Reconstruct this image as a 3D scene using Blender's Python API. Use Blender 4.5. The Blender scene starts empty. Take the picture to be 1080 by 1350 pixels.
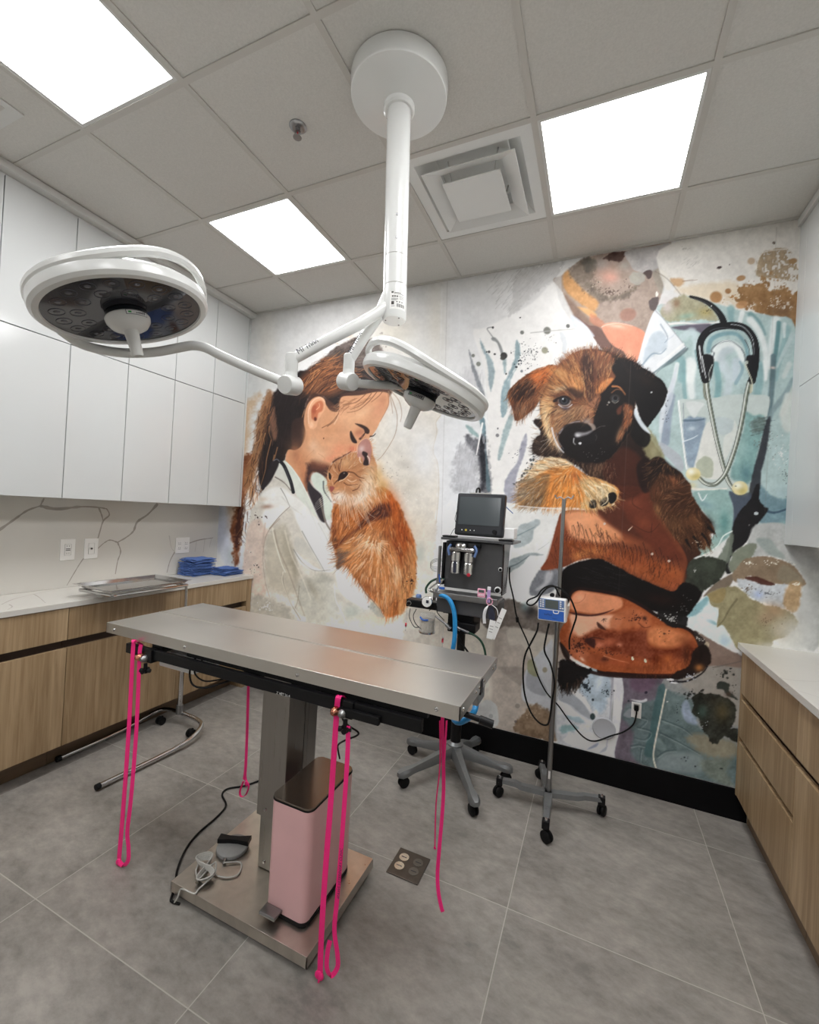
import bpy, bmesh, math, random
import numpy as np
from mathutils import Vector, Matrix
PI = math.pi
R = math.radians
sc = bpy.context.scene
col = sc.collection

# ------------------------------------------------------------------ camera
CAM = Vector((2.0341, -2.7483, 1.4826)); FPX = 567.4227
YAW, PITCH, ROLL = .4114, .0039, .0549
_f = Vector((-math.sin(YAW)*math.cos(PITCH), math.cos(YAW)*math.cos(PITCH), math.sin(PITCH)))
_r0 = _f.cross(Vector((0, 0, 1))).normalized(); _u0 = _r0.cross(_f)
_r = _r0*math.cos(ROLL) + _u0*math.sin(ROLL); _u = -_r0*math.sin(ROLL) + _u0*math.cos(ROLL)
cd = bpy.data.cameras.new('camera'); cam = bpy.data.objects.new('camera', cd); col.objects.link(cam)
cam.matrix_world = Matrix((( _r.x, _u.x, -_f.x, CAM.x), (_r.y, _u.y, -_f.y, CAM.y), (_r.z, _u.z, -_f.z, CAM.z), (0, 0, 0, 1)))
cd.sensor_fit = 'VERTICAL'; cd.sensor_height = 24.0; cd.lens = FPX*24.0/1350.0
cd.clip_start = .02; cd.clip_end = 50
sc.camera = cam
# ------------------------------------------------------------------ exposure, world, lights
sc.view_settings.view_transform = 'Standard'; sc.view_settings.look = 'None'
sc.view_settings.gamma = 1.0; sc.view_settings.use_curve_mapping = False
sc.view_settings.exposure = 0.0
PANEL_WATTS = 20.0        # emission strength of the ceiling panels
sc.cycles.max_bounces = 9; sc.cycles.diffuse_bounces = 6; sc.cycles.glossy_bounces = 5
sc.cycles.transmission_bounces = 5; sc.cycles.caustics_reflective = False; sc.cycles.caustics_refractive = False
sc.cycles.use_denoising = True; sc.cycles.sample_clamp_indirect = 6
w = bpy.data.worlds.new('world'); sc.world = w; w.use_nodes = True
w.node_tree.nodes['Background'].inputs[0].default_value = (.9, .95, 1, 1)
w.node_tree.nodes['Background'].inputs[1].default_value = .3

# ------------------------------------------------------------------ helpers
def ray(px, py): return _r*((px-540)/FPX) - _u*((py-675)/FPX) + _f
def onX(px, py, X): v = ray(px, py); return CAM + v*((X-CAM.x)/v.x)
def onY(px, py, Y): v = ray(px, py); return CAM + v*((Y-CAM.y)/v.y)
def onZ(px, py, Z): v = ray(px, py); return CAM + v*((Z-CAM.z)/v.z)
def atd(px, py, d): return CAM + ray(px, py)*d
def lin(c):
    return tuple(((v/255)/12.92 if v/255 <= .04045 else ((v/255+.055)/1.055)**2.4) for v in c)

def mat(name, rgb, rough=.5, metal=0.0, **k):
    m = bpy.data.materials.new(name); m.use_nodes = True
    b = m.node_tree.nodes['Principled BSDF']
    b.inputs['Base Color'].default_value = (*lin(rgb), 1)
    b.inputs['Roughness'].default_value = rough; b.inputs['Metallic'].default_value = metal
    for n, v in k.items(): b.inputs[n].default_value = v
    return m
class NT:
    def __init__(s, m): s.nt = m.node_tree; s.b = s.nt.nodes['Principled BSDF']
    def n(s, t, **k):
        x = s.nt.nodes.new(t)
        for a, v in k.items():
            if a[0] == '_': setattr(x, a[1:], v)
            else: x.inputs[a].default_value = v
        return x
    def l(s, a, b): s.nt.links.new(a, b)
def noisy(m, scale=(1, 1, 1), nscale=10, detail=4, amount=.1, bump=0, rough=None, coord='Object', dist=0):
    """modulate base colour (and roughness / bump) with stretched noise"""
    t = NT(m); c = t.n('ShaderNodeTexCoord'); mp = t.n('ShaderNodeMapping'); mp.inputs['Scale'].default_value = scale
    no = t.n('ShaderNodeTexNoise'); no.inputs['Scale'].default_value = nscale; no.inputs['Detail'].default_value = detail
    no.inputs['Distortion'].default_value = dist
    t.l(c.outputs[coord], mp.inputs[0]); t.l(mp.outputs[0], no.inputs['Vector'])
    base = tuple(t.b.inputs['Base Color'].default_value)
    r = t.n('ShaderNodeValToRGB'); e = r.color_ramp.elements
    e[0].position = .3; e[1].position = .7
    e[0].color = tuple(v*(1-amount) for v in base[:3])+(1,); e[1].color = tuple(min(1, v*(1+amount)) for v in base[:3])+(1,)
    t.l(no.outputs[0], r.inputs[0]); t.l(r.outputs[0], t.b.inputs['Base Color'])
    if rough:
        q = t.n('ShaderNodeMapRange'); q.inputs[3].default_value = rough[0]; q.inputs[4].default_value = rough[1]
        t.l(no.outputs[0], q.inputs[0]); t.l(q.outputs[0], t.b.inputs['Roughness'])
    if bump:
        bp = t.n('ShaderNodeBump'); bp.inputs['Strength'].default_value = bump; bp.inputs['Distance'].default_value = .002
        t.l(no.outputs[0], bp.inputs['Height']); t.l(bp.outputs[0], t.b.inputs['Normal'])
    return m
M = {}
M['white_paint'] = noisy(mat('white_enamel', (222, 223, 221), .22), nscale=3, amount=.015)
M['door_white'] = noisy(mat('white_gloss_laminate', (196, 198, 197), .14), nscale=2, amount=.01)
M['gap'] = mat('shadow_gap_grey', (120, 122, 124), .7)
M['wall'] = noisy(mat('white_wall_paint', (226, 226, 223), .6), nscale=40, amount=.02)
M['trimw'] = noisy(mat('white_trim_paint', (206, 206, 203), .45), nscale=20, amount=.02)
M['tile'] = noisy(mat('ceiling_tile_fibre', (203, 201, 196), .9), nscale=160, detail=3, amount=.05, bump=.25)
M['tbar'] = noisy(mat('ceiling_grid_paint', (192, 189, 183), .5), nscale=9, amount=.02)
M['black'] = noisy(mat('black_plastic', (13, 13, 15), .4, **{'Specular IOR Level': .3}), nscale=30, amount=.15)
M['rubber'] = noisy(mat('black_rubber', (10, 10, 11), .62, **{'Specular IOR Level': .25}), nscale=30, amount=.15)
M['vinyl'] = noisy(mat('black_vinyl_base', (8, 8, 10), .6, **{'Specular IOR Level': .15}), nscale=12, amount=.2)
M['castgrey'] = noisy(mat('cast_grey_paint', (125, 127, 128), .33, .5), nscale=30, amount=.05)
M['panelgrey'] = noisy(mat('dark_grey_panel', (84, 84, 86), .34, .3), nscale=20, amount=.06)
M['sideplate'] = noisy(mat('dark_side_plate', (52, 42, 40), .22, .5), nscale=8, amount=.2)
M['steel'] = noisy(mat('brushed_steel', (222, 218, 211), .3, 1.0), scale=(1.0, 1.0, 1), nscale=4, detail=3, amount=.04, rough=(.28, .4))
M['steelv'] = noisy(mat('brushed_steel_column', (158, 154, 149), .28, 1.0), scale=(60, 60, 1), nscale=3, amount=.025, rough=(.24, .34))
M['baseplate'] = noisy(mat('scuffed_steel_plate', (205, 197, 186), .3, 1.0), scale=(3, 3, 1), nscale=6, amount=.09, rough=(.22, .42), dist=.5)
M['chrome'] = noisy(mat('chrome', (205, 205, 205), .09, 1.0), nscale=10, amount=.03)
M['dullmetal'] = noisy(mat('dull_metal', (150, 150, 150), .32, 1.0), nscale=20, amount=.05)
M['copper'] = noisy(mat('copper_clamp', (196, 128, 104), .25, 1.0), nscale=20, amount=.1)
M['pink'] = noisy(mat('hot_pink_webbing', (255, 40, 132), .55), nscale=300, amount=.08)
M['pinkcan'] = noisy(mat('dusty_pink_enamel', (226, 180, 180), .3), nscale=8, amount=.03)
M['canlid'] = noisy(mat('brushed_can_lid', (136, 126, 116), .22, .9), scale=(1, 30, 1), nscale=6, amount=.06)
M['cloth'] = noisy(mat('blue_surgical_cloth', (78, 108, 170), .85), nscale=60, amount=.18, bump=.6)
M['plate'] = noisy(mat('outlet_plate_white', (232, 230, 226), .35), nscale=5, amount=.01)
M['slot'] = mat('outlet_slot_dark', (70, 66, 62), .5)
M['outline'] = mat('outlet_line_grey', (168, 165, 160), .5)
M['hose'] = noisy(mat('blue_hose', (40, 142, 205), .35), nscale=40, amount=.08)
M['ghose'] = noisy(mat('green_hose', (14, 58, 38), .35), nscale=40, amount=.1)
M['bluepl'] = noisy(mat('blue_plastic', (52, 100, 185), .3), nscale=20, amount=.05)
M['pumpblue'] = noisy(mat('pump_grey_blue', (96, 122, 170), .35), nscale=20, amount=.05)
M['whitepl'] = noisy(mat('white_plastic', (234, 234, 234), .3), nscale=20, amount=.02)
M['greypl'] = noisy(mat('grey_plastic', (150, 150, 148), .45), nscale=60, amount=.04)
M['cordgrey'] = mat('pale_grey_cord', (186, 184, 178), .5)
M['screen'] = noisy(mat('dark_monitor_glass', (72, 78, 81), .14), nscale=3, amount=.08)
M['lcd'] = mat('lcd_grey', (86, 92, 90), .2)
M['bezel'] = noisy(mat('navy_black_bezel', (24, 27, 33), .35), nscale=20, amount=.1)
M['pinkpl'] = noisy(mat('pale_pink_plastic', (236, 170, 192), .35), nscale=20, amount=.03)
M['lilac'] = noisy(mat('lilac_plastic', (190, 160, 214), .35), nscale=20, amount=.05)
M['paper'] = noisy(mat('white_paper_tag', (236, 235, 232), .7), nscale=40, amount=.03)
M['ink'] = mat('dark_print', (40, 42, 60), .6)
M['redink'] = mat('red_dial_mark', (190, 40, 60), .5)
M['yellow'] = mat('yellow_button', (215, 190, 60), .4)
M['green'] = mat('green_indicator', (60, 170, 90), .4)
M['soda'] = noisy(mat('soda_lime_granules', (196, 184, 168), .8), nscale=90, amount=.2, bump=.8)
M['bronze'] = noisy(mat('bronze_floor_plate', (92, 84, 76), .38, .7), nscale=30, amount=.1)
M['brass'] = noisy(mat('polished_cap', (215, 206, 190), .25, .8), nscale=60, amount=.1)
M['brassd'] = noisy(mat('dull_cap', (112, 106, 98), .35, .6), nscale=60, amount=.1)
M['kick'] = noisy(mat('wood_toe_kick', (112, 92, 72), .5), scale=(1, 1, 8), nscale=6, amount=.12)
M['channel'] = mat('dark_handle_channel', (74, 58, 48), .6)
M['bag'] = noisy(mat('dark_breathing_bag', (22, 25, 27), .4), nscale=20, amount=.2)
g = mat('clear_canister', (235, 240, 240), .06); g.node_tree.nodes['Principled BSDF'].inputs['Alpha'].default_value = .22
M['clear'] = noisy(g, nscale=10, amount=.02)
M['coverplate'] = noisy(mat('pale_grey_cover', (186, 188, 193), .45), nscale=20, amount=.02)
M['wall2'] = noisy(mat('grey_rear_wall_paint', (146, 144, 140), .7), nscale=40, amount=.02)
M['lens'] = noisy(mat('smoked_lens_glass', (58, 58, 64), .06, .35), nscale=6, amount=.2)
M['ledcup'] = noisy(mat('led_reflector', (76, 76, 83), .12, .3), nscale=20, amount=.15)
def emit(name, rgb, s):
    m = bpy.data.materials.new(name); m.use_nodes = True; t = NT(m)
    t.nt.nodes.remove(t.b); e = t.n('ShaderNodeEmission'); e.inputs[0].default_value = (*rgb, 1); e.inputs[1].default_value = s
    t.l(e.outputs[0], t.nt.nodes['Material Output'].inputs[0]); return m
M['panel'] = emit('led_panel_diffuser', (.985, .99, 1.0), PANEL_WATTS)
# wood laminate: vertical grain with staves
def wood(name, a, b, axis):
    m = mat(name, a, .42); t = NT(m); c = t.n('ShaderNodeTexCoord'); mp = t.n('ShaderNodeMapping')
    mp.inputs['Scale'].default_value = (22, 22, 1.1)
    no = t.n('ShaderNodeTexNoise'); no.inputs['Scale'].default_value = 2.6; no.inputs['Detail'].default_value = 7; no.inputs['Distortion'].default_value = .6
    t.l(c.outputs['Object'], mp.inputs[0]); t.l(mp.outputs[0], no.inputs['Vector'])
    sx = t.n('ShaderNodeSeparateXYZ'); t.l(c.outputs['Object'], sx.inputs[0])
    ml = t.n('ShaderNodeMath', _operation='MULTIPLY'); ml.inputs[1].default_value = 7.3; t.l(sx.outputs[axis], ml.inputs[0])
    fl = t.n('ShaderNodeMath', _operation='FLOOR'); t.l(ml.outputs[0], fl.inputs[0])
    wn = t.n('ShaderNodeTexWhiteNoise', _noise_dimensions='1D'); t.l(fl.outputs[0], wn.inputs['W'])
    mr = t.n('ShaderNodeMapRange'); mr.inputs[3].default_value = -.12; mr.inputs[4].default_value = .12; t.l(wn.outputs[0], mr.inputs[0])
    ad = t.n('ShaderNodeMath', _operation='ADD'); t.l(no.outputs[0], ad.inputs[0]); t.l(mr.outputs[0], ad.inputs[1])
    r = t.n('ShaderNodeValToRGB'); e = r.color_ramp.elements; e[0].position = .28; e[1].position = .74
    e[0].color = (*lin(b), 1); e[1].color = (*lin(a), 1); t.l(ad.outputs[0], r.inputs[0]); t.l(r.outputs[0], t.b.inputs['Base Color'])
    return m
M['wood'] = wood('oak_laminate', (178, 153, 120), (142, 117, 86), 1)
# floor tile: mottled grey porcelain with thin light grout
def floor_mat():
    m = mat('grey_porcelain_tile', (122, 120, 116), .42); t = NT(m); c = t.n('ShaderNodeTexCoord')
    mp = t.n('ShaderNodeMapping'); mp.inputs['Location'].default_value = (-1.793, 1.055, 0); t.l(c.outputs['Object'], mp.inputs[0])
    sx = t.n('ShaderNodeSeparateXYZ'); t.l(mp.outputs[0], sx.inputs[0])
    def grid(o, w):
        d = t.n('ShaderNodeMath', _operation='DIVIDE'); d.inputs[1].default_value = w; t.l(o, d.inputs[0])
        a = t.n('ShaderNodeMath', _operation='ADD'); a.inputs[1].default_value = .5; t.l(d.outputs[0], a.inputs[0])
        f = t.n('ShaderNodeMath', _operation='FRACT'); t.l(a.outputs[0], f.inputs[0])
        s = t.n('ShaderNodeMath', _operation='SUBTRACT'); s.inputs[1].default_value = .5; t.l(f.outputs[0], s.inputs[0])
        b = t.n('ShaderNodeMath', _operation='ABSOLUTE'); t.l(s.outputs[0], b.inputs[0])
        g = t.n('ShaderNodeMath', _operation='LESS_THAN'); g.inputs[1].default_value = .0017/w; t.l(b.outputs[0], g.inputs[0])
        fl = t.n('ShaderNodeMath', _operation='FLOOR'); t.l(d.outputs[0], fl.inputs[0])
        return g.outputs[0], fl.outputs[0]
    gx, ix = grid(sx.outputs[0], .786); gy, iy = grid(sx.outputs[1], .76)
    mx = t.n('ShaderNodeMath', _operation='MAXIMUM'); t.l(gx, mx.inputs[0]); t.l(gy, mx.inputs[1])
    n1 = t.n('ShaderNodeTexNoise'); n1.inputs['Scale'].default_value = 2.2; n1.inputs['Detail'].default_value = 8; n1.inputs['Roughness'].default_value = .62
    n2 = t.n('ShaderNodeTexNoise'); n2.inputs['Scale'].default_value = 14; n2.inputs['Detail'].default_value = 6; n2.inputs['Roughness'].default_value = .7
    cb = t.n('ShaderNodeCombineXYZ'); t.l(ix, cb.inputs[0]); t.l(iy, cb.inputs[1])
    sc2 = t.n('ShaderNodeVectorMath', _operation='MULTIPLY_ADD'); sc2.inputs[1].default_value = (3.7, 5.1, 1); t.l(cb.outputs[0], sc2.inputs[0]); t.l(c.outputs['Object'], sc2.inputs[2])
    mp2 = t.n('ShaderNodeMapping'); mp2.inputs['Scale'].default_value = (1, 1.6, 1); mp2.inputs['Rotation'].default_value = (0, 0, .5)
    t.l(sc2.outputs[0], mp2.inputs[0]); t.l(mp2.outputs[0], n1.inputs['Vector']); t.l(mp2.outputs[0], n2.inputs['Vector'])
    av = t.n('ShaderNodeMath', _operation='ADD'); t.l(n1.outputs[0], av.inputs[0]); t.l(n2.outputs[0], av.inputs[1])
    r = t.n('ShaderNodeValToRGB'); e = r.color_ramp.elements; e[0].position = .38; e[1].position = .64
    e[0].color = (*lin((116, 112, 107)), 1); e[1].color = (*lin((160, 154, 147)), 1)
    hv = t.n('ShaderNodeMath', _operation='MULTIPLY'); hv.inputs[1].default_value = .5; t.l(av.outputs[0], hv.inputs[0]); t.l(hv.outputs[0], r.inputs[0])
    mi = t.n('ShaderNodeMix', _data_type='RGBA'); mi.inputs['B'].default_value = (*lin((176, 171, 163)), 1)
    t.l(mx.outputs[0], mi.inputs['Factor']); t.l(r.outputs[0], mi.inputs['A']); t.l(mi.outputs['Result'], t.b.inputs['Base Color'])
    q = t.n('ShaderNodeMapRange'); q.inputs[3].default_value = .34; q.inputs[4].default_value = .52; t.l(n2.outputs[0], q.inputs[0]); t.l(q.outputs[0], t.b.inputs['Roughness'])
    return m
M['floor'] = floor_mat()
M['quartz'] = noisy(mat('white_quartz', (206, 203, 196), .22), nscale=2.5, amount=.03)
M['vein'] = noisy(mat('quartz_vein_taupe', (160, 154, 146), .25), nscale=9, amount=.1)
M['veinl'] = noisy(mat('quartz_vein_faint', (182, 178, 171), .25), nscale=9, amount=.06)

def frame_of(d):
    d = Vector(d).normalized(); a = Vector((0, 0, 1)) if abs(d.z) < .95 else Vector((1, 0, 0))
    x = a.cross(d).normalized(); return x, d.cross(x), d
def smooth_path(pts, n=6, closed=False):
    P = [Vector(p) for p in pts]; out = []; N = len(P)
    rng = N if closed else N-1
    for i in range(rng):
        p0 = P[i-1] if (i > 0 or closed) else P[0]*2-P[1]
        p1, p2 = P[i], P[(i+1) % N]
        p3 = P[(i+2) % N] if (i+2 < N or closed) else P[-1]*2-P[-2]
        for k in range(n):
            t = k/n
            out.append(.5*((2*p1)+(p2-p0)*t+(2*p0-5*p1+4*p2-p3)*t*t+(3*p1-p0-3*p2+p3)*t**3))
    if not closed: out.append(P[-1])
    return out
class MB:
    """collects shapes; build() links them as ONE mesh object"""
    def __init__(s): s.v = []; s.f = []; s.m = []; s.sm = []; s.cur = 0; s.X = None
    def mi(s, k): s.cur = k; return s
    def add(s, vs, fs, smooth=False):
        o = len(s.v)
        s.v += [(s.X @ Vector(v)) if s.X is not None else Vector(v) for v in vs]
        s.f += [[o+i for i in f] for f in fs]; s.m += [s.cur]*len(fs); s.sm += [smooth]*len(fs); return s
    def box(s, lo, hi, bev=0):
        x0, y0, z0 = [min(a, b) for a, b in zip(lo, hi)]; x1, y1, z1 = [max(a, b) for a, b in zip(lo, hi)]
        bev = min(bev, (x1-x0)*.45, (y1-y0)*.45, (z1-z0)*.45)
        if bev <= 0:
            return s.add([(x0, y0, z0), (x1, y0, z0), (x1, y1, z0), (x0, y1, z0), (x0, y0, z1), (x1, y0, z1), (x1, y1, z1), (x0, y1, z1)],
                         [(0, 3, 2, 1), (4, 5, 6, 7), (0, 1, 5, 4), (1, 2, 6, 5), (2, 3, 7, 6), (3, 0, 4, 7)])
        b = bmesh.new(); bmesh.ops.create_cube(b, size=1)
        for v in b.verts: v.co = Vector(((x0+x1)/2+v.co.x*(x1-x0), (y0+y1)/2+v.co.y*(y1-y0), (z0+z1)/2+v.co.z*(z1-z0)))
        bmesh.ops.bevel(b, geom=b.edges[:], offset=bev, segments=2, profile=.6, affect='EDGES', clamp_overlap=True)
        b.verts.index_update(); s.add([v.co.copy() for v in b.verts], [[v.index for v in f.verts] for f in b.faces]); b.free(); return s
    def cyl(s, a, b, r, r2=None, n=20, caps=True):
        a, b = Vector(a), Vector(b); x, y, _ = frame_of(b-a); r2 = r if r2 is None else r2; V = []
        for p, q in ((a, r), (b, r2)): V += [p+(x*math.cos(2*PI*i/n)+y*math.sin(2*PI*i/n))*q for i in range(n)]
        s.add(V, [(i, (i+1) % n, n+(i+1) % n, n+i) for i in range(n)], True)
        if caps:
            s.add(V[:n], [tuple(range(n))[::-1]]); s.add(V[n:], [tuple(range(n))])
        return s
    def lathe(s, o, d, prof, n=32, caps=True):
        """profile [(radius, height)] turned about axis d at o"""
        o = Vector(o); x, y, z = frame_of(d); V = []; F = []
        for r, h in prof: V += [o+z*h+(x*math.cos(2*PI*i/n)+y*math.sin(2*PI*i/n))*max(r, 1e-5) for i in range(n)]
        for k in range(len(prof)-1): F += [(k*n+i, k*n+(i+1) % n, (k+1)*n+(i+1) % n, (k+1)*n+i) for i in range(n)]
        s.add(V, F, True)
        if caps:
            if prof[0][0] > 1e-4: s.add(V[:n], [tuple(range(n))[::-1]])
            if prof[-1][0] > 1e-4: s.add(V[-n:], [tuple(range(n))])
        return s
    def tube(s, pts, r, n=12, sm=6, closed=False, caps=True, flat=None):
        P = smooth_path(pts, sm, closed) if sm > 1 else [Vector(p) for p in pts]
        N = len(P); V = []; F = []; x = None
        for i, p in enumerate(P):
            if closed: d = P[(i+1) % N]-P[i-1]
            else: d = P[min(i+1, N-1)]-P[max(i-1, 0)]
            d.normalize()
            if x is None: x = frame_of(d)[0]
            x = (x-d*x.dot(d)).normalized(); y = d.cross(x)
            rr = r(i/(N-1)) if callable(r) else r
            V += [p+(x*math.cos(2*PI*k/n)+y*math.sin(2*PI*k/n))*rr for k in range(n)]
        for i in range(N if closed else N-1):
            j = (i+1) % N; F += [(i*n+k, i*n+(k+1) % n, j*n+(k+1) % n, j*n+k) for k in range(n)]
        s.add(V, F, True)
        if caps and not closed: s.add(V[:n], [tuple(range(n))[::-1]]); s.add(V[-n:], [tuple(range(n))])
        return s
    def ribbon(s, pts, side, wd, th=.0016, sm=5):
        """flat strap along pts, wd wide along side (vector or function of 0..1)"""
        P = smooth_path(pts, sm) if sm > 1 else [Vector(p) for p in pts]; N = len(P); V = []; F = []
        for i, p in enumerate(P):
            d = (P[min(i+1, N-1)]-P[max(i-1, 0)]).normalized(); a = Vector(side(i/(N-1)) if callable(side) else side)
            a = (a-d*a.dot(d)).normalized(); b = d.cross(a)
            V += [p+a*wd/2+b*th/2, p-a*wd/2+b*th/2, p-a*wd/2-b*th/2, p+a*wd/2-b*th/2]
        for i in range(N-1): F += [(i*4+k, i*4+(k+1) % 4, i*4+4+(k+1) % 4, i*4+4+k) for k in range(4)]
        F += [(3, 2, 1, 0), tuple(N*4-4+k for k in range(4))]
        return s.add(V, F)
    def prism(s, poly, off):
        """planar polygon (3-D points) extruded by the vector off"""
        P = [Vector(p) for p in poly]; n = len(P); off = Vector(off)
        return s.add(P+[p+off for p in P], [tuple(range(n))[::-1], tuple(range(n, 2*n))]+[(i, (i+1) % n, n+(i+1) % n, n+i) for i in range(n)])
    def ball(s, c, r, n=16, sc=(1, 1, 1)):
        c = Vector(c); V = []; F = []; h = n//2
        for j in range(h+1):
            a = PI*j/h
            V += [c+Vector((math.sin(a)*math.cos(2*PI*i/n)*r*sc[0], math.sin(a)*math.sin(2*PI*i/n)*r*sc[1], math.cos(a)*r*sc[2])) for i in range(n)]
        for j in range(h): F += [(j*n+i, (j+1)*n+i, (j+1)*n+(i+1) % n, j*n+(i+1) % n) for i in range(n)]
        return s.add(V, F, True)
    def text(s, body, o, right, up, size, extr=.0003, align='LEFT'):
        """lettering as real thin geometry, o = baseline start"""
        cu = bpy.data.curves.new('t', 'FONT'); cu.body = body; cu.size = size; cu.extrude = 0; cu.align_x = align; cu.resolution_u = 2
        ob = bpy.data.objects.new('t', cu); me = ob.to_mesh()
        right, up = Vector(right).normalized(), Vector(up).normalized(); nz = right.cross(up)
        o = Vector(o); s.add([o+right*v.co.x+up*v.co.y+nz*extr for v in me.vertices], [tuple(p.vertices) for p in me.polygons])
        ob.to_mesh_clear(); bpy.data.objects.remove(ob); bpy.data.curves.remove(cu); return s
    def build(s, name, mats, parent=None, origin=None):
        if not isinstance(mats, (list, tuple)): mats = [mats]
        base = Vector(parent_origin(parent)) if parent is not None else Vector(origin if origin is not None else (0, 0, 0))
        me = bpy.data.meshes.new(name); me.from_pydata([tuple(v-base) for v in s.v], [], s.f)
        for m in mats: me.materials.append(m)
        me.polygons.foreach_set('material_index', s.m); me.polygons.foreach_set('use_smooth', s.sm)
        b = bmesh.new(); b.from_mesh(me); bmesh.ops.recalc_face_normals(b, faces=b.faces[:]) if len(s.f) < 60000 else None
        if len(s.f) < 60000:
            bmesh.ops.remove_doubles(b, verts=b.verts[:], dist=1e-6)
            for e in b.edges:
                if len(e.link_faces) == 2 and e.calc_face_angle(0) > .62: e.smooth = False
        b.to_mesh(me); b.free(); me.update()
        o = bpy.data.objects.new(name, me); col.objects.link(o)
        if parent is not None: o.parent = parent
        else: o.location = base
        return o
def parent_origin(o):
    p = Vector((0, 0, 0))
    while o is not None: p = p + o.location; o = o.parent
    return p
def tag(o, label, cat, group=None, kind=None):
    if label: o['label'] = label
    if cat: o['category'] = cat
    if group: o['group'] = group
    if kind: o['kind'] = kind
    return o
def thing(name, loc, label, cat, group=None):
    o = bpy.data.objects.new(name, None); o.empty_display_size = .05; col.objects.link(o); o.location = loc
    return tag(o, label, cat, group)
def struct(name, mb, mats, origin=None):
    o = mb.build(name, mats, None, origin); o['kind'] = 'structure'; return o
def copy_tree(o, parent=None):
    c = o.copy(); col.objects.link(c); c.parent = parent
    for ch in [x for x in bpy.data.objects if x.parent == o and x != c]: copy_tree(ch, c)
    return c
# ================================================================== STRUCTURE
H = 3.08; XL, XRW, YB, YF = -.96, 3.30, 0.0, -5.4
m = MB(); m.box((XL-.1, YF-.1, -.1), (XRW+.1, YB+.1, 0)); struct('floor', m, M['floor'])
m = MB(); m.box((XL-.1, YB, 0), (XRW+.1, YB+.1, H+.1)); struct('wall_back', m, M['wall'])
m = MB(); m.box((XL-.1, YF-.1, 0), (XL, YB, H+.1)); struct('wall_left', m, M['wall'])
m = MB(); m.box((XRW, YF-.1, 0), (XRW+.1, YB, H+.1)); struct('wall_right', m, M['wall'])
m = MB(); m.box((XL, YF-.1, 0), (XRW, YF, H+.1)); struct('wall_front', m, M['wall2'])
m = MB(); m.box((XL, -.013, 0), (2.806, 0, .158), .003); struct('baseboard_back', m, M['vinyl'])
# ceiling: fibre tiles with the T-bar grid standing a little proud
X0, Y3, T = -.105, -.408, .61
GX = [X0+T*i for i in range(-1, 6)]; GY = [Y3-T*j for j in range(0, 9)]
lights = [(0, 0), (3, 0), (0, 2), (3, 2), (0, 5), (3, 5), (1, 7)]  # panels outside the view are added as fill light
holes = set(lights) | {(2, 0)}
m = MB(); m.mi(0)
xs = [XL]+[x for x in GX if XL < x < XRW]+[XRW]; ys = [YB]+GY+[YF]; ys = [y for y in ys if y >= YF]
for a in range(len(xs)-1):
    for b in range(len(ys)-1):
        i = round((xs[a]-X0)/T, 3); j = round((Y3-ys[b])/T, 3)
        if (i, j) in holes: continue
        m.box((xs[a], ys[b+1], H+.004), (xs[a+1], ys[b], H+.02))
m.mi(1)
for x in xs[1:-1]: m.box((x-.012, YF+.02, H-.001), (x+.012, YB-.02, H+.012))
xx = [XL+.02]+[x for x in xs[1:-1]]+[XRW-.02]
for y in ys[1:-1]:
    for a in range(len(xx)-1): m.box((xx[a]+(.012 if a else 0), y-.012, H-.001), (xx[a+1]-(.012 if a < len(xx)-2 else 0), y+.012, H+.012))
for a, b in (((XL, -.02), (XRW, 0)), ((XL, YF), (XRW, YF+.02)), ((XRW-.02, YF+.02), (XRW, -.02))): m.box((*a, H-.001), (*b, H+.012))
m.mi(0); m.box((XL-.1, YF-.1, H+.16), (XRW+.1, YB+.1, H+.2))
struct('ceiling', m, [M['tile'], M['tbar']])
# ceiling lights
lab = {(0, 0): 'square glowing ceiling panel nearest the mural and the white cabinets', (3, 0): 'square glowing ceiling panel to the right of the air diffuser',
       (0, 2): 'large bright ceiling panel in the top left corner above the cabinets'}
for (i, j) in lights:
    x0, y1 = X0+T*i, Y3-T*j; x1, y0 = x0+T, y1-T; cx, cy = (x0+x1)/2, (y0+y1)/2
    t = thing('ceiling_light', (cx, cy, H), lab.get((i, j), 'unseen square glowing ceiling panel added for fill in the rear half of the room'), 'ceiling light', 'flat light panels set in the ceiling grid')
    m = MB()
    for a, b in (((x0+.012, y0+.012), (x1-.012, y0+.026)), ((x0+.012, y1-.026), (x1-.012, y1-.012)), ((x0+.012, y0+.026), (x0+.026, y1-.026)), ((x1-.026, y0+.026), (x1-.012, y1-.026))):
        m.box((*a, H+.001), (*b, H+.03))
    m.build('frame', M['trimw'], t)
    m = MB(); m.box((x0+.026, y0+.026, H+.008), (x1-.026, y1-.026, H+.016)); m.build('diffuser', M['panel'], t)
# air diffuser in tile (2,0)
x0, y1 = X0+T*2+.013, Y3-.013; x1, y0 = X0+T*3-.013, Y3-T+.013; cx, cy = (x0+x1)/2, (y0+y1)/2
t = thing('air_diffuser', (cx, cy, H), 'square white stepped air diffuser in the ceiling beside the light pole', 'air vent')
def sq(m, h, z, h2, z2, th=.004):
    """square frustum shell, half sizes h at z to h2 at z2"""
    for k in range(4):
        c, s_ = [(1, 0), (0, 1), (-1, 0), (0, -1)][k]
        def P(u, v, zz): return (cx+c*u-s_*v, cy+s_*u+c*v, zz)
        m.add([P(h, -h, z), P(h, h, z), P(h2, h2, z2), P(h2, -h2, z2), P(h, -h, z+th), P(h, h, z+th), P(h2, h2, z2+th), P(h2, -h2, z2+th)],
              [(0, 1, 2, 3), (7, 6, 5, 4), (0, 4, 5, 1), (2, 6, 7, 3), (0, 3, 7, 4), (1, 5, 6, 2)])
    return m
hh = (x1-x0)/2
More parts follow.
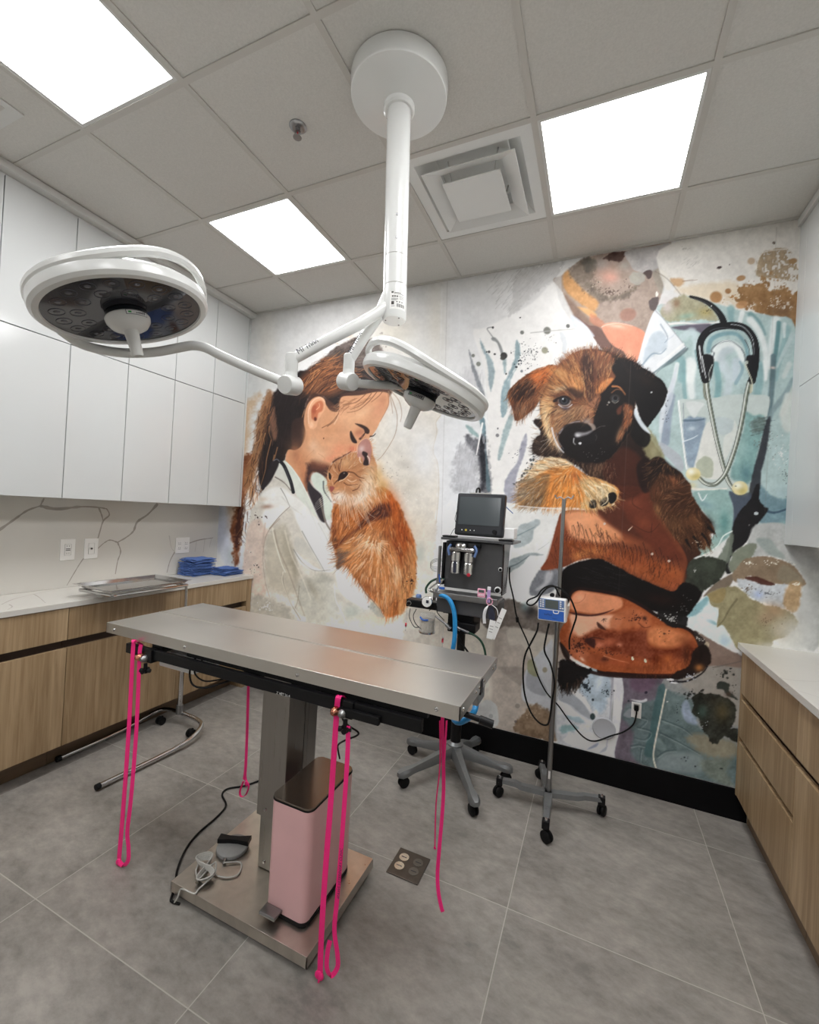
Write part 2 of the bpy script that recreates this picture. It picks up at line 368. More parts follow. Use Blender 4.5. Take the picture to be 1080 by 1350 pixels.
m = MB(); sq(m, hh, H+.002, hh-.05, H+.005); sq(m, hh-.05, H+.005, .17, H+.085); m.box((cx-.175, cy-.175, H+.09), (cx+.175, cy+.175, H+.1)); m.build('housing', M['white_paint'], t)
m = MB(); sq(m, .215, H-.022, .145, H+.012); m.build('middle_cone', M['white_paint'], t)
m = MB(); m.box((cx-.138, cy-.138, H-.030), (cx+.138, cy+.138, H-.024), .002); m.build('centre_plate', M['white_paint'], t)
for a in (-1, 1):
    for b in (-1, 1): m = MB(); m.cyl((cx+a*.1, cy+b*.1, H-.025), (cx+a*.12, cy+b*.12, H+.09), .004, n=8); m.build('bracket', M['trimw'], t)
# small ceiling speaker plate at far left
t = thing('ceiling_speaker', (-.36, -1.9, H), 'small square white plate in the ceiling at the far left edge', 'ceiling plate')
m = MB(); m.box((-.475, -2.05, H-.002), (-.275, -1.77, H+.0035), .001); m.build('face_plate', M['trimw'], t)
m = MB(); m.box((-.44, -2.0, H-.004), (-.31, -1.82, H-.002), .001); m.build('grille', M['tbar'], t)
# sprinkler
t = thing('fire_sprinkler', (.801, -1.317, H), 'small chrome fire sprinkler head set in a ceiling tile', 'sprinkler')
m = MB(); m.lathe((.801, -1.317, H+.004), (0, 0, -1), [(.036, 0), (.036, .003), (.03, .008), (.022, .009)]); m.build('escutcheon', M['dullmetal'], t)
m = MB(); m.cyl((.801, -1.317, H), (.801, -1.317, H-.022), .011); m.tube([(.79, -1.317, H-.02), (.787, -1.317, H-.03), (.801, -1.317, H-.042)], .003, 8); m.tube([(.812, -1.317, H-.02), (.815, -1.317, H-.03), (.801, -1.317, H-.042)], .003, 8)
m.lathe((.801, -1.317, H-.042), (0, 0, -1), [(.018, 0), (.018, .002)], 12); m.build('frame', M['dullmetal'], t)
m = MB(); m.cyl((.801, -1.317, H-.022), (.801, -1.317, H-.04), .003, n=8); m.build('glass_bulb', M['redink'], t)
# ---- left side: white wall cabinets over a quartz splashback
XU = -.707; zb, zm, zt = 1.467, 2.323, 3.04
m = MB(); m.box((XL, YF, 3.042), (-.657, 0, H), .002); m.box((XL, YF, 3.035), (XU-.004, -.001, 3.042)); struct('trim_1', m, M['trimw'])
ye = [-.022, -.347, -.672, -.997, -1.322, -1.647, -1.972, -2.297, -2.622]
names_l = ['closest to the mural', 'second from the mural', 'third from the mural', 'fourth from the mural', 'fifth from the mural', 'sixth from the mural, cut by the left edge', 'outside the left edge', 'outside the left edge']
for row, (z0, z1) in enumerate(((zb, zm), (zm, zt))):
    for k in range(len(ye)-1):
        if k > 5: continue
        a, b = ye[k+1], ye[k]
        rn = 'lower row' if row == 0 else 'upper row'
        t = thing('wall_cabinet', ((XL+XU)/2, (a+b)/2, z0), 'glossy white wall cabinet, %s, %s' % (rn, names_l[k]), 'wall cabinet', 'white wall cabinets along the left wall')
        m = MB(); m.box((XL+.001, a+.0005, z0+.0005), (XU-.022, b-.0005, z1-.0005)); m.build('body', M['gap'] if row else M['door_white'], t)
        m = MB(); m.box((XU-.0195, a+.0022, z0+(.0025 if row else -.004)), (XU, b-.0022, z1-.0025), .0012); m.build('door', M['door_white'], t)
m = MB(); m.box((XU-.02, -.0195, zb-.004), (XU+.0, -.001, zt)); m.box((XL+.001, -.0195, zb), (XU-.02, -.001, zt)); struct('trim_2', m, M['door_white'])
# ================================================================== MURAL (painted wallcovering on the back wall)
# The artwork is laid out as brush marks (outlines, soft blobs, strokes, fur, splatter) on a fine grid
# over the wall and stored as the sheet's own colour; a flat print, its colour scaled by height to offset the room's light falloff.
MS = .0042                                      # grid pitch in metres
MX_0, MX_1, MZ_0, MZ_1 = -.958, 3.298, .160, 3.078
MW, MH = int((MX_1-MX_0)/MS)+1, int((MZ_1-MZ_0)/MS)+1
_gx = np.linspace(MX_0, MX_1, MW); _gz = np.linspace(MZ_0, MZ_1, MH)
_X, _Z = np.meshgrid(_gx, _gz)
_cam = np.array(CAM); _rv, _uv, _fv = np.array(_r), np.array(_u), np.array(_f)
def _toUV(X, Z, Y=0.0):
    d = np.stack([X-_cam[0], np.full_like(X, Y-_cam[1]), Z-_cam[2]], -1)
    w_ = d@_fv; return 540+FPX*(d@_rv)/w_, 675-FPX*(d@_uv)/w_
_U, _V = _toUV(_X, _Z)                          # sketch coordinates of every grid point
def _toW(x, y):
    v = _rv*((x-540)/FPX)-_uv*((y-675)/FPX)+_fv; t_ = -_cam[1]/v[1]; p = _cam+v*t_; return p[0], p[2]
_I = np.zeros((MH, MW, 3), np.float32); _I[:] = (223, 222, 220)
_rng = np.random.RandomState(7)
def _nz(s, seed, ax=1.0):
    g_ = np.random.RandomState(seed).rand(int(1000/s)+6, int(1100/s/ax)+6).astype(np.float32)
    u = np.clip(_U/(s*ax), 0, g_.shape[1]-2.01); v = np.clip((_V-250)/s, 0, g_.shape[0]-2.01)
    i, j = u.astype(int), v.astype(int); a, b = u-i, v-j; a = a*a*(3-2*a); b = b*b*(3-2*b)
    return ((g_[j, i]*(1-a)+g_[j, i+1]*a)*(1-b)+(g_[j+1, i]*(1-a)+g_[j+1, i+1]*a)*b).astype(np.float32)-.5
N1, N2, N3, N4 = _nz(2.2, 1), _nz(6, 2), _nz(18, 3), _nz(50, 4)
NF = N1*.5+N2*.6+N3*.5
def Zc(ox, oy, s, L): return [(ox+a/s, oy+b/s) for a, b in L]
def _win(x0, y0, x1, y1):
    c = [_toW(x, y) for x, y in ((x0, y0), (x1, y0), (x0, y1), (x1, y1))]
    a0, a1 = min(p[0] for p in c), max(p[0] for p in c); b0, b1 = min(p[1] for p in c), max(p[1] for p in c)
    i0, i1 = int((a0-MX_0)/MS)-1, int((a1-MX_0)/MS)+2; j0, j1 = int((b0-MZ_0)/MS)-1, int((b1-MZ_0)/MS)+2
    return slice(max(j0, 0), max(min(j1, MH), 0)), slice(max(i0, 0), max(min(i1, MW), 0))
def _cr(p, closed, n=4):
    p = np.array(p, float); N = len(p); o = []
    for i in range(N if closed else N-1):
        a = p[i-1] if (closed or i > 0) else p[0]; b, c = p[i], p[(i+1) % N]; d = p[(i+2) % N] if (closed or i+2 < N) else p[-1]
        for k in range(n):
            t = k/n; o.append(.5*(2*b+(c-a)*t+(2*a-5*b+4*c-d)*t*t+(3*b-a-3*c+d)*t**3))
    if not closed: o.append(p[-1])
    return np.array(o)
def _sd(p, w):
    U, V = _U[w], _V[w]; d = np.full(U.shape, 1e9, np.float32); ins = np.zeros(U.shape, bool); N = len(p)
    for i in range(N):
        (ax, ay), (bx, by) = p[i], p[(i+1) % N]; ex, ey = bx-ax, by-ay; L = ex*ex+ey*ey+1e-9
        t = np.clip(((U-ax)*ex+(V-ay)*ey)/L, 0, 1); np.minimum(d, (U-ax-t*ex)**2+(V-ay-t*ey)**2, out=d)
        if ay != by:
            c = ((ay > V) != (by > V)) & (U < ex*(V-ay)/ey+ax); ins ^= c
    d = np.sqrt(d); return np.where(ins, -d, d)
def _mix(w, a, c):
    _I[w] += a[..., None]*(np.array(c, np.float32)-_I[w])
def PG(p, c, soft=1.2, op=1.0, wob=0.0, sm=True, tex=0.0, th=None):
    """filled outline; soft edge in sketch units, wob = ragged edge, tex = colour mottling, th = grunge threshold"""
    q = _cr(p, True) if sm else np.array(p, float); m_ = soft+wob*1.5+2
    w = _win(q[:, 0].min()-m_, q[:, 1].min()-m_, q[:, 0].max()+m_, q[:, 1].max()+m_)
    if _U[w].size == 0: return
    s = _sd(q, w)+(NF[w]*wob*2 if wob else 0); a = np.clip(.5-s/max(soft, .3), 0, 1)*op
    if th is not None: a = a*np.clip((NF[w]-th)*6, 0, 1)
    if tex: _I[w] += a[..., None]*(np.array(c, np.float32)+((NF[w]*tex)[..., None])-_I[w])
    else: _mix(w, a, c)
def LN(p, c, w0=1.0, w1=None, op=1.0, sm=True, soft=.9):
    q = _cr(p, False) if (sm and len(p) > 2) else np.array(p, float); w1 = w0 if w1 is None else w1; m_ = max(w0, w1)+2
    w = _win(q[:, 0].min()-m_, q[:, 1].min()-m_, q[:, 0].max()+m_, q[:, 1].max()+m_); U, V = _U[w], _V[w]
    if U.size == 0: return
    A = np.zeros(U.shape, np.float32); N = len(q)-1
    for i in range(N):
        (ax, ay), (bx, by) = q[i], q[i+1]; ex, ey = bx-ax, by-ay; t = np.clip(((U-ax)*ex+(V-ay)*ey)/(ex*ex+ey*ey+1e-9), 0, 1)
        d = np.hypot(U-ax-t*ex, V-ay-t*ey); r_ = (w0+(w1-w0)*(i+t)/N)/2; np.maximum(A, np.clip((r_-d)/soft+.5, 0, 1), out=A)
    _mix(w, A*op, c)
def GB(x, y, rx, ry, c, op=1.0, ang=0, pw=2.0):
    """soft blob"""
    m_ = max(rx, ry)*1.9; w = _win(x-m_, y-m_, x+m_, y+m_); U, V = _U[w]-x, _V[w]-y
    if U.size == 0: return
    a_ = math.radians(ang); u = (U*math.cos(a_)+V*math.sin(a_))/rx; v = (-U*math.sin(a_)+V*math.cos(a_))/ry
    _mix(w, np.exp(-(u*u+v*v)**(pw/2)*1.1)*op, c)
def EL(x, y, rx, ry, c, op=1.0, ang=0, soft=.25):
    m_ = max(rx, ry)*1.4+1; w = _win(x-m_, y-m_, x+m_, y+m_); U, V = _U[w]-x, _V[w]-y
    if U.size == 0: return
    a_ = math.radians(ang); u = (U*math.cos(a_)+V*math.sin(a_))/rx; v = (-U*math.sin(a_)+V*math.cos(a_))/ry
    _mix(w, np.clip((1-np.hypot(u, v))/soft+.5, 0, 1)*op, c)
def FR(poly, anchors, n, ln=7, wd=.9, jit=22, op=.75, pal=None, bend=.25, spread=.28, only=None, inner=0):
    fur_ = ln < 12 and wd < 1.25 and n > 0
    if fur_: n = int(n*1.7); wd *= 1.25; jit *= .62; op *= .62; bend *= .5; spread *= .62; ln *= 1.15
    """fur: n short tapered hairs inside poly, combed along the anchors (x, y, degrees); colour = the paint below, lighter or darker"""
    q = _cr(poly, True, 3); x0, y0 = q.min(0); x1, y1 = q.max(0); A = np.array(anchors, float)
    ang = np.radians(A[:, 2]); k = 0; tries = 0
    from_x = []; 
    while k < n and tries < n*6:
        tries += 1; x, y = _rng.uniform(x0, x1), _rng.uniform(y0, y1)
        ins = False; j = len(q)-1
        for i in range(len(q)):
            if (q[i, 1] > y) != (q[j, 1] > y) and x < (q[j, 0]-q[i, 0])*(y-q[i, 1])/(q[j, 1]-q[i, 1])+q[i, 0]: ins = not ins
            j = i
        if not ins: continue
        k += 1; wgt = 1/((A[:, 0]-x)**2+(A[:, 1]-y)**2+60)**1.5
        th = math.atan2((wgt*np.sin(ang)).sum(), (wgt*np.cos(ang)).sum())+_rng.normal(0, spread)
        X_, Z_ = _toW(x, y); i_, j_ = int((X_-MX_0)/MS), int((Z_-MZ_0)/MS)
        if not (0 <= i_ < MW and 0 <= j_ < MH): continue
        if pal is not None and _rng.rand() < (.3 if fur_ else .5): c = np.array(pal[_rng.randint(len(pal))], float)
        else: c = _I[j_, i_]*(1+_rng.normal(0, jit)/110)+_rng.normal(0, jit*.3)
        L = ln*_rng.uniform(.6, 1.3); b = _rng.normal(0, bend)
        p = [(x, y), (x+math.cos(th)*L*.5, y+math.sin(th)*L*.5), (x+math.cos(th+b)*L, y+math.sin(th+b)*L)]
        LN(p, np.clip(c, 8, 250), wd, wd*.25, op, sm=False, soft=.8)
def SP(x, y, r, n, r0, r1, c, op=.9, ry=None):
    for _ in range(n):
        a_ = _rng.uniform(0, 2*PI); d = r*abs(_rng.normal(0, .55)); rr = r0+(r1-r0)*_rng.rand()**2.5
        EL(x+math.cos(a_)*d, y+math.sin(a_)*d*((ry or r)/r), rr, rr*_rng.uniform(.7, 1.1), c, op, _rng.uniform(0, 90), .5)
# ---- ground washes; the greys along the top partly paint in shade below the ceiling
_I[:] += (N4*10+N3*5)[..., None]
GB(430, 420, 120, 40, (205, 204, 203), .6); GB(350, 480, 26, 90, (212, 214, 213), .6)
GB(600, 400, 60, 60, (216, 216, 217), .7); GB(610, 640, 40, 150, (228, 230, 234), .8); GB(700, 390, 60, 40, (206, 204, 202), .6)
GB(330, 530, 14, 60, (205, 208, 205), .5); GB(352, 455, 14, 50, (222, 214, 202), .5)
PG([(505, 520), (560, 470), (590, 520), (581, 548), (575, 557), (576, 571), (571, 594), (577, 610), (579, 635), (578, 659), (575, 690), (572, 740), (566, 800), (500, 850), (470, 800), (480, 600)], (222, 214, 201), 3, .8, 2, tex=10)
LN([(581, 548), (575, 557), (576, 571), (571, 594), (577, 610), (579, 635), (578, 659), (575, 690)], (196, 180, 156), .9, .7, .8)
GB(520, 440, 34, 30, (226, 216, 196), .6); GB(575, 425, 14, 60, (214, 208, 194), .6); GB(545, 460, 22, 18, (232, 230, 226), .6); GB(560, 600, 22, 40, (230, 231, 233), .8); GB(530, 560, 18, 30, (228, 226, 222), .8)
GB(540, 640, 20, 16, (206, 198, 184), .7); GB(545, 700, 18, 24, (222, 208, 188), .7); GB(553, 730, 9, 16, (176, 184, 174), .7); GB(532, 612, 12, 8, (196, 190, 180), .6)
for x_ in (583, 596, 607): LN([(x_, 380), (x_-3, 500)], (228, 228, 228), 3, 1, .35)
SP(520, 625, 24, 40, .3, 1.3, (170, 160, 148), .6); SP(538, 655, 26, 30, .3, 1.0, (236, 232, 224), .8); SP(515, 630, 20, 14, .3, .7, (70, 66, 62), .8)
# ---- woman: hair
HD, HB, HL = (38, 31, 31), (112, 72, 48), (176, 118, 74)
PG([(345, 520), (333, 545), (326, 600), (322, 640), (318, 690), (312, 735), (300, 700), (303, 660), (310, 600), (320, 540)], (206, 172, 134), 10, .75, 4)
GB(300, 720, 12, 40, (190, 194, 206), .8); GB(292, 700, 10, 30, (186, 190, 203), .9); GB(308, 733, 10, 14, (170, 178, 172), .7)
PG([(337, 600), (330, 640), (322, 662), (318, 700), (315, 742), (308, 740), (306, 700), (312, 668), (316, 650), (318, 620), (324, 600)], (122, 70, 42), 4, .9, 3, tex=40)
PG([(322, 672), (318, 700), (313, 724), (309, 716), (312, 690), (314, 672)], (52, 28, 26), 4, .85, 2)
GB(328, 628, 7, 14, (205, 150, 100), .8, 20); GB(332, 648, 5, 10, (196, 140, 92), .7)
HAIR = [(437, 466), (422, 476), (404, 487), (392, 491), (386, 500), (372, 508), (358, 520), (350, 538), (344, 560), (342, 590), (340, 615), (343, 640), (350, 648), (358, 636), (364, 622), (374, 608), (380, 596), (392, 588), (399, 570), (402, 552), (402, 536), (409, 524), (420, 520), (430, 526), (437, 541), (446, 538), (449, 526), (458, 521), (478, 517), (500, 514), (520, 511), (524, 505), (515, 490), (506, 468), (490, 452), (470, 448), (450, 455)]
PG(HAIR, HD, 2.5, 1, 1.2)
PG([(430, 476), (432, 466), (447, 456), (463, 447), (480, 444), (497, 450), (506, 461), (515, 474), (508, 486), (480, 484), (450, 482)], (96, 84, 78), 2.5, .95, 1.5, tex=36)
GB(495, 470, 14, 12, (126, 116, 112), .6); GB(500, 500, 18, 12, (44, 36, 40), .6)
PG([(394, 502), (412, 484), (430, 472), (450, 474), (466, 488), (462, 508), (444, 520), (424, 522), (406, 520), (398, 512)], (116, 74, 52), 9, .9, 2); GB(420, 500, 14, 9, (150, 98, 66), .7, -30); GB(432, 484, 12, 5, (178, 122, 82), .6, -25)
PG([(355, 514), (345, 534), (338, 556), (336, 580), (333, 600), (326, 622), (324, 650), (336, 630), (344, 600), (350, 566), (356, 540), (362, 520)], (150, 106, 72), 5, .9, 2)
PG([(362, 536), (364, 550), (366, 572), (362, 580), (357, 560), (356, 544)], (146, 104, 82), 3, .8, 1)
FR(HAIR, [(350, 600, 100), (345, 560, 95), (355, 530, 115), (380, 520, 110), (400, 560, 85), (430, 480, 150), (400, 500, 140), (470, 500, 165), (500, 500, 160), (440, 520, 150)], 900, 16, 1.0, 13, .55, bend=.12, spread=.10)
PB = [(398, 500), (412, 484), (432, 470), (460, 480), (470, 500), (450, 512), (430, 518), (402, 520)]
FR(PB, [(410, 512, -50), (430, 480, -20), (460, 495, 10), (440, 515, -30)], 260, 22, 1.1, 10, .75, pal=[(186, 122, 78), (152, 94, 58), (205, 148, 100), (70, 44, 36), (48, 34, 32)], bend=.2, spread=.12)
FR([(352, 520), (338, 560), (333, 600), (322, 650), (316, 700), (326, 690), (344, 640), (352, 580), (364, 530)], [(350, 540, 105), (335, 620, 100), (320, 690, 95)], 150, 20, 1.2, 14, .75, pal=[(200, 150, 104), (96, 62, 44), (60, 40, 34), (166, 112, 74)], spread=.10)
for a, b, c_, dd in (((362, 600), (357, 620), (352, 640), (345, 655)), ((366, 590), (360, 612), (352, 632), (340, 655)), ((402, 540), (396, 560), (393, 578), (391, 588)), ((358, 580), (352, 604), (350, 620), (344, 640))):
    LN([a, b, c_, dd], (168, 122, 84), 1.3, .6, .8)
SP(478, 452, 30, 70, .3, .9, (170, 158, 144), .8, 7); SP(440, 452, 16, 26, .4, 1.6, (204, 188, 166), .7, 6); SP(505, 452, 10, 16, .5, 2.2, (150, 142, 136), .7, 14)
GB(449, 449, 6, 4, (232, 226, 218), .8); GB(460, 443, 6, 3, (226, 190, 160), .6)
# ---- woman: face, neck
PG([(386, 556), (405, 552), (403, 575), (400, 596), (386, 592)], (58, 42, 38), 2, 1, .5)
PG([(398, 590), (402, 560), (404, 530), (416, 518), (434, 528), (446, 536), (450, 520), (480, 514), (514, 510), (512, 524), (470, 532), (440, 550), (430, 570), (400, 605), (384, 600), (386, 588)], (74, 50, 42), 2.5, 1, .6)
LN([(398, 592), (404, 568), (402, 545)], (120, 82, 58), 4, 2, .8)
SK = (214, 158, 120)
PG(Zc(380, 500, 6, [(-20, 640), (0, 560), (60, 560), (110, 520), (140, 430), (125, 330), (150, 210), (200, 150), (260, 140), (300, 200), (340, 250), (400, 250), (410, 170), (440, 135), (560, 128), (700, 100), (790, 110), (800, 150), (796, 205), (770, 262), (732, 330), (700, 396), (662, 448), (630, 480), (560, 560), (500, 580), (430, 610), (350, 655), (330, 720), (300, 800), (240, 760), (190, 740), (160, 850), (150, 890), (120, 850), (60, 740), (0, 670)]), SK, 1.4, 1, .2)
GB(398, 612, 13, 26, (196, 134, 96), .8, -25); GB(403, 634, 5, 20, (170, 108, 76), .7, -12); GB(391, 600, 6, 10, (158, 104, 76), .6)
PG(Zc(380, 500, 6, [(155, 660), (240, 680), (330, 700), (325, 790), (290, 790), (200, 735), (165, 830), (150, 880), (140, 780), (150, 700)]), (66, 44, 42), 5, .95, 1)
PG(Zc(380, 500, 6, [(190, 640), (300, 660), (330, 690), (270, 720), (180, 700)]), (104, 62, 48), 6, .8)
GB(424, 600, 12, 10, (232, 190, 156), .7); GB(413, 588, 8, 9, (230, 192, 162), .6); GB(446, 592, 14, 8, (226, 146, 112), .7, -15); GB(438, 604, 10, 5, (232, 150, 116), .8, -15); GB(470, 548, 22, 12, (222, 170, 130), .7, -30)
GB(500, 540, 8, 16, (212, 148, 116), .6, 25); GB(490, 528, 18, 6, (206, 150, 112), .5); GB(455, 555, 12, 16, (222, 172, 136), .5); GB(465, 592, 6, 5, (206, 110, 86), .7); GB(404, 575, 5, 20, (200, 146, 108), .6)
GB(440, 566, 16, 8, (198, 142, 104), .6, -30); GB(432, 555, 6, 14, (202, 146, 108), .6, 10); GB(505, 528, 6, 10, (188, 128, 96), .6, 15); GB(452, 575, 8, 14, (204, 146, 110), .5, -10); GB(478, 545, 12, 5, (230, 184, 148), .6, -35); GB(436, 590, 8, 14, (226, 170, 132), .5, 20)
FR([(448, 530), (470, 524), (500, 520), (480, 530), (452, 540)], [(470, 530, 150)], 50, 16, 1.0, 8, .5, pal=[(120, 78, 54), (160, 108, 76)], spread=.08)
LN([(441, 559), (445, 552), (446, 548)], (232, 196, 164), 1.5, .8, .6); EL(427, 578, .8, 1.3, (92, 52, 40), .9)
for q in ([(420, 598), (428, 604), (424, 612)], [(414, 594), (404, 604), (408, 614)]): LN(q, (196, 142, 106), .9, .5, .6)
EAR = Zc(380, 500, 6, [(155, 330), (158, 250), (175, 195), (205, 155), (250, 140), (285, 155), (297, 195), (290, 240), (262, 285), (238, 330), (225, 375), (200, 396), (172, 388), (158, 360)])
PG(EAR, (228, 172, 134), 1.1); PG(Zc(380, 500, 6, [(185, 300), (190, 230), (220, 185), (262, 170), (280, 200), (270, 250), (240, 270), (228, 320), (205, 325)]), (196, 116, 82), 2.2)
EL(414.5, 540, 3.4, 6, (168, 88, 62), .85, 15, .7); EL(416, 552.5, 1.8, 2.6, (92, 46, 36), .9, 0, .7); LN(Zc(380, 500, 6, [(165, 350), (160, 260), (185, 190), (220, 155), (262, 148), (290, 180)]), (244, 206, 176), 1.1, .8, .9); LN(Zc(380, 500, 6, [(225, 240), (250, 215), (245, 190)]), (232, 176, 140), 1.2, .8, .8)
EL(411, 560, 2.6, 4, (238, 192, 158), .8, 0, .8)
# brow, lashes, lid
GB(474, 570, 8, 5, (176, 112, 84), .8, -20); PG(Zc(380, 500, 6, [(530, 350), (580, 358), (622, 378), (645, 405), (636, 432), (610, 425), (598, 396), (560, 372)]), (58, 40, 36), 1.4)
PG(Zc(380, 500, 6, [(490, 420), (500, 410), (520, 450), (545, 492), (540, 508), (510, 498), (492, 460)]), (46, 32, 32), 1.4); PG(Zc(380, 500, 6, [(560, 470), (590, 440), (612, 420), (600, 450), (575, 478)]), (60, 40, 36), 1.2)
GB(475, 575, 4, 3, (216, 142, 112), .7); LN(Zc(380, 500, 6, [(650, 452), (675, 448), (692, 430)]), (44, 34, 34), 1.6, .8); LN(Zc(380, 500, 6, [(440, 605), (470, 590), (500, 570)]), (84, 40, 36), 2.2, .8, .8); GB(447, 606, 6, 3, (74, 42, 40), .8, -20)
for q in ([(497, 517), (486, 530), (472, 541), (458, 544)], [(490, 519), (478, 533), (462, 540)], [(425, 564), (437, 557), (447, 545)], [(432, 562), (442, 554), (448, 541)], [(484, 518), (470, 530), (452, 534)], [(506, 514), (500, 522), (490, 530)]): LN(q, (104, 68, 50), 1.1, .5, .8)
for q in ([(513, 516), (520, 534), (524, 550), (522, 570), (515, 585), (505, 600), (498, 607)], [(512, 516), (516, 530), (518, 545)], [(514, 514), (526, 528), (530, 545), (528, 556)]): LN(q, (150, 122, 98), 1.0, .6, .75)
LN(Zc(380, 500, 6, [(790, 118), (798, 170), (790, 215), (765, 268), (728, 335)]), (150, 102, 78), .9, .6, .7)
# ---- woman: coat
CT = Zc(280, 540, 6.75, [(540, 600), (470, 690), (420, 780), (350, 900), (310, 1080)])+Zc(280, 680, 5.4, [(232, 250), (215, 400), (215, 560), (200, 760), (600, 860), (1100, 920), (1300, 860), (1220, 720), (1130, 600), (1080, 520), (1010, 420), (940, 362), (888, 382), (886, 265), (830, 150), (745, 0)])+Zc(280, 540, 6.75, [(1000, 1060), (930, 940), (860, 780), (780, 610), (700, 500), (650, 458), (620, 460), (600, 470), (560, 560)])
PG(CT, (207, 202, 192), 1.5, 1, .6, sm=False, tex=12)
PG(Zc(280, 680, 5.4, [(250, 100), (215, 400), (225, 560), (290, 560), (380, 560), (360, 400), (370, 200), (400, 110), (330, 20)]), (208, 188, 174), 4, .85, 1, tex=14)
PG(Zc(280, 680, 5.4, [(420, 110), (380, 200), (375, 420), (420, 520), (560, 560), (620, 500), (600, 400), (560, 200), (520, 60)]), (186, 178, 160), 8, .75, 2)
PG(Zc(280, 540, 6.75, [(540, 690), (640, 700), (720, 760), (820, 830), (900, 930), (980, 1060), (1060, 1200), (1100, 1400), (1010, 1400), (900, 1150), (760, 1000), (690, 870), (560, 1000), (480, 1060), (440, 960), (470, 860), (440, 760)]), (232, 231, 227), 4, .9, 1)
PG(Zc(280, 680, 5.4, [(600, 0), (740, 10), (830, 160), (884, 270), (880, 380), (800, 400), (760, 340), (700, 240), (640, 120)]), (226, 226, 225), 3, .9, 1)
PG(Zc(280, 680, 5.4, [(580, 240), (640, 300), (720, 360), (800, 400), (700, 380), (620, 330)]), (226, 228, 230), 3, .8)
PG(Zc(280, 680, 5.4, [(600, 150), (680, 200), (740, 300), (790, 390), (740, 330), (660, 290), (590, 230)]), (198, 196, 188), 3, .8)
PG(Zc(280, 680, 5.4, [(620, 480), (700, 420), (820, 420), (880, 560), (880, 700), (820, 780), (700, 760), (600, 680)]), (180, 178, 166), 8, .8, 2, tex=12)
PG(Zc(280, 680, 5.4, [(300, 580), (420, 590), (560, 680), (560, 800), (280, 780), (270, 660)]), (166, 162, 150), 8, .8, 3, tex=14)
PG(Zc(280, 680, 5.4, [(880, 380), (940, 365), (1020, 440), (1080, 530), (1130, 620), (1090, 660), (980, 600), (900, 520)]), (224, 226, 227), 3, .9, 1)
GB(465, 808, 16, 12, (168, 176, 168), .8); GB(440, 800, 10, 24, (198, 198, 190), .7); GB(484, 800, 10, 10, (206, 208, 206), .6); GB(500, 815, 30, 8, (206, 196, 178), .7); GB(520, 815, 26, 6, (214, 204, 186), .7)
for q, c_, w_ in ((Zc(280, 680, 5.4, [(480, 20), (400, 110), (370, 200), (362, 320), (380, 480), (410, 580)]), (170, 150, 132), 1.1), (Zc(280, 680, 5.4, [(500, 420), (510, 500), (560, 620), (630, 740)]), (140, 130, 112), 1.6), (Zc(280, 680, 5.4, [(505, 400), (500, 470), (545, 590), (600, 680)]), (232, 222, 208), 1.2),
                  (Zc(280, 680, 5.4, [(640, 110), (700, 220), (770, 340), (800, 395)]), (150, 148, 140), 1.2), (Zc(280, 680, 5.4, [(580, 240), (640, 330), (730, 390), (840, 385)]), (150, 146, 136), 1.3), (Zc(280, 680, 5.4, [(620, 500), (610, 600), (590, 660)]), (150, 142, 124), 1.3), (Zc(280, 680, 5.4, [(870, 480), (880, 600), (930, 700), (960, 790)]), (220, 220, 214), 1.4),
                  (Zc(280, 540, 6.75, [(610, 700), (650, 770), (690, 860)]), (120, 114, 104), 1.0), (Zc(280, 540, 6.75, [(510, 1060), (600, 950), (690, 865)]), (132, 118, 104), 1.1), (Zc(280, 540, 6.75, [(560, 600), (640, 650), (700, 720)]), (96, 88, 80), 1.4), (Zc(280, 680, 5.4, [(430, 90), (450, 190), (490, 330), (520, 400)]), (224, 218, 206), 2.4)):
    LN(q, c_, w_, w_*.5, .85)
PG(Zc(280, 540, 6.75, [(600, 470), (560, 570), (600, 610), (650, 640), (700, 700), (660, 560), (625, 480)]), (214, 214, 205), 1.5)
PG(Zc(280, 540, 6.75, [(640, 460), (700, 505), (780, 620), (860, 780), (930, 950), (860, 880), (780, 800), (740, 740), (700, 600)]), (214, 218, 208), 1.5, 1)
LN(Zc(280, 540, 6.75, [(660, 470), (740, 560), (820, 700), (900, 860)]), (236, 238, 230), 1.2, .8, .8)
PG(Zc(280, 540, 6.75, [(860, 640), (900, 690), (980, 770), (1000, 900), (1010, 1000), (960, 980), (900, 850), (850, 720)]), (52, 46, 50), 2)
PG(Zc(280, 540, 6.75, [(880, 610), (925, 558), (1000, 600), (1030, 660), (1050, 800), (1070, 880), (1060, 970), (1000, 960), (980, 760), (920, 700)]), (206, 214, 203), 1.8)
LN(Zc(280, 540, 6.75, [(990, 640), (995, 720), (1040, 790), (1060, 820)]), (86, 92, 90), 2.2, 1.2, .8); LN(Zc(280, 540, 6.75, [(960, 800), (985, 900), (1010, 1000), (1050, 1070)]), (128, 118, 110), 3, 2, .85)
LN(Zc(280, 540, 6.75, [(580, 452), (540, 480), (505, 560), (470, 660), (452, 700)]), (40, 36, 40), 5.5, 4, .95); PG(Zc(280, 540, 6.75, [(540, 480), (580, 460), (590, 500), (550, 580), (520, 640), (470, 690), (480, 600)]), (44, 38, 40), 2, .9)
LN(Zc(280, 540, 6.75, [(600, 455), (640, 500), (680, 590), (705, 660), (722, 735)]), (36, 36, 40), 4.6, 4.4); LN(Zc(280, 540, 6.75, [(650, 520), (680, 600), (700, 650)]), (92, 92, 98), 1, .6, .8); LN(Zc(280, 540, 6.75, [(548, 455), (575, 442), (600, 462)]), (130, 130, 138), 1.2, .8, .9)
GB(352, 668, 8, 3, (140, 104, 84), .7, -5); GB(347, 658, 6, 3, (206, 190, 172), .7)
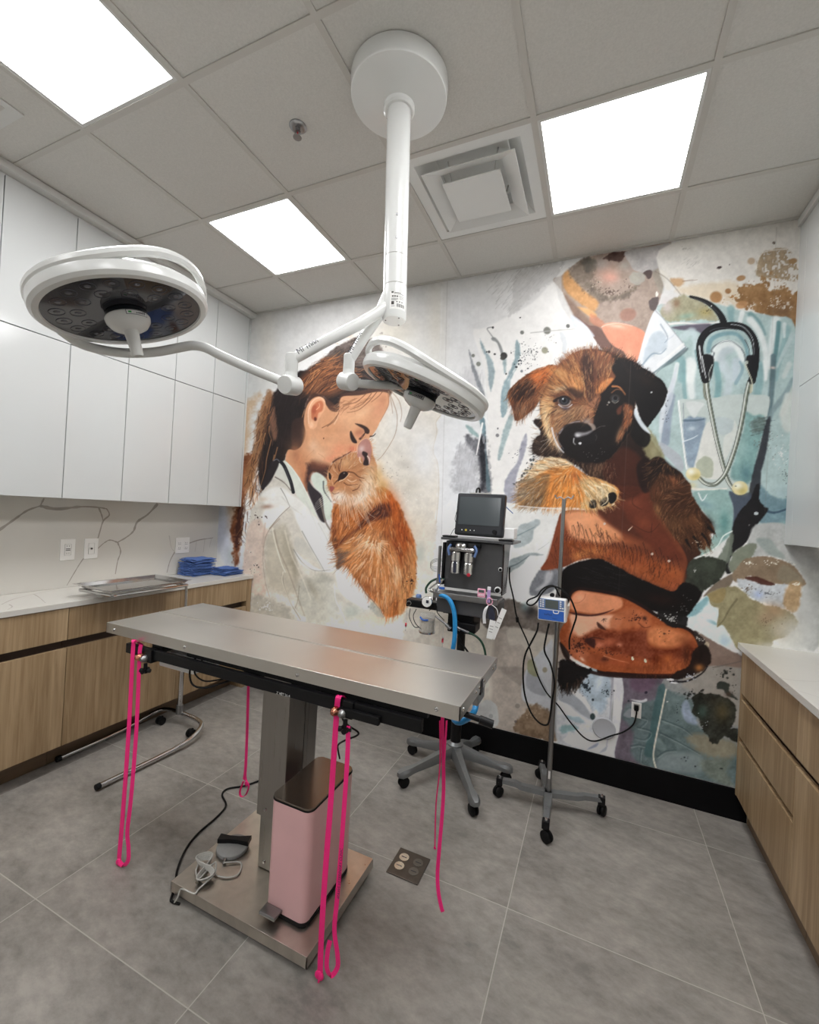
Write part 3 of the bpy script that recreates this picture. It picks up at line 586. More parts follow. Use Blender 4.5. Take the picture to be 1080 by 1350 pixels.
PG(Zc(280, 680, 5.4, [(500, 120), (560, 200), (590, 330), (640, 430), (600, 440), (540, 340), (500, 220)]), (160, 152, 132), 6, .5, 1); GB(404, 745, 6, 16, (226, 222, 212), .6, -12); GB(386, 740, 4, 26, (150, 140, 120), .4, -8); GB(412, 776, 4, 18, (150, 142, 122), .5, -30); GB(430, 762, 14, 5, (160, 158, 146), .5, 25); GB(446, 775, 18, 8, (214, 212, 205), .5, 20)
for q, c_, w_ in (([(362, 700), (368, 725), (380, 752), (392, 785), (402, 812)], (146, 132, 112), 2.4), ([(376, 700), (384, 730), (398, 760), (410, 790)], (226, 220, 208), 2.0), ([(420, 690), (432, 712), (440, 735)], (190, 190, 186), 2.2), ([(404, 662), (416, 690), (424, 712)], (204, 204, 200), 2.0), ([(456, 760), (470, 785), (480, 806)], (188, 192, 190), 2.0), ([(350, 690), (347, 720), (352, 752)], (186, 164, 148), 2.0), ([(372, 655), (384, 668), (398, 678)], (196, 194, 188), 2.0)):
    LN(q, c_, w_, w_*.4, .55, soft=1.8)
SP(340, 682, 12, 26, .3, 1.1, (60, 42, 36), .9, 9); SP(336, 745, 14, 16, .3, 1.2, (70, 60, 58), .9, 26); SP(352, 800, 16, 46, .3, 1.2, (226, 220, 206), .9, 7); SP(322, 722, 8, 12, .4, 1.2, (222, 218, 208), .8, 18)
# ---- cat body
CB = Zc(410, 660, 6.75, [(200, 30), (190, 180), (180, 330), (212, 430), (236, 600), (310, 588), (420, 720), (500, 840), (600, 930), (650, 1020), (700, 1040), (780, 1000), (900, 840), (930, 700), (934, 430), (905, 300), (845, 180), (790, 40), (740, -20), (690, -90), (590, -120), (480, -60), (300, 30)])
PG(CB, (176, 104, 56), 3, 1, 1.5, tex=16)
PG(Zc(410, 660, 6.75, [(860, 420), (934, 400), (934, 700), (900, 850), (790, 1010), (780, 800), (800, 600)]), (198, 142, 92), 4, .85, 1.5)
GB(515, 662, 12, 22, (190, 90, 34), .8, -20); GB(530, 700, 10, 26, (150, 66, 28), .8, -15); GB(526, 730, 8, 24, (126, 58, 28), .7, -10)
PG(Zc(410, 660, 6.75, [(360, 290), (440, 200), (520, 110), (600, 40), (690, 20), (720, 80), (690, 140), (600, 170), (520, 190), (440, 250), (370, 310), (300, 360), (230, 420), (215, 400), (280, 340)]), (70, 36, 30), 5, .9, 2)
GB(497, 674, 14, 9, (58, 34, 34), .7, -25); GB(505, 707, 7, 5, (58, 30, 24), .9); GB(520, 716, 5, 18, (110, 50, 26), .6, -25)
PG(Zc(410, 660, 6.75, [(240, 470), (330, 340), (440, 250), (560, 240), (680, 330), (760, 450), (790, 600), (780, 780), (700, 860), (560, 780), (430, 680), (320, 580)]), (196, 132, 84), 6, .8, 2)
GB(480, 716, 18, 9, (208, 158, 116), .8, -25); GB(520, 752, 8, 20, (216, 172, 130), .8, -10); GB(507, 785, 12, 18, (204, 150, 104), .8, 10); GB(462, 740, 12, 8, (180, 126, 84), .6); GB(478, 762, 12, 8, (140, 84, 52), .7, 45); GB(508, 800, 10, 10, (178, 118, 76), .7)
PG(Zc(410, 660, 6.75, [(236, 440), (300, 440), (350, 460), (300, 560), (236, 606)]), (96, 80, 72), 4, .9, 1); GB(440, 698, 4, 8, (96, 50, 34), .8); GB(441, 711, 4, 5, (60, 44, 44), .8); GB(450, 690, 8, 16, (196, 124, 76), .7)
BA = [(445, 690, 95), (470, 700, 130), (445, 730, 170), (480, 722, 150), (500, 722, 75), (515, 725, 55), (525, 700, 80), (515, 665, 75), (530, 740, 85), (490, 750, 95), (500, 790, 95), (470, 755, 110), (495, 680, 150), (540, 760, 90)]
FR(CB, BA, 1500, 9, 1.0, 24, .7, pal=[(222, 166, 116), (104, 50, 26), (190, 106, 52), (76, 38, 26)], spread=.22)
HN = Zc(410, 660, 6.75, [(330, 400), (440, 280), (580, 340), (700, 380), (780, 560), (780, 780), (640, 900), (520, 760), (400, 600)])
FR(HN, [(460, 725, 165), (475, 735, 140), (495, 735, 100), (512, 735, 65), (520, 750, 80), (500, 770, 92), (510, 790, 95)], 420, 11, 1.2, 16, .8, pal=[(240, 218, 192), (226, 190, 150), (208, 140, 80), (150, 84, 44)], spread=.14)
for a in range(22):
    th = math.radians(8+a*7.6+_rng.uniform(-3, 3)); r0_ = _rng.uniform(4, 12); r1_ = r0_+_rng.uniform(8, 16); LN([(492+r0_*math.cos(th), 712+r0_*math.sin(th)), (492+r1_*math.cos(th), 712+r1_*math.sin(th))], (236, 212, 184), 1.5, .3, .65)
GB(508, 752, 5, 12, (190, 122, 70), .6, -12); GB(495, 742, 4, 14, (196, 124, 66), .6); GB(524, 760, 4, 10, (228, 190, 152), .6); GB(486, 775, 10, 5, (120, 70, 44), .6, 45)
SP(543, 765, 8, 26, .4, 1.8, (70, 42, 34), .85, 16); SP(548, 775, 8, 18, .4, 1.3, (224, 190, 140), .8, 20); SP(492, 800, 10, 10, .5, 2, (96, 100, 96), .5, 8)
LN(Zc(410, 660, 6.75, [(440, 740), (500, 840), (560, 900), (640, 1010)]), (120, 84, 66), 1.2, .8, .8); PG(Zc(410, 660, 6.75, [(530, 890), (600, 940), (650, 1030), (590, 1030), (530, 960)]), (160, 164, 156), 2, .7, 1.5)
# ---- cat head
CH = Zc(420, 560, 7.714, [(490, 135), (530, 170), (548, 230), (552, 300), (590, 390), (600, 480), (590, 580), (560, 660), (500, 730), (400, 800), (300, 830), (230, 810), (150, 765), (120, 690), (95, 620), (88, 520), (110, 440), (150, 390), (230, 340), (330, 285), (395, 270), (400, 200), (440, 150)])
PG(CH, (184, 128, 88), 1.6, 1, .6); GB(446, 616, 7, 8, (150, 98, 66), .7); GB(466, 612, 10, 6, (172, 116, 78), .6); GB(472, 632, 8, 4, (160, 104, 68), .6, 20)
GB(488, 630, 9, 22, (222, 190, 152), .8); GB(478, 655, 16, 9, (234, 222, 206), .9, -35); GB(484, 640, 9, 9, (232, 214, 190), .8); GB(447, 655, 11, 7, (232, 224, 216), .9); GB(455, 610, 10, 6, (216, 172, 130), .7); GB(500, 625, 6, 14, (214, 176, 124), .8); GB(505, 640, 9, 12, (210, 160, 96), .7); GB(470, 640, 9, 5, (212, 160, 120), .7)
FR(CH, [(440, 610, 250), (455, 605, 280), (470, 620, 330), (490, 630, 70), (480, 655, 110), (450, 660, 110), (445, 640, 160), (465, 640, 20)], 430, 6, .8, 20, .6, pal=[(240, 220, 194), (130, 78, 48), (214, 156, 106)], spread=.25)
PG(Zc(420, 560, 7.714, [(490, 140), (525, 175), (542, 240), (535, 310), (520, 400), (470, 410), (440, 330), (400, 330), (395, 250), (420, 190), (450, 155)]), (178, 128, 120), 1.6, .95)
GB(477, 592, 4, 5, (206, 186, 182), .8, 20); PG(Zc(420, 560, 7.714, [(455, 270), (500, 290), (498, 330), (515, 400), (480, 415), (455, 400), (470, 340), (445, 300)]), (50, 36, 36), 1.4); LN(Zc(420, 560, 7.714, [(395, 290), (400, 210), (440, 160), (490, 138), (528, 170), (548, 240), (550, 310)]), (226, 178, 148), 1.1, 1.0, .9); LN(Zc(420, 560, 7.714, [(500, 320), (520, 350), (515, 395)]), (238, 214, 196), 1.4, .6); LN(Zc(420, 560, 7.714, [(420, 330), (425, 370), (440, 390)]), (230, 206, 190), 1.4, .6)
PG(Zc(420, 560, 7.714, [(205, 530), (222, 495), (255, 475), (290, 478), (302, 500), (285, 535), (250, 555), (225, 560), (200, 575)]), (44, 30, 28), 1.0); EL(454, 624, 1.2, 1.2, (130, 120, 112), .7); LN(Zc(420, 560, 7.714, [(215, 575), (260, 555), (305, 510), (320, 490)]), (236, 206, 170), 1.1, .7, .9)
PG(Zc(420, 560, 7.714, [(105, 490), (122, 495), (132, 530), (125, 560), (108, 545)]), (48, 32, 28), .9); LN(Zc(420, 560, 7.714, [(98, 500), (98, 540), (118, 570)]), (226, 190, 150), .9, .6, .9)
for q, w_ in (([(300, 478), (360, 490), (410, 530), (465, 545)], 1.9), ([(260, 590), (310, 615), (400, 605)], 1.3), ([(350, 670), (400, 650), (425, 610)], 1.2), ([(215, 470), (205, 430), (215, 390)], 1.5), ([(175, 440), (165, 400)], 1.3), ([(235, 350), (225, 400), (220, 450)], 1.3), ([(200, 560), (170, 590), (155, 610)], 1.6), ([(150, 380), (200, 345), (260, 320)], 2.2), ([(130, 420), (110, 470)], 1.2), ([(420, 560), (440, 580)], 1.0)):
    LN(Zc(420, 560, 7.714, q), (86, 48, 34), w_, w_*.4, .85)
PG(Zc(420, 560, 7.714, [(115, 630), (140, 625), (165, 640), (150, 665), (135, 685), (120, 665)]), (156, 84, 76), 1.2); LN(Zc(420, 560, 7.714, [(150, 610), (135, 560), (150, 520)]), (226, 170, 130), 1.4, .8, .7)
LN(Zc(420, 560, 7.714, [(140, 690), (165, 705), (210, 690)]), (120, 84, 74), 1.0, .6, .8); LN(Zc(420, 560, 7.714, [(300, 560), (340, 580), (390, 560)]), (236, 206, 176), 1.3, .7, .8)
for k in range(16):
    x_ = 446+k*2.1; LN([(x_, 652+k % 3*2), (x_+2+k*.3, 668+k % 4*2), (x_+3+k*.9, 682+k % 5*4)], (240, 226, 208), .8, .3, .75)
for k in range(5): LN([(436, 650+k*2), (426, 654+k*3), (416-k, 664+k*3)], (236, 232, 226), .6, .3, .6)
FR(Zc(420, 560, 7.714, [(400, 800), (500, 700), (600, 600), (700, 680), (620, 760), (450, 860)]), [(480, 650, 60), (500, 650, 70)], 120, 9, .9, 14, .7, pal=[(240, 222, 200), (210, 140, 80), (226, 190, 150)])
# ---- doctor: left side of the coat, brush marks
PG([(624, 440), (640, 432), (700, 401), (731, 369), (742, 384), (756, 418), (774, 430), (797, 462), (774, 462), (740, 478), (735, 484), (700, 492), (712, 545), (704, 580), (700, 610), (684, 664), (740, 671), (735, 687), (720, 740), (699, 778), (696, 798), (640, 792), (650, 700), (645, 650), (643, 600), (641, 500)], (233, 231, 228), 2.5, .95, 1)
def HT(poly, ang, n, c, ln=14, op=.5, wd=.7): FR(poly, [(0, 0, ang)], n, ln, wd, 8, op, pal=[c], spread=.08, bend=.05)
HT([(640, 372), (700, 348), (742, 350), (728, 372), (690, 395), (662, 418)], -48, 160, (160, 158, 158), 12, .5)
PG([(684, 362), (742, 345), (728, 372), (700, 392), (670, 418), (676, 395)], (188, 186, 184), 3, .6, 3)
HT([(606, 486), (632, 482), (640, 510), (622, 522), (608, 516)], 95, 160, (168, 166, 170), 8, .5)
GB(620, 500, 12, 16, (196, 194, 198), .7)
TEAL = (132, 154, 160)
for q, c_, op in (
    (Zc(500, 360, 5.4, [(718, 468), (735, 500), (765, 560), (810, 630), (822, 700), (812, 780), (795, 842), (782, 780), (776, 680), (755, 590), (725, 520)]), (146, 163, 168), .9),
    (Zc(500, 360, 5.4, [(975, 482), (1000, 510), (1000, 600), (960, 690), (915, 780), (895, 880), (885, 1020), (868, 990), (868, 880), (880, 800), (930, 700), (965, 600)]), TEAL, .9),
    (Zc(500, 360, 5.4, [(640, 550), (665, 620), (700, 720), (740, 820), (758, 900), (750, 980), (730, 880), (690, 780), (660, 680)]), (120, 124, 130), .8),
    (Zc(500, 360, 5.4, [(880, 610), (905, 620), (905, 700), (890, 720), (882, 660)]), (150, 168, 170), .9),
    (Zc(560, 480, 6.136, [(700, 400), (715, 440), (690, 540), (650, 660), (610, 770), (590, 760), (610, 660), (630, 560), (660, 470)]), (150, 170, 172), .85),
    (Zc(560, 480, 6.136, [(640, 180), (680, 120), (740, 40), (700, 130), (680, 280), (660, 400), (625, 430), (618, 330)]), (140, 162, 168), .9),
    (Zc(560, 480, 6.136, [(820, 560), (830, 640), (790, 780), (745, 900), (740, 1000), (745, 1130), (690, 1140), (650, 1090), (645, 980), (680, 890), (750, 790), (780, 650)]), (150, 150, 164), .85),
    (Zc(560, 480, 6.136, [(380, 240), (430, 280), (470, 350), (490, 470), (500, 640), (470, 600), (450, 480), (410, 380), (380, 300)]), (100, 130, 140), .85),
    (Zc(560, 480, 6.136, [(330, 490), (390, 520), (440, 580), (420, 590), (360, 550)]), (130, 158, 158), .8)):
    PG(q, c_, 2.2, op, .8, tex=20)
PG(Zc(560, 480, 6.136, [(480, 560), (500, 640), (520, 860), (540, 1030), (440, 1030), (450, 880), (440, 820), (400, 720), (330, 620), (340, 570), (430, 600)]), (88, 88, 94), 6, .85, 3, tex=40)
PG(Zc(560, 480, 6.136, [(460, 560), (490, 700), (500, 900), (480, 1020), (445, 1010), (455, 860), (440, 700)]), (36, 36, 42), 4, .85, 1.5, tex=30); PG(Zc(560, 480, 6.136, [(490, 640), (510, 800), (535, 1010), (500, 1010), (495, 820)]), (96, 118, 126), 2, .8)
PG(Zc(560, 480, 6.136, [(250, 680), (340, 660), (420, 760), (440, 900), (430, 1020), (250, 1020), (240, 860)]), (178, 178, 182), 8, .7, 4, tex=24); GB(618, 612, 6, 7, (206, 208, 212), .7)
HT([(600, 580), (625, 575), (634, 640), (604, 645)], 100, 130, (140, 140, 146), 7, .5)
LN(Zc(560, 480, 6.136, [(468, 480), (445, 600), (420, 732)]), (240, 240, 238), 2.6, 1.2); EL(638, 580, 1.6, 5, (150, 152, 158), .8); LN([(631, 541), (640, 552), (645, 560)], (238, 240, 240), 2, 1, .9); LN([(640, 500), (641, 550), (643, 600)], (236, 236, 234), 2.2, 1.5, .7)
LN(Zc(500, 360, 5.4, [(812, 385), (770, 395), (790, 430), (820, 470)]), (150, 150, 150), 1.6, 1.4, .9); PG(Zc(500, 360, 5.4, [(800, 462), (830, 462), (865, 510), (885, 570), (870, 580), (840, 500), (805, 480)]), (130, 132, 132), 1.6, .9); EL(664.5, 469, 4.6, 4.4, (56, 56, 54), .95); EL(663, 472.5, 3.4, 2.4, (70, 70, 66), .9)
for x_, y_, r_, c_ in ((624, 469, 2.3, (120, 122, 116)), (631, 480, 3, (124, 126, 118)), (645, 464, 1.8, (70, 70, 70)), (642, 464, 1.1, (60, 60, 60)), (652.5, 467, 1.5, (70, 70, 70)), (688.5, 438.5, 2.6, (110, 110, 106)), (650, 432, 1.5, (60, 60, 60)), (686, 419, 1.1, (50, 50, 50)), (674, 465.5, 1, (50, 50, 50)), (667.5, 493, 1.2, (50, 50, 50)), (656, 574, 2.3, (120, 120, 122)), (656.5, 565, 1.1, (80, 80, 84)), (688, 489.5, 1.8, (120, 128, 134)), (721.5, 436, 4.8, (112, 112, 104)), (749, 430, 2.6, (100, 100, 98)), (718.5, 462, 4.3, (150, 148, 128)), (681, 484, 1.6, (40, 44, 52)), (684, 480, 1.3, (40, 44, 52))):
    EL(x_, y_, r_, r_, c_, .92, 0, .35)
SP(700, 465, 22, 90, .3, 1.1, (90, 92, 92), .8, 20); SP(686, 475, 10, 26, .4, 1.3, (40, 46, 56), .9, 18); PG([(738, 440), (744, 440), (748, 455), (744, 475), (738, 476), (742, 458)], (206, 210, 214), 2, .8, 1)
LN([(700, 439), (730, 436), (758, 434)], (170, 170, 166), 1.6, .8, .7); SP(725, 445, 18, 20, .3, .8, (150, 150, 148), .6, 6)
for k in range(26): EL(683+k*.9+_rng.normal(0, 2.2), 640-k*1.5+_rng.normal(0, 3), .6+_rng.rand()*1.6, .6+_rng.rand()*1.2, (58, 62, 66), .9, k*20, .5)
SP(682, 600, 10, 24, .3, .8, (70, 76, 86), .8, 10)
# lower left of the doctor's coat
PG([(662, 665), (700, 667), (742, 672), (735, 688), (727, 715), (720, 740), (708, 762), (699, 778), (696, 800), (676, 793), (640, 790), (640, 700)], (220, 220, 217), 1.5, 1, .4)
PG(Zc(640, 660, 6.75, [(300, 230), (380, 200), (450, 165), (485, 180), (480, 215), (430, 260), (410, 360), (300, 420), (250, 400)]), (160, 170, 172), 2.2, .9, .6, tex=16); LN(Zc(640, 660, 6.75, [(290, 310), (360, 275), (440, 235)]), (112, 126, 130), 2, .8, .7)
PG(Zc(640, 660, 6.75, [(210, 540), (300, 500), (390, 465), (470, 470), (522, 482), (470, 490), (395, 495), (330, 570), (250, 620), (210, 640)]), (142, 152, 154), 2, .9, .6, tex=16); LN(Zc(640, 660, 6.75, [(215, 590), (290, 560), (390, 490)]), (94, 104, 108), 2.4, .8, .8); LN(Zc(640, 660, 6.75, [(470, 440), (530, 400), (570, 370)]), (180, 182, 182), 1, .6, .8)
PG(Zc(640, 660, 6.75, [(480, 620), (580, 600), (700, 598), (690, 700), (640, 760), (560, 830), (440, 850), (390, 830), (410, 740)]), (112, 114, 120), 2.5, .95, 1, tex=16); PG(Zc(640, 660, 6.75, [(540, 640), (600, 640), (580, 720), (500, 790), (450, 790), (520, 730)]), (190, 190, 194), 4, .8)
# ---- taupe field, lower left
PG([(600, 800), (620, 806), (640, 796), (676, 792), (700, 798), (750, 800), (745, 850), (738, 960), (700, 972), (640, 958), (560, 935), (540, 860)], (146, 137, 128), 3, .95, 2, tex=12)
PG([(545, 800), (600, 806), (632, 806), (650, 830), (648, 880), (640, 930), (560, 910), (530, 850)], (186, 180, 170), 6, .9, 2, tex=10); PG([(628, 796), (672, 790), (698, 800), (735, 812), (748, 830), (740, 842), (700, 830), (676, 826), (640, 826)], (96, 88, 82), 3, .9, 2, tex=20); GB(700, 806, 9, 8, (30, 28, 30), .8); GB(692, 800, 6, 6, (96, 120, 124), .6)
PG([(672, 828), (720, 836), (736, 840), (722, 860), (700, 868), (688, 850), (672, 850)], (170, 164, 154), 2, .8, 1); PG([(640, 880), (690, 880), (690, 905), (662, 886), (650, 874)], (118, 110, 104), 2.5, .6)
PG(Zc(630, 840, 5.684, [(450, 130), (520, 60), (560, 20), (560, 260), (545, 560), (470, 520), (350, 480), (330, 400), (360, 250)]), (168, 172, 178), 2.5, .85, 1); PG(Zc(630, 840, 5.684, [(380, 250), (460, 290), (520, 400), (490, 440), (370, 380)]), (132, 134, 140), 2, .8)
PG(Zc(630, 840, 5.684, [(370, 190), (410, 170), (450, 260), (440, 295), (380, 260)]), (120, 120, 92), 1.5, .85, 1); EL(718.5, 883, 3.2, 3.6, (126, 120, 104), .9, 0, .4); EL(682.5, 930.5, 3.2, 3.2, (110, 104, 98), .7)
PG(Zc(630, 840, 5.684, [(0, 500), (90, 480), (150, 540), (140, 680), (0, 650)]), (166, 168, 168), 2, .85, 2); EL(647.5, 944, 2.8, 3, (132, 134, 134), .8)
PG(Zc(630, 840, 5.684, [(300, 620), (360, 540), (420, 500), (500, 540), (590, 600), (610, 640), (590, 700), (620, 760), (560, 780), (460, 760), (280, 700)]), (104, 84, 64), 3, .8, 3, tex=24); SP(700, 940, 22, 60, .3, 1.1, (160, 144, 122), .7, 12); EL(680, 951, 1.8, 1.8, (84, 76, 72), .8)
# ---- lower right field
PG([(738, 885), (770, 880), (880, 888), (990, 870), (985, 1060), (860, 1030), (740, 985)], (120, 122, 122), 3, 1, 1, tex=14)
PG([(738, 900), (770, 885), (812, 888), (806, 940), (800, 1000), (760, 990), (735, 980)], (172, 174, 178), 2.5, .95, 1, tex=14)
PG(Zc(630, 840, 5.684, [(860, 240), (960, 260), (1000, 330), (980, 450), (940, 560), (880, 560), (830, 470), (780, 420), (760, 370), (800, 320)]), (140, 156, 168), 4, .8, 3, tex=26); GB(790, 900, 6, 14, (196, 202, 210), .7, 20)
PG(Zc(630, 840, 5.684, [(620, 410), (700, 410), (780, 480), (840, 570), (860, 620), (780, 580), (700, 510), (610, 470)]), (136, 140, 146), 1.8, .95); PG(Zc(630, 840, 5.684, [(690, 385), (760, 420), (820, 480), (850, 560), (780, 480), (720, 430)]), (196, 194, 192), 1.6, .95); EL(781.5, 944.5, 3.4, 4.4, (40, 52, 52), .95)
PG(Zc(630, 840, 5.684, [(590, 480), (680, 510), (780, 600), (860, 640), (750, 620), (640, 560)]), (198, 198, 198), 2, .8); PG(Zc(630, 840, 5.684, [(660, 590), (760, 600), (800, 640), (720, 630)]), (130, 150, 158), 2.5, .8, 1); PG(Zc(630, 840, 5.684, [(620, 670), (720, 660), (760, 690), (640, 720)]), (112, 142, 144), 3, .8, 2); PG(Zc(630, 840, 5.684, [(640, 770), (800, 720), (1030, 720), (1030, 900), (820, 850)]), (190, 190, 192), 3, .85)
PG(Zc(630, 840, 5.684, [(820, 840), (900, 790), (890, 820)]), (120, 128, 146), 2, .8); PG(Zc(630, 840, 5.684, [(910, 865), (980, 805), (960, 850)]), (140, 144, 152), 2, .8); GB(774, 957, 4, 2, (190, 188, 168), .8); GB(812, 900, 5, 20, (122, 118, 130), .7); GB(822, 888, 20, 5, (110, 84, 100), .7)
PG(Zc(800, 860, 5.684, [(60, 140), (138, 140), (128, 300), (100, 560), (66, 800), (-10, 790), (30, 600), (50, 380)]), (186, 186, 190), 1.2, .95); LN(Zc(800, 860, 5.684, [(45, 160), (25, 480), (0, 700)]), (128, 128, 138), 2, 1.5, .6)
PG(Zc(800, 860, 5.684, [(140, 150), (420, 160), (400, 260), (380, 420), (340, 600), (280, 820), (66, 800), (100, 560), (128, 300)]), (88, 80, 90), 1.6, .95, .3, tex=14); PG(Zc(800, 860, 5.684, [(200, 170), (360, 180), (350, 260), (260, 300), (180, 260)]), (92, 70, 86), 5, .7)
PG(Zc(800, 860, 5.684, [(390, 250), (440, 270), (640, 360), (700, 560), (980, 700), (1000, 1000), (370, 870), (270, 840), (180, 760), (200, 600), (120, 480), (160, 380), (300, 360), (370, 330)]), (84, 100, 101), 5, .9, 2, tex=16)
PG(Zc(800, 860, 5.684, [(395, 250), (440, 265), (400, 500), (350, 680), (350, 780), (280, 760), (320, 600), (350, 420)]), (58, 84, 86), 2, .8); PG(Zc(800, 860, 5.684, [(380, 640), (440, 700), (430, 740), (360, 700)]), (108, 124, 124), 2.5, .7)
PG(Zc(800, 860, 5.684, [(440, 760), (700, 770), (700, 900), (450, 880), (370, 860)]), (122, 132, 134), 6, .7, 2); PG(Zc(800, 860, 5.684, [(600, 640), (780, 620), (960, 680), (950, 780), (760, 780)]), (134, 122, 100), 7, .7, 3); PG(Zc(800, 860, 5.684, [(720, 800), (920, 810), (900, 900), (960, 1010), (800, 960), (700, 860)]), (104, 110, 100), 5, .7, 3, tex=22)
PG(Zc(800, 860, 5.684, [(620, 90), (1010, 90), (1010, 560), (640, 300), (560, 240)]), (140, 135, 128), 5, .9, 1.5); PG(Zc(800, 860, 5.684, [(560, 400), (600, 350), (640, 440), (690, 540), (600, 520), (560, 470)]), (128, 140, 158), 3, .9, 2, tex=30)
for q in ([(230, 560), (330, 590), (290, 650), (210, 640)], [(200, 480), (300, 500), (250, 560)], [(400, 600), (540, 670), (700, 760)], [(410, 500), (560, 560), (640, 620)], [(260, 720), (250, 800), (270, 830)], [(380, 780), (440, 740), (520, 730)], [(180, 700), (240, 690), (280, 700)]):
    LN(Zc(800, 860, 5.684, q), (56, 70, 74), 2.2, .8, .6); LN([(a+1, b+2.4) for a, b in Zc(800, 860, 5.684, q)], (138, 150, 150), 1.2, .6, .5)
LN(Zc(800, 860, 5.684, [(445, 278), (420, 400), (395, 520), (370, 640), (352, 740), (352, 800), (368, 862)]), (196, 192, 178), 2.0, 2.2, .95)
DK = (38, 39, 34)
PG(Zc(800, 860, 5.684, [(640, 340), (680, 312), (760, 308), (850, 320), (920, 350), (962, 400), (972, 480), (950, 540), (930, 570), (985, 575), (985, 665), (940, 660), (900, 632), (860, 650), (820, 692), (780, 670), (740, 600), (700, 545), (690, 490), (650, 470), (630, 440), (655, 400)]), DK, 1.4, .97, 1.6, tex=26)
GB(926, 938, 7, 9, (62, 82, 74), .7); GB(952, 938, 10, 14, (74, 66, 44), .8); GB(940, 925, 8, 5, (54, 50, 40), .6); PG(Zc(800, 860, 5.684, [(825, 240), (860, 218), (920, 240), (915, 290), (980, 355), (900, 320), (870, 280), (830, 270)]), (44, 48, 44), 1.4, .95, 1); GB(961, 915, 5, 4, (64, 52, 44), .8)
SP(910, 915, 12, 40, .4, 1.8, (34, 36, 36), .9, 9); SP(955, 888, 14, 34, .4, 1.7, (36, 38, 36), .9, 8); SP(968, 905, 5, 20, .3, .9, (36, 38, 36), .8, 22); SP(893, 935, 8, 26, .3, .9, (40, 46, 50), .8, 18); SP(851, 913, 5, 5, .5, 2, (36, 34, 44), .9, 4); EL(926, 910, 3, 1.6, (40, 38, 36), .9, -30); SP(905, 1000, 20, 9, .4, 1.5, (44, 52, 56), .9, 8); SP(880, 925, 2, 2, .6, 1, (190, 200, 196), .9); SP(930, 955, 12, 10, .3, .9, (150, 156, 158), .8, 12); EL(951, 1013, 2.2, 1.4, (44, 52, 48), .9)
SP(772, 905, 16, 70, .4, 2.2, (30, 36, 42), .9, 14); SP(800, 912, 12, 26, .3, 1.4, (34, 40, 48), .9, 10)
PG(Zc(800, 860, 5.684, [(180, 350), (260, 358), (296, 345), (300, 365), (250, 378), (210, 365)]), (180, 180, 184), 1.2, .9); PG(Zc(800, 860, 5.684, [(125, 470), (170, 420), (200, 440), (180, 490)]), (132, 134, 140), 2, .8)
EL(829, 924, 1.4, 1.6, (40, 44, 50), .9); GB(832, 930, 10, 3, (128, 128, 134), .4)
# ---- doctor: neck, beard and scrubs neckline
PG(Zc(700, 310, 5.4, [(160, 320), (215, 290), (260, 250), (370, 170), (520, 130), (680, 110), (900, 60), (1000, 50), (960, 150), (920, 210), (950, 290), (930, 420), (890, 530), (850, 610), (820, 690), (745, 925), (690, 900), (520, 822), (400, 655), (310, 585), (220, 400)]), (166, 148, 136), 1.8, 1, .5, tex=12)
PG(Zc(700, 310, 5.4, [(225, 300), (262, 250), (300, 300), (380, 390), (460, 450), (480, 500), (440, 540), (340, 480), (250, 400)]), (206, 152, 96), 3.5, .9, 1, tex=20); PG(Zc(700, 310, 5.4, [(330, 510), (420, 530), (470, 570), (440, 590), (360, 540)]), (226, 172, 112), 2.5, .85); PG(Zc(700, 310, 5.4, [(235, 420), (330, 510), (420, 600), (500, 660), (520, 720), (420, 650), (310, 580)]), (132, 106, 92), 4, .8)
PG(Zc(700, 310, 5.4, [(268, 270), (370, 170), (430, 150), (450, 250), (460, 380), (520, 430), (640, 430), (760, 360), (700, 430), (560, 470), (440, 440), (340, 360)]), (120, 108, 96), 5, .8, 3, tex=30)
PG(Zc(700, 310, 5.4, [(370, 175), (430, 160), (470, 200), (440, 260), (390, 260)]), (96, 92, 84), 4, .8, 2); GB(800, 362, 15, 15, (206, 164, 146), .85); GB(806, 366, 9, 6, (218, 162, 146), .8); GB(793, 348, 10, 8, (176, 172, 168), .6); GB(824, 350, 8, 6, (170, 166, 158), .7)
SP(806, 385, 24, 90, .3, 1.3, (94, 78, 70), .7, 7); SP(790, 372, 16, 60, .3, 1.0, (200, 184, 166), .8, 16); SP(780, 380, 12, 30, .3, 1, (90, 80, 70), .7, 14); SP(830, 378, 14, 40, .3, 1, (96, 78, 66), .7, 10)
PG(Zc(700, 310, 5.4, [(510, 170), (560, 135), (680, 118), (672, 160), (630, 190), (560, 180)]), (84, 62, 56), 1.5, .95, 1.5, tex=26); PG(Zc(700, 310, 5.4, [(672, 120), (880, 78), (995, 60), (930, 180), (900, 240), (820, 270), (740, 255), (710, 215)]), (182, 178, 176), 1.8, .95, .8, tex=14)
PG(Zc(700, 310, 5.4, [(720, 260), (800, 270), (810, 310), (760, 350), (700, 330)]), (176, 174, 164), 2, .8, 2); PG(Zc(700, 310, 5.4, [(800, 270), (830, 250), (862, 256), (858, 300), (835, 314), (818, 290)]), (80, 66, 64), 1.3, .95, .6); PG(Zc(700, 310, 5.4, [(842, 470), (880, 445), (910, 450), (895, 520), (870, 540), (845, 515)]), (92, 82, 80), 1.3, .95, .8); EL(866, 388, 1.8, 3.6, (236, 234, 226), .95); EL(828, 415, 11, 8.5, (160, 112, 96), .7, -15, .3); PG(Zc(700, 310, 5.4, [(870, 250), (950, 250), (955, 330), (930, 420), (880, 330)]), (150, 146, 134), 3, .6)
PG(Zc(700, 310, 5.4, [(430, 560), (520, 620), (500, 660), (420, 620)]), (190, 120, 92), 3, .7, 1)
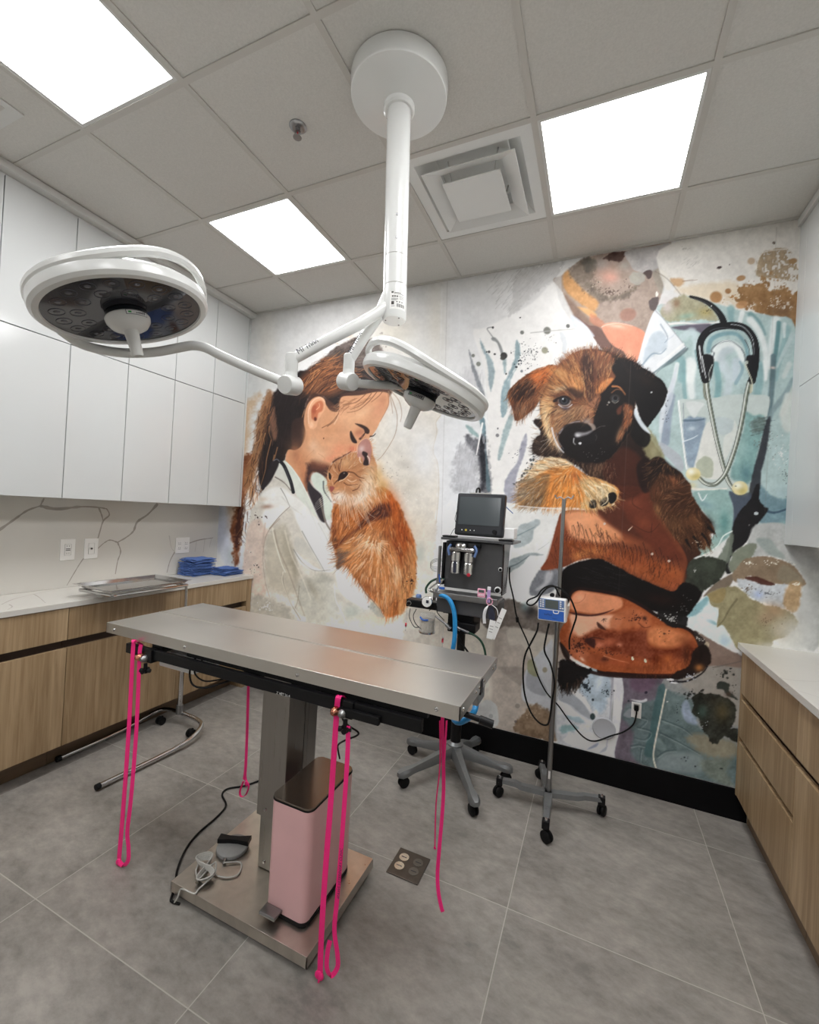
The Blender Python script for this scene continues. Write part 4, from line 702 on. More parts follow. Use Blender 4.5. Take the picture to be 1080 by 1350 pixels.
PG(Zc(700, 310, 5.4, [(300, 575), (340, 590), (410, 640), (470, 650), (520, 690), (570, 770), (665, 830), (655, 870), (520, 822), (440, 720), (400, 650)]), (112, 84, 76), 1.6, .95)
PG(Zc(700, 310, 5.4, [(505, 655), (545, 628), (620, 625), (720, 645), (808, 690), (800, 760), (745, 925), (700, 900), (660, 830), (590, 790), (540, 730)]), (222, 148, 120), 1.6, 1); GB(812, 430, 14, 3, (240, 190, 168), .8, 8); GB(830, 466, 5, 10, (236, 178, 146), .7, -20); LN(Zc(700, 310, 5.4, [(505, 655), (540, 640), (620, 628), (720, 648)]), (244, 204, 184), 1.2, .8, .8)
PG(Zc(700, 310, 5.4, [(165, 320), (215, 290), (222, 400), (270, 500), (310, 585), (300, 620), (250, 560), (200, 460), (185, 380)]), (206, 204, 202), 2, .6); PG([(753, 416), (762, 420), (775, 432), (784, 444), (770, 440), (756, 430)], (214, 220, 228), 2, .8)
# ---- top right field with brown stains
PG([(884, 322), (1056, 288), (1060, 440), (1020, 418), (975, 409), (944, 400), (905, 391), (895, 384), (880, 366), (869, 355)], (224, 220, 213), 2, 1, .5, tex=8)
PG(Zc(860, 300, 5.4, [(180, 440), (400, 400), (560, 380), (640, 440), (600, 560), (480, 540), (250, 480)]), (222, 206, 180), 7, .8, 3); PG(Zc(860, 300, 5.4, [(130, 370), (200, 360), (230, 385), (190, 420), (150, 400)]), (196, 158, 118), 3, .9, 1.5); LN([(900, 371), (919, 369)], (130, 100, 80), 1, .5, .8); PG(Zc(860, 300, 5.4, [(50, 300), (110, 330), (130, 430), (100, 440), (70, 370)]), (222, 218, 208), 2, .8, 1)
LN([(864, 358), (880, 368), (897, 388)], (120, 108, 96), 1, .8, .7)
BR = (150, 112, 72)
PG(Zc(860, 300, 5.4, [(605, 420), (700, 400), (740, 390), (830, 400), (850, 440), (930, 410), (1000, 460), (1050, 460), (1040, 720), (960, 670), (860, 625), (720, 600), (640, 560), (600, 520), (680, 500), (640, 480)]), BR, 2, .95, 5, tex=22); GB(1030, 410, 16, 14, (120, 92, 66), .7)
PG(Zc(860, 300, 5.4, [(780, 185), (960, 155), (1040, 300), (1040, 380), (860, 360), (740, 340)]), (158, 136, 108), 2, .9, 2, tex=40, th=-.28); LN(Zc(860, 300, 5.4, [(960, 155), (780, 185), (735, 330)]), (236, 230, 218), 1.4, 1, .8)
for x_, y_, a_, b_, th in ((1022, 377, 14, 6, 0), (985, 402, 12, 5, 20), (1038, 404, 8, 6, 0), (960, 396, 10, 8, 10)): PG([(x_+a_*math.cos(k), y_+b_*math.sin(k)) for k in np.linspace(0, 5.5, 8)], (226, 220, 210), 1.5, .9, 6, th=-.12)
SP(1010, 368, 26, 60, .4, 2.0, (160, 124, 84), .9, 12); SP(1024, 400, 22, 60, .3, 1.4, (222, 212, 196), .8, 12); SP(965, 392, 14, 20, .4, 2, (170, 124, 76), .9, 10)
for x_, y_, a_, b_, c_ in ((944, 392, 8, 7.5, (164, 120, 76)), (960, 384, 4, 3.6, (150, 108, 70)), (977, 367, 6, 3.6, (170, 130, 90)), (1045.5, 344.5, 5.6, 3.6, (160, 124, 84)), (990.5, 344.5, 5, 4.4, (190, 166, 140)), (948.5, 353, 3.4, 1.8, (60, 48, 46)), (1020.5, 320.5, 2, 2, (110, 96, 88)), (962, 349, 1, .8, (60, 50, 48)), (978, 402, 8, 5, (186, 140, 96))): EL(x_, y_, a_, b_, c_, .9, -15, .35)
SP(904, 328, 14, 16, .4, 1.4, (176, 170, 162), .6, 4); HT([(896, 345), (920, 340), (918, 352), (900, 354)], -40, 20, (150, 146, 140), 6, .5)
# ---- teal coat, right
TC = [(897, 392), (912, 391), (943, 400), (975, 409), (1017, 417), (1049, 433), (1052, 560), (1046, 700), (1000, 700), (960, 700), (912, 650), (880, 625), (862, 590), (846, 555), (852, 510), (870, 480), (865, 410), (880, 400)]
PG(TC, (176, 196, 195), 2, 1, .5, tex=10)
PG(Zc(860, 300, 5.4, [(200, 485), (280, 500), (400, 560), (480, 650), (440, 665), (300, 660), (110, 665), (60, 610), (80, 560)]), (168, 162, 134), 3, .95, 2, tex=18); GB(880, 405, 8, 10, (206, 192, 192), .8); GB(892, 400, 5, 6, (140, 104, 82), .7); GB(930, 412, 10, 6, (172, 156, 96), .7); GB(905, 417, 12, 4, (140, 176, 160), .7, -10); SP(932, 410, 10, 40, .3, .9, (110, 100, 70), .8, 8)
LN(Zc(860, 300, 5.4, [(110, 690), (220, 680), (340, 690), (480, 672)]), (232, 228, 224), 3, 2, .9); PG(Zc(860, 300, 5.4, [(140, 710), (300, 690), (420, 690), (360, 760), (320, 740), (200, 730)]), (92, 84, 98), 2.5, .9)
def folds(L):
    for q, c_, a, b, op in L: LN(q, c_, a, b, op, soft=max(1.2, a*.35))
TD, TW, TM = (88, 130, 134), (232, 236, 234), (134, 170, 172)
Z4 = lambda L: Zc(860, 300, 5.4, L)
Z5 = lambda L: Zc(870, 470, 5.684, L)
folds([(Z4([(560, 580), (560, 640), (570, 690)]), TM, 10, 5, .8), (Z4([(700, 620), (760, 680), (800, 760)]), TD, 8, 4, .6), (Z4([(640, 610), (630, 650), (625, 680)]), TW, 7, 5, .9), (Z4([(700, 660), (760, 740), (800, 860), (810, 1000), (800, 1080)]), TW, 10, 5, .85), (Z4([(880, 660), (860, 760), (840, 880), (830, 1000)]), TW, 11, 4, .8), (Z4([(900, 680), (890, 800), (870, 960), (850, 1080)]), TD, 6, 5, .85), (Z4([(960, 720), (940, 830), (900, 960), (880, 1080)]), TM, 9, 6, .7), (Z4([(1000, 760), (930, 900), (890, 990)]), (188, 204, 204), 6, 3, .9), (Z4([(940, 690), (940, 780)]), TW, 5, 3, .7),
       (Z4([(220, 780), (290, 740), (310, 860), (300, 980)]), (196, 212, 214), 10, 6, .8), (Z4([(200, 940), (210, 1080)]), TM, 12, 10, .8), (Z4([(290, 980), (270, 1080)]), TW, 11, 10, .9), (Z4([(310, 880), (330, 1000)]), TD, 4, 3, .5),
       (Z4([(400, 880), (420, 800), (500, 760), (600, 760), (660, 830), (680, 920)]), (120, 158, 166), 6, 4, .85), (Z4([(450, 930), (470, 860), (540, 830), (610, 860), (640, 940)]), TW, 12, 8, .85), (Z4([(480, 1000), (500, 900), (560, 870)]), (196, 206, 212), 12, 8, .8), (Z4([(600, 960), (590, 1080)]), (196, 208, 216), 12, 10, .8),
       (Z5([(230, 40), (230, 200), (240, 300)]), TW, 12, 9, .85), (Z5([(180, 40), (180, 200), (190, 310)]), TM, 5, 5, .8), (Z5([(130, 60), (100, 200), (40, 340), (10, 560)]), TW, 6, 6, .85), (Z5([(90, 300), (60, 460), (40, 640)]), (140, 150, 168), 9, 12, .8), (Z5([(420, 60), (440, 200), (430, 300)]), (120, 162, 164), 8, 8, .8), (Z5([(480, 60), (520, 180), (500, 290)]), (200, 212, 216), 12, 10, .8), (Z5([(570, 200), (620, 100), (600, 40)]), (130, 160, 172), 5, 3, .7), (Z5([(740, 60), (750, 160), (730, 280)]), TM, 10, 10, .8), (Z5([(790, 40), (795, 170)]), TW, 6, 3, .9),
       (Z5([(850, 0), (845, 160), (830, 320), (810, 480)]), (96, 118, 124), 7, 8, .9), (Z5([(1000, 180), (930, 300), (850, 400), (820, 470)]), (132, 152, 156), 8, 6, .8), (Z5([(970, 60), (930, 150)]), (206, 214, 210), 7, 6, .8), (Z5([(960, 300), (920, 430)]), (218, 222, 216), 10, 8, .8)])
GB(1019, 485, 4, 1.8, (226, 204, 194), .9, 5); PG(Z5([(900, 440), (960, 300), (1010, 200), (1010, 520), (940, 560)]), (208, 212, 206), 4, .8, 1)
# right collar
PG(Z4([(20, 590), (80, 650), (160, 750), (240, 850), (228, 888), (120, 960), (0, 1050), (-60, 1080), (-110, 1010), (-90, 900), (-45, 740)]), (226, 229, 231), 1.5, 1, .3); PG(Z4([(0, 760), (60, 740), (110, 800), (90, 880), (20, 900), (-60, 960), (-50, 860)]), (190, 202, 212), 3, .8, 1); LN(Z4([(-70, 980), (0, 900), (60, 900), (100, 860)]), (150, 166, 180), 2.5, 1, .8); LN(Z4([(110, 800), (150, 770), (170, 740)]), (206, 212, 220), 2, 1, .8); LN(Z4([(60, 690), (110, 780), (90, 820)]), (140, 154, 168), 2, 1, .7); LN(Z4([(20, 590), (80, 650), (160, 750), (240, 850)]), (150, 154, 160), 1.3, 1, .8); LN(Z4([(236, 856), (120, 950), (0, 1045)]), (128, 146, 152), 2, 2.6, .85); PG(Z4([(240, 860), (246, 880), (150, 960), (60, 1010), (20, 1050), (120, 950)]), (76, 92, 96), 2, .7); LN(Z4([(220, 830), (150, 890), (40, 980)]), (240, 240, 238), 3, 3, .85)
PG(Z5([(0, 400), (60, 260), (130, 60), (100, 300), (60, 420), (20, 520), (10, 620), (0, 700)]), (206, 212, 220), 2, .7); SP(878, 535, 6, 30, .3, 1.1, (56, 60, 70), .85, 30)
# pocket
PG(Z5([(138, 332), (260, 325), (400, 312), (560, 285), (700, 288), (820, 302), (806, 440), (775, 600), (730, 780), (692, 950), (670, 1010), (500, 995), (250, 1004), (200, 860), (178, 700), (160, 500)]), (196, 206, 202), 1.4, 1, .3)
PG(Z5([(180, 470), (330, 460), (340, 510), (310, 620), (280, 800), (220, 830), (190, 700)]), (140, 158, 176), 3, .9, 1, tex=16); LN(Z5([(180, 480), (260, 480), (330, 470)]), (92, 112, 128), 3, 2, .8); GB(912, 565, 5, 3, (206, 216, 222), .8); PG(Z5([(200, 340), (330, 350), (300, 400), (260, 460), (220, 420)]), (218, 222, 220), 2, .9)
PG(Z5([(400, 470), (480, 455), (560, 490), (540, 560), (470, 590), (420, 560)]), (186, 198, 200), 2, .8); PG(Z5([(340, 520), (390, 500), (430, 640), (470, 800), (470, 900), (380, 920), (260, 860), (290, 700)]), (222, 222, 216), 1.8, .95); PG(Z5([(560, 480), (540, 560), (480, 610), (480, 780), (530, 700), (580, 560)]), (220, 222, 216), 2, .8)
PG(Z5([(640, 420), (700, 440), (790, 460), (740, 700), (690, 930), (560, 930), (530, 860), (590, 680), (630, 540)]), (122, 160, 158), 4, .9, 1, tex=18); GB(984, 625, 8, 12, (74, 110, 118), .7); GB(978, 590, 6, 20, (156, 188, 184), .7, 15); PG(Z5([(680, 480), (790, 460), (770, 540), (690, 580)]), (104, 116, 112), 3, .7, 3, tex=40)
PG(Z5([(280, 790), (330, 750), (390, 770), (400, 850), (380, 910), (310, 890), (270, 830)]), (176, 182, 162), 1.6, .9, .8)
LN(Z5([(140, 335), (155, 480), (178, 680), (200, 840)]), (238, 240, 238), 2.6, 2.2, .95); LN(Z5([(175, 350), (180, 480), (190, 600)]), (130, 140, 150), 1.2, .8, .7); LN(Z5([(170, 640), (240, 615), (285, 590)]), (226, 236, 240), 1.6, .8, .9); LN(Z5([(240, 990), (360, 1000), (500, 990)]), (232, 228, 220), 3.5, 2, .9); PG(Z5([(0, 640), (140, 730), (180, 820), (150, 860), (60, 760), (0, 720)]), (176, 178, 186), 2, .8)
SP(1010, 585, 18, 110, .3, 1.3, (110, 108, 104), .7, 18); SP(1030, 600, 14, 80, .3, 1.1, (226, 224, 220), .8, 30); HT([(992, 555), (1012, 552), (1010, 570), (990, 580)], -12, 60, (70, 76, 74), 9, .7); SP(1036, 625, 6, 40, .3, 1, (90, 92, 92), .7, 30)
# dark strap and teal below pocket
PG(Z5([(800, 480), (830, 470), (800, 700), (760, 860), (745, 1020), (670, 1030), (700, 860), (745, 690)]), (46, 48, 54), 2, .9, .5)
PG([(913, 650), (940, 646), (961, 648), (966, 670), (966, 700), (950, 716), (935, 728), (915, 735), (903, 737), (920, 722), (941, 706), (938, 688), (922, 668)], (146, 176, 172), 2, 1, .5, tex=14); GB(955, 690, 7, 16, (84, 134, 130), .7); GB(930, 665, 12, 5, (112, 140, 150), .6, 20); GB(935, 722, 12, 6, (176, 196, 184), .7, -20); LN([(921, 650), (926, 660), (932, 652)], (230, 234, 234), 2, 1, .9)
PG([(961, 648), (975, 652), (990, 650), (988, 670), (972, 690), (966, 700), (967, 670)], (70, 78, 92), 2, .95); PG([(1000, 640), (1020, 655), (1045, 662), (1045, 700), (1010, 694), (1000, 680)], (108, 136, 146), 3, .9, 1, tex=20); GB(1030, 650, 12, 8, (160, 180, 184), .7); LN([(1000, 668), (1020, 676), (1045, 668)], (54, 74, 92), 4, 2, .8); GB(1035, 690, 10, 4, (150, 178, 176), .7)
PG(Zc(900, 640, 6.136, [(590, 0), (548, 110), (440, 240), (400, 360), (362, 560), (340, 660), (360, 710), (395, 700), (375, 640), (420, 540), (500, 480), (600, 320), (690, 200), (660, 170), (620, 110), (625, 0)]), (30, 28, 30), 1.6, 1, .8); EL(997, 677, 2.6, 2.2, (196, 204, 206), .95); EL(988, 692, 1, 1, (130, 130, 130), .7)
PG(Zc(900, 640, 6.136, [(590, 320), (850, 320), (850, 480), (1100, 520), (1100, 1300), (900, 1200), (980, 760), (760, 580), (540, 600), (420, 700), (375, 650), (420, 540), (520, 470)]), (176, 178, 176), 2.5, 1, 1, tex=12)
PG(Zc(900, 640, 6.136, [(375, 650), (420, 530), (520, 475), (600, 480), (550, 590), (480, 640), (420, 710)]), (116, 122, 106), 2.5, .9, 1.5); PG(Zc(900, 640, 6.136, [(600, 430), (700, 430), (760, 500), (830, 590), (700, 560), (610, 470)]), (140, 152, 148), 3, .7); PG(Zc(900, 640, 6.136, [(860, 480), (1043, 490), (1100, 700), (960, 640), (880, 580)]), (140, 140, 142), 6, .7); GB(1060, 800, 22, 60, (186, 188, 186), .9); GB(1052, 840, 14, 20, (196, 198, 196), .8)
PG(Zc(900, 640, 6.136, [(140, 560), (280, 590), (400, 370), (395, 560), (345, 640), (300, 600)]), (110, 118, 106), 2, .9, 1.5); LN(Zc(900, 640, 6.136, [(400, 370), (330, 410), (290, 480), (230, 530), (140, 575), (60, 590)]), (226, 236, 230), 1.8, 1, .9)
PG(Zc(900, 640, 6.136, [(0, 600), (120, 590), (200, 575), (340, 610), (345, 680), (300, 760), (180, 850), (120, 940), (0, 1060), (-60, 1000), (-80, 800)]), (52, 56, 48), 2, 1, 1.5, tex=14); GB(935, 745, 12, 8, (70, 78, 66), .7); GB(905, 790, 14, 18, (20, 18, 18), .8); SP(918, 752, 6, 5, .6, 2, (176, 180, 172), .85, 5)
PG(Zc(900, 640, 6.136, [(400, 715), (350, 740), (260, 800), (170, 890), (210, 910), (300, 860), (370, 820), (420, 740)]), (104, 90, 76), 1.8, .9, .6)
# round brown print and olive leaf
PG(Zc(900, 640, 6.136, [(400, 730), (440, 660), (500, 600), (620, 572), (760, 588), (900, 655), (975, 745), (1000, 800), (940, 820), (800, 800), (640, 780), (540, 730), (480, 780), (430, 780)]), (134, 116, 96), 1.8, 1, 1, tex=10); GB(1010, 755, 30, 8, (116, 100, 82), .5); PG(Zc(900, 640, 6.136, [(820, 640), (960, 740), (960, 790), (850, 790), (760, 740)]), (138, 130, 112), 4, .7)
PG(Zc(900, 640, 6.136, [(440, 760), (520, 760), (620, 780), (780, 800), (870, 800), (860, 900), (830, 990), (700, 970), (560, 910), (480, 850)]), (186, 191, 196), 2, .95, 2, tex=30); GB(1000, 784, 7, 6, (150, 170, 210), .6); SP(1012, 782, 16, 60, .3, 1.2, (80, 84, 92), .7, 7); SP(985, 776, 14, 40, .3, 1.3, (96, 84, 72), .7, 8)
PG(Zc(900, 640, 6.136, [(850, 800), (960, 780), (950, 900), (930, 1010), (840, 1000), (820, 900)]), (172, 142, 104), 3.5, .9, 2, tex=20)
PG(Zc(900, 640, 6.136, [(500, 750), (560, 735), (640, 750), (750, 800), (680, 810), (580, 780)]), (74, 42, 34), 1.5, .95, .6); LN(Zc(900, 640, 6.136, [(470, 850), (520, 900), (548, 970)]), (86, 66, 50), 1.5, .8, .8)
PG(Zc(900, 640, 6.136, [(195, 890), (260, 845), (340, 828), (460, 830), (560, 920), (700, 970), (830, 1010), (930, 1100), (860, 1200), (750, 1250), (700, 1300), (560, 1330), (430, 1320), (380, 1220), (325, 1130), (275, 1145), (290, 1000), (230, 970)]), (142, 134, 104), 2.2, 1, 2, tex=14)
GB(1022, 805, 18, 10, (168, 138, 108), .8, 20); GB(1030, 830, 18, 16, (186, 178, 160), .8); GB(1010, 815, 12, 8, (150, 122, 100), .6); PG(Zc(900, 640, 6.136, [(200, 890), (340, 830), (330, 930), (260, 950)]), (142, 124, 84), 2, .8); LN(Zc(900, 640, 6.136, [(440, 920), (380, 1000), (330, 1090), (290, 1130)]), (104, 98, 74), 3, 1.5, .7); SP(1010, 820, 26, 50, .3, 1, (104, 88, 70), .7, 16); SP(1020, 742, 30, 30, .3, 1.2, (226, 220, 206), .9, 5); SP(988, 742, 9, 20, .4, 1.4, (226, 220, 206), .9, 4); SP(1050, 770, 10, 20, .4, 1.2, (220, 214, 200), .9, 4); GB(1046, 835, 14, 22, (196, 196, 190), .8); GB(1020, 852, 24, 6, (206, 206, 200), .7)
PG(Zc(900, 640, 6.136, [(30, 1040), (110, 960), (195, 890), (230, 970), (290, 1010), (275, 1145), (325, 1130), (380, 1220), (430, 1330), (300, 1290), (30, 1135)]), (206, 215, 216), 1.5, 1, .4); PG(Zc(900, 640, 6.136, [(40, 1030), (190, 900), (200, 960), (80, 1060)]), (120, 164, 172), 3, .85, 1); PG(Zc(900, 640, 6.136, [(150, 1060), (260, 1100), (270, 1130), (180, 1090)]), (124, 164, 170), 2, .8); GB(930, 815, 8, 7, (230, 226, 230), .8); GB(955, 845, 8, 8, (160, 184, 196), .7); LN([(906, 826), (935, 842), (972, 860)], (226, 230, 230), 1, .8, .8)
PG([(912, 832), (940, 845), (972, 862), (985, 868), (985, 880), (950, 877), (915, 876)], (122, 104, 94), 1.8, .95, .5); GB(925, 860, 8, 12, (80, 52, 38), .8); LN([(940, 880), (985, 870)], (96, 88, 84), 2, 1.5, .6)
# ---- stethoscope
MT, MTD, MTW = (140, 146, 132), (70, 76, 72), (236, 240, 234)
LN(Z4([(400, 980), (440, 900), (420, 880), (450, 840), (540, 806), (620, 850), (655, 900), (665, 960), (690, 1010)]), (120, 130, 132), 2.2, 2.2, .9); LN(Z4([(402, 970), (432, 890), (470, 832), (545, 806), (630, 865)]), (232, 236, 236), 1.2, 1, .9)
for q in (Z5([(350, 180), (358, 260), (372, 350), (395, 470), (425, 620), (470, 800), (510, 930), (560, 1005)]), Z5([(672, 190), (650, 280), (630, 400), (600, 550), (560, 700), (500, 860), (450, 930), (400, 962), (340, 950), (300, 915)])):
    LN(q, MTD, 6.4, 5.4); LN(q, MT, 5.0, 4.2); LN([(a-1.0, b) for a, b in q], MTW, 1.5, 1.3, .95); LN([(a+1.8, b) for a, b in q], (84, 92, 82), 1.3, 1.2, .9)
LN(Z5([(330, 190), (335, 290), (350, 320)]), (130, 132, 116), 3.2, 3, .9); LN(Z5([(690, 170), (680, 270)]), (190, 186, 160), 3, 2.6, .9); LN(Z5([(560, 1005), (600, 1030)]), (50, 52, 52), 5, 4)
BK = (28, 28, 31)
LN(Z4([(272, 493), (340, 512), (400, 540), (455, 585), (495, 640), (515, 700)]), BK, 3.5, 10); LN(Z4([(300, 503), (400, 545), (470, 610)]), (96, 96, 100), 1.0, .8, .6); EL(938, 403.5, .8, .8, (210, 210, 210), .9)
LN(Z4([(520, 700), (450, 712), (390, 745), (350, 800), (338, 870), (350, 960), (365, 1040), (376, 1085)]), BK, 9.5, 9.5); LN(Z4([(520, 700), (600, 700), (670, 725), (720, 790), (738, 870), (735, 960), (722, 1040), (710, 1090)]), BK, 9.5, 9.8)
LN(Z4([(560, 690), (640, 705), (700, 765), (722, 840), (718, 930), (700, 1010)]), (196, 202, 206), 1.1, .9, .85); LN(Z4([(335, 845), (345, 930), (360, 1030)]), (226, 230, 232), 2.0, 1.4, .95); LN(Z4([(410, 740), (450, 722), (520, 715), (600, 730)]), (88, 92, 98), 1.2, 1, .7); LN(Z4([(660, 800), (690, 870), (690, 950)]), (70, 76, 80), 1.5, 1, .8)
PG(Z5([(310, 0), (400, 0), (395, 120), (370, 190), (340, 170)]), BK, 1.6); PG(Z5([(650, 0), (735, 0), (740, 60), (700, 160), (660, 120)]), BK, 1.8); LN(Z5([(315, 0), (345, 160)]), (214, 218, 218), 1.8, 1.2, .9); EL(984.5, 478, 1.8, 2.6, (206, 212, 200), .8); LN(Z5([(640, 60), (665, 120), (690, 190), (690, 260)]), (212, 212, 190), 1.8, 1.6, .9); LN(Z5([(395, 60), (370, 120), (372, 180)]), (206, 212, 206), 1.2, 1, .9)
for x_, y_, r_ in ((914, 625, 9.2), (975.6, 643.5, 10)):
    EL(x_, y_, r_*1.05, r_*.92, (222, 210, 160), 1, 0, .15); GB(x_+r_*.35, y_+r_*.35, r_*.7, r_*.5, (186, 168, 96), .7); GB(x_-r_*.3, y_-r_*.35, r_*.6, r_*.5, (238, 238, 226), .9)
GB(912, 640, 7, 4, (214, 206, 156), .7); EL(970, 641, 1.2, 1, (110, 110, 96), .9)
# ---- doctor's hands and sleeve shadow
PG([(856, 600), (880, 690), (900, 712), (925, 728), (908, 742), (902, 775), (880, 790), (850, 770), (860, 700)], (58, 34, 26), 2, 1, 1)
ARM = [(743, 674), (735, 690), (729, 712), (722, 736), (713, 751), (730, 750), (745, 747), (763, 739), (780, 736), (795, 738), (810, 745), (828, 757), (850, 766), (870, 774), (886, 780), (897, 776), (902, 760), (906, 738), (895, 715), (880, 695), (868, 670), (862, 650), (856, 620), (850, 595), (841, 586), (820, 595), (800, 625), (815, 650), (800, 668), (780, 672)]
PG(ARM, (108, 56, 36), 1.6, 1, .4)
PG([(743, 674), (735, 692), (729, 712), (720, 740), (714, 750), (735, 748), (745, 720), (750, 690)], (130, 66, 42), 4, .8); PG([(746, 676), (780, 674), (800, 690), (820, 708), (800, 716), (775, 714), (755, 708), (748, 695)], (222, 152, 110), 7, .95, 1); GB(765, 690, 14, 12, (226, 162, 122), .6); GB(790, 702, 18, 9, (214, 148, 104), .8, 10)
PG([(748, 712), (790, 718), (830, 726), (870, 740), (900, 752), (896, 776), (870, 772), (838, 758), (810, 744), (780, 736), (756, 738)], (148, 78, 42), 7, .85, 1.5, tex=22); GB(768, 730, 14, 5, (206, 136, 78), .8, -15); GB(788, 728, 12, 6, (196, 122, 70), .7); GB(872, 752, 20, 8, (150, 76, 40), .7, 15); GB(890, 770, 8, 7, (140, 72, 44), .9); GB(838, 735, 22, 8, (134, 66, 38), .7, 15)
PG([(786, 668), (812, 664), (820, 655), (842, 690), (870, 712), (860, 716), (820, 700), (795, 682)], (74, 38, 28), 6, .85); PG([(815, 645), (852, 640), (866, 680), (884, 708), (900, 738), (875, 735), (850, 712), (832, 690), (818, 665)], (92, 44, 30), 5, .9); GB(835, 662, 12, 8, (120, 62, 42), .7, 20); GB(850, 690, 12, 10, (122, 62, 40), .6, 40); GB(818, 712, 22, 5, (176, 104, 66), .6, 14)
for q in ([(818, 645), (826, 652), (840, 650)], [(836, 652), (834, 664), (846, 672)], [(832, 690), (856, 702), (870, 690)], [(860, 690), (858, 706)], [(822, 650), (834, 655), (844, 648)]): LN(q, (56, 28, 22), 1.1, .7, .7)
PG([(840, 586), (848, 590), (852, 600), (848, 612), (841, 622), (826, 618), (822, 604), (828, 592)], (146, 72, 46), 3, .95); GB(846, 600, 4, 8, (190, 106, 70), .7, 20); LN([(841, 587), (848, 592), (852, 602)], (222, 170, 140), 1.1, .6, .9)
FR([(748, 690), (790, 690), (830, 715), (880, 735), (896, 770), (860, 766), (800, 740), (760, 736), (722, 744), (738, 700)], [(750, 700, 100), (770, 710, 65), (800, 715, 75), (840, 735, 100), (880, 755, 110)], 420, 13, .9, 16, .6, pal=[(60, 32, 24), (84, 44, 30)], spread=.2)
for k in range(26):
    x_ = 756+k*5.4; y_ = 690+k*1.9+_rng.uniform(-8, 8); LN([(x_, y_), (x_+3, y_+9), (x_+4+_rng.uniform(-3, 3), y_+22)], (44, 24, 20), 1.0, .4, .75)
for k in range(9): LN([(750+k*2, 716+k*2), (766+k*3, 724+k*1.6), (780+k*3, 728+k*1.2)], (104, 56, 32), .9, .5, .5)
for x_, y_ in ((797, 690.5), (860, 730.5), (882, 739.5), (827, 601), (813, 608)): EL(x_, y_, 1.7, 1.6, (206, 190, 176), .9)
LN([(829, 699), (834, 694)], (226, 200, 176), 1.4, .6)
BLK = (17, 14, 14)
PG([(743, 751), (760, 741), (779, 737), (795, 738), (812, 746), (835, 758), (868, 773), (888, 779), (900, 768), (912, 770), (926, 782), (918, 796), (905, 812), (885, 812), (862, 806), (845, 800), (820, 787), (796, 782), (770, 779), (756, 782), (750, 795), (742, 800), (733, 792), (738, 765)], BLK, 1.8, 1, .8)
GB(870, 790, 26, 8, (30, 16, 14), .8, 10); HT([(770, 745), (810, 748), (830, 770), (780, 775), (760, 765)], 20, 60, (46, 44, 44), 12, .5); SP(900, 800, 20, 30, .3, .9, (110, 108, 106), .6, 16)
HAND = Zc(700, 720, 4.154, [(220, 280), (235, 255), (265, 243), (330, 250), (400, 260), (500, 282), (600, 332), (680, 385), (760, 430), (840, 455), (885, 485), (915, 540), (922, 600), (905, 655), (860, 690), (800, 705), (650, 705), (550, 695), (450, 690), (380, 680), (320, 660), (270, 635), (230, 608), (195, 570), (165, 530), (160, 470), (185, 420), (205, 380), (215, 330)])
LN(HAND[:20], (30, 18, 16), 9, 9, 1); LN([(740, 848), (748, 868), (770, 882), (800, 890), (860, 892), (905, 884), (918, 860)], (34, 20, 18), 5, 4, .9)
PG(HAND, (148, 76, 42), 1.5, 1, .4, tex=22); GB(790, 868, 34, 8, (112, 54, 32), .7, 8); GB(755, 850, 12, 14, (126, 70, 48), .7); GB(850, 880, 30, 6, (104, 50, 28), .7)
PG(Zc(700, 720, 4.154, [(222, 285), (262, 246), (330, 252), (400, 264), (490, 285), (500, 330), (440, 360), (340, 370), (230, 350), (215, 320)]), (204, 134, 98), 3, .95); GB(765, 788, 8, 6, (222, 158, 126), .7); LN(Zc(700, 720, 4.154, [(300, 262), (290, 290), (262, 310), (235, 310)]), (168, 98, 72), 1, .7, .8)
PG(Zc(700, 720, 4.154, [(215, 375), (330, 380), (450, 375), (500, 400), (470, 450), (380, 450), (330, 470), (270, 500), (240, 460)]), (218, 166, 138), 4, .95, .6); GB(757, 830, 5, 8, (226, 176, 150), .7, -20); GB(790, 822, 14, 5, (206, 148, 120), .7)
PG(Zc(700, 720, 4.154, [(450, 380), (540, 340), (620, 360), (660, 420), (640, 460), (560, 440), (500, 470), (430, 450)]), (168, 96, 62), 5, .85, 1.5); PG(Zc(700, 720, 4.154, [(270, 500), (380, 455), (480, 470), (600, 455), (660, 470), (650, 540), (740, 560), (880, 540), (915, 600), (840, 620), (700, 640), (500, 600), (380, 560), (300, 540)]), (98, 42, 24), 9, .9, 1.5, tex=30)
PG(Zc(700, 720, 4.154, [(650, 450), (720, 440), (830, 470), (880, 500), (820, 545), (720, 555), (650, 530), (635, 490)]), (190, 116, 74), 6, .9, 1.5, tex=20); GB(903, 845, 12, 10, (110, 56, 32), .6); GB(872, 834, 12, 5, (202, 130, 86), .5); GB(803, 846, 12, 5, (168, 92, 64), .8); GB(790, 850, 6, 5, (190, 116, 90), .7); GB(817, 850, 4, 3, (200, 130, 104), .8); GB(880, 868, 10, 6, (176, 96, 52), .8); GB(820, 872, 24, 7, (150, 72, 42), .7, 5); GB(766, 862, 12, 8, (176, 104, 74), .8, 20); GB(768, 869, 4, 2, (226, 176, 150), .9, 40); GB(905, 866, 7, 16, (66, 32, 20), .8)
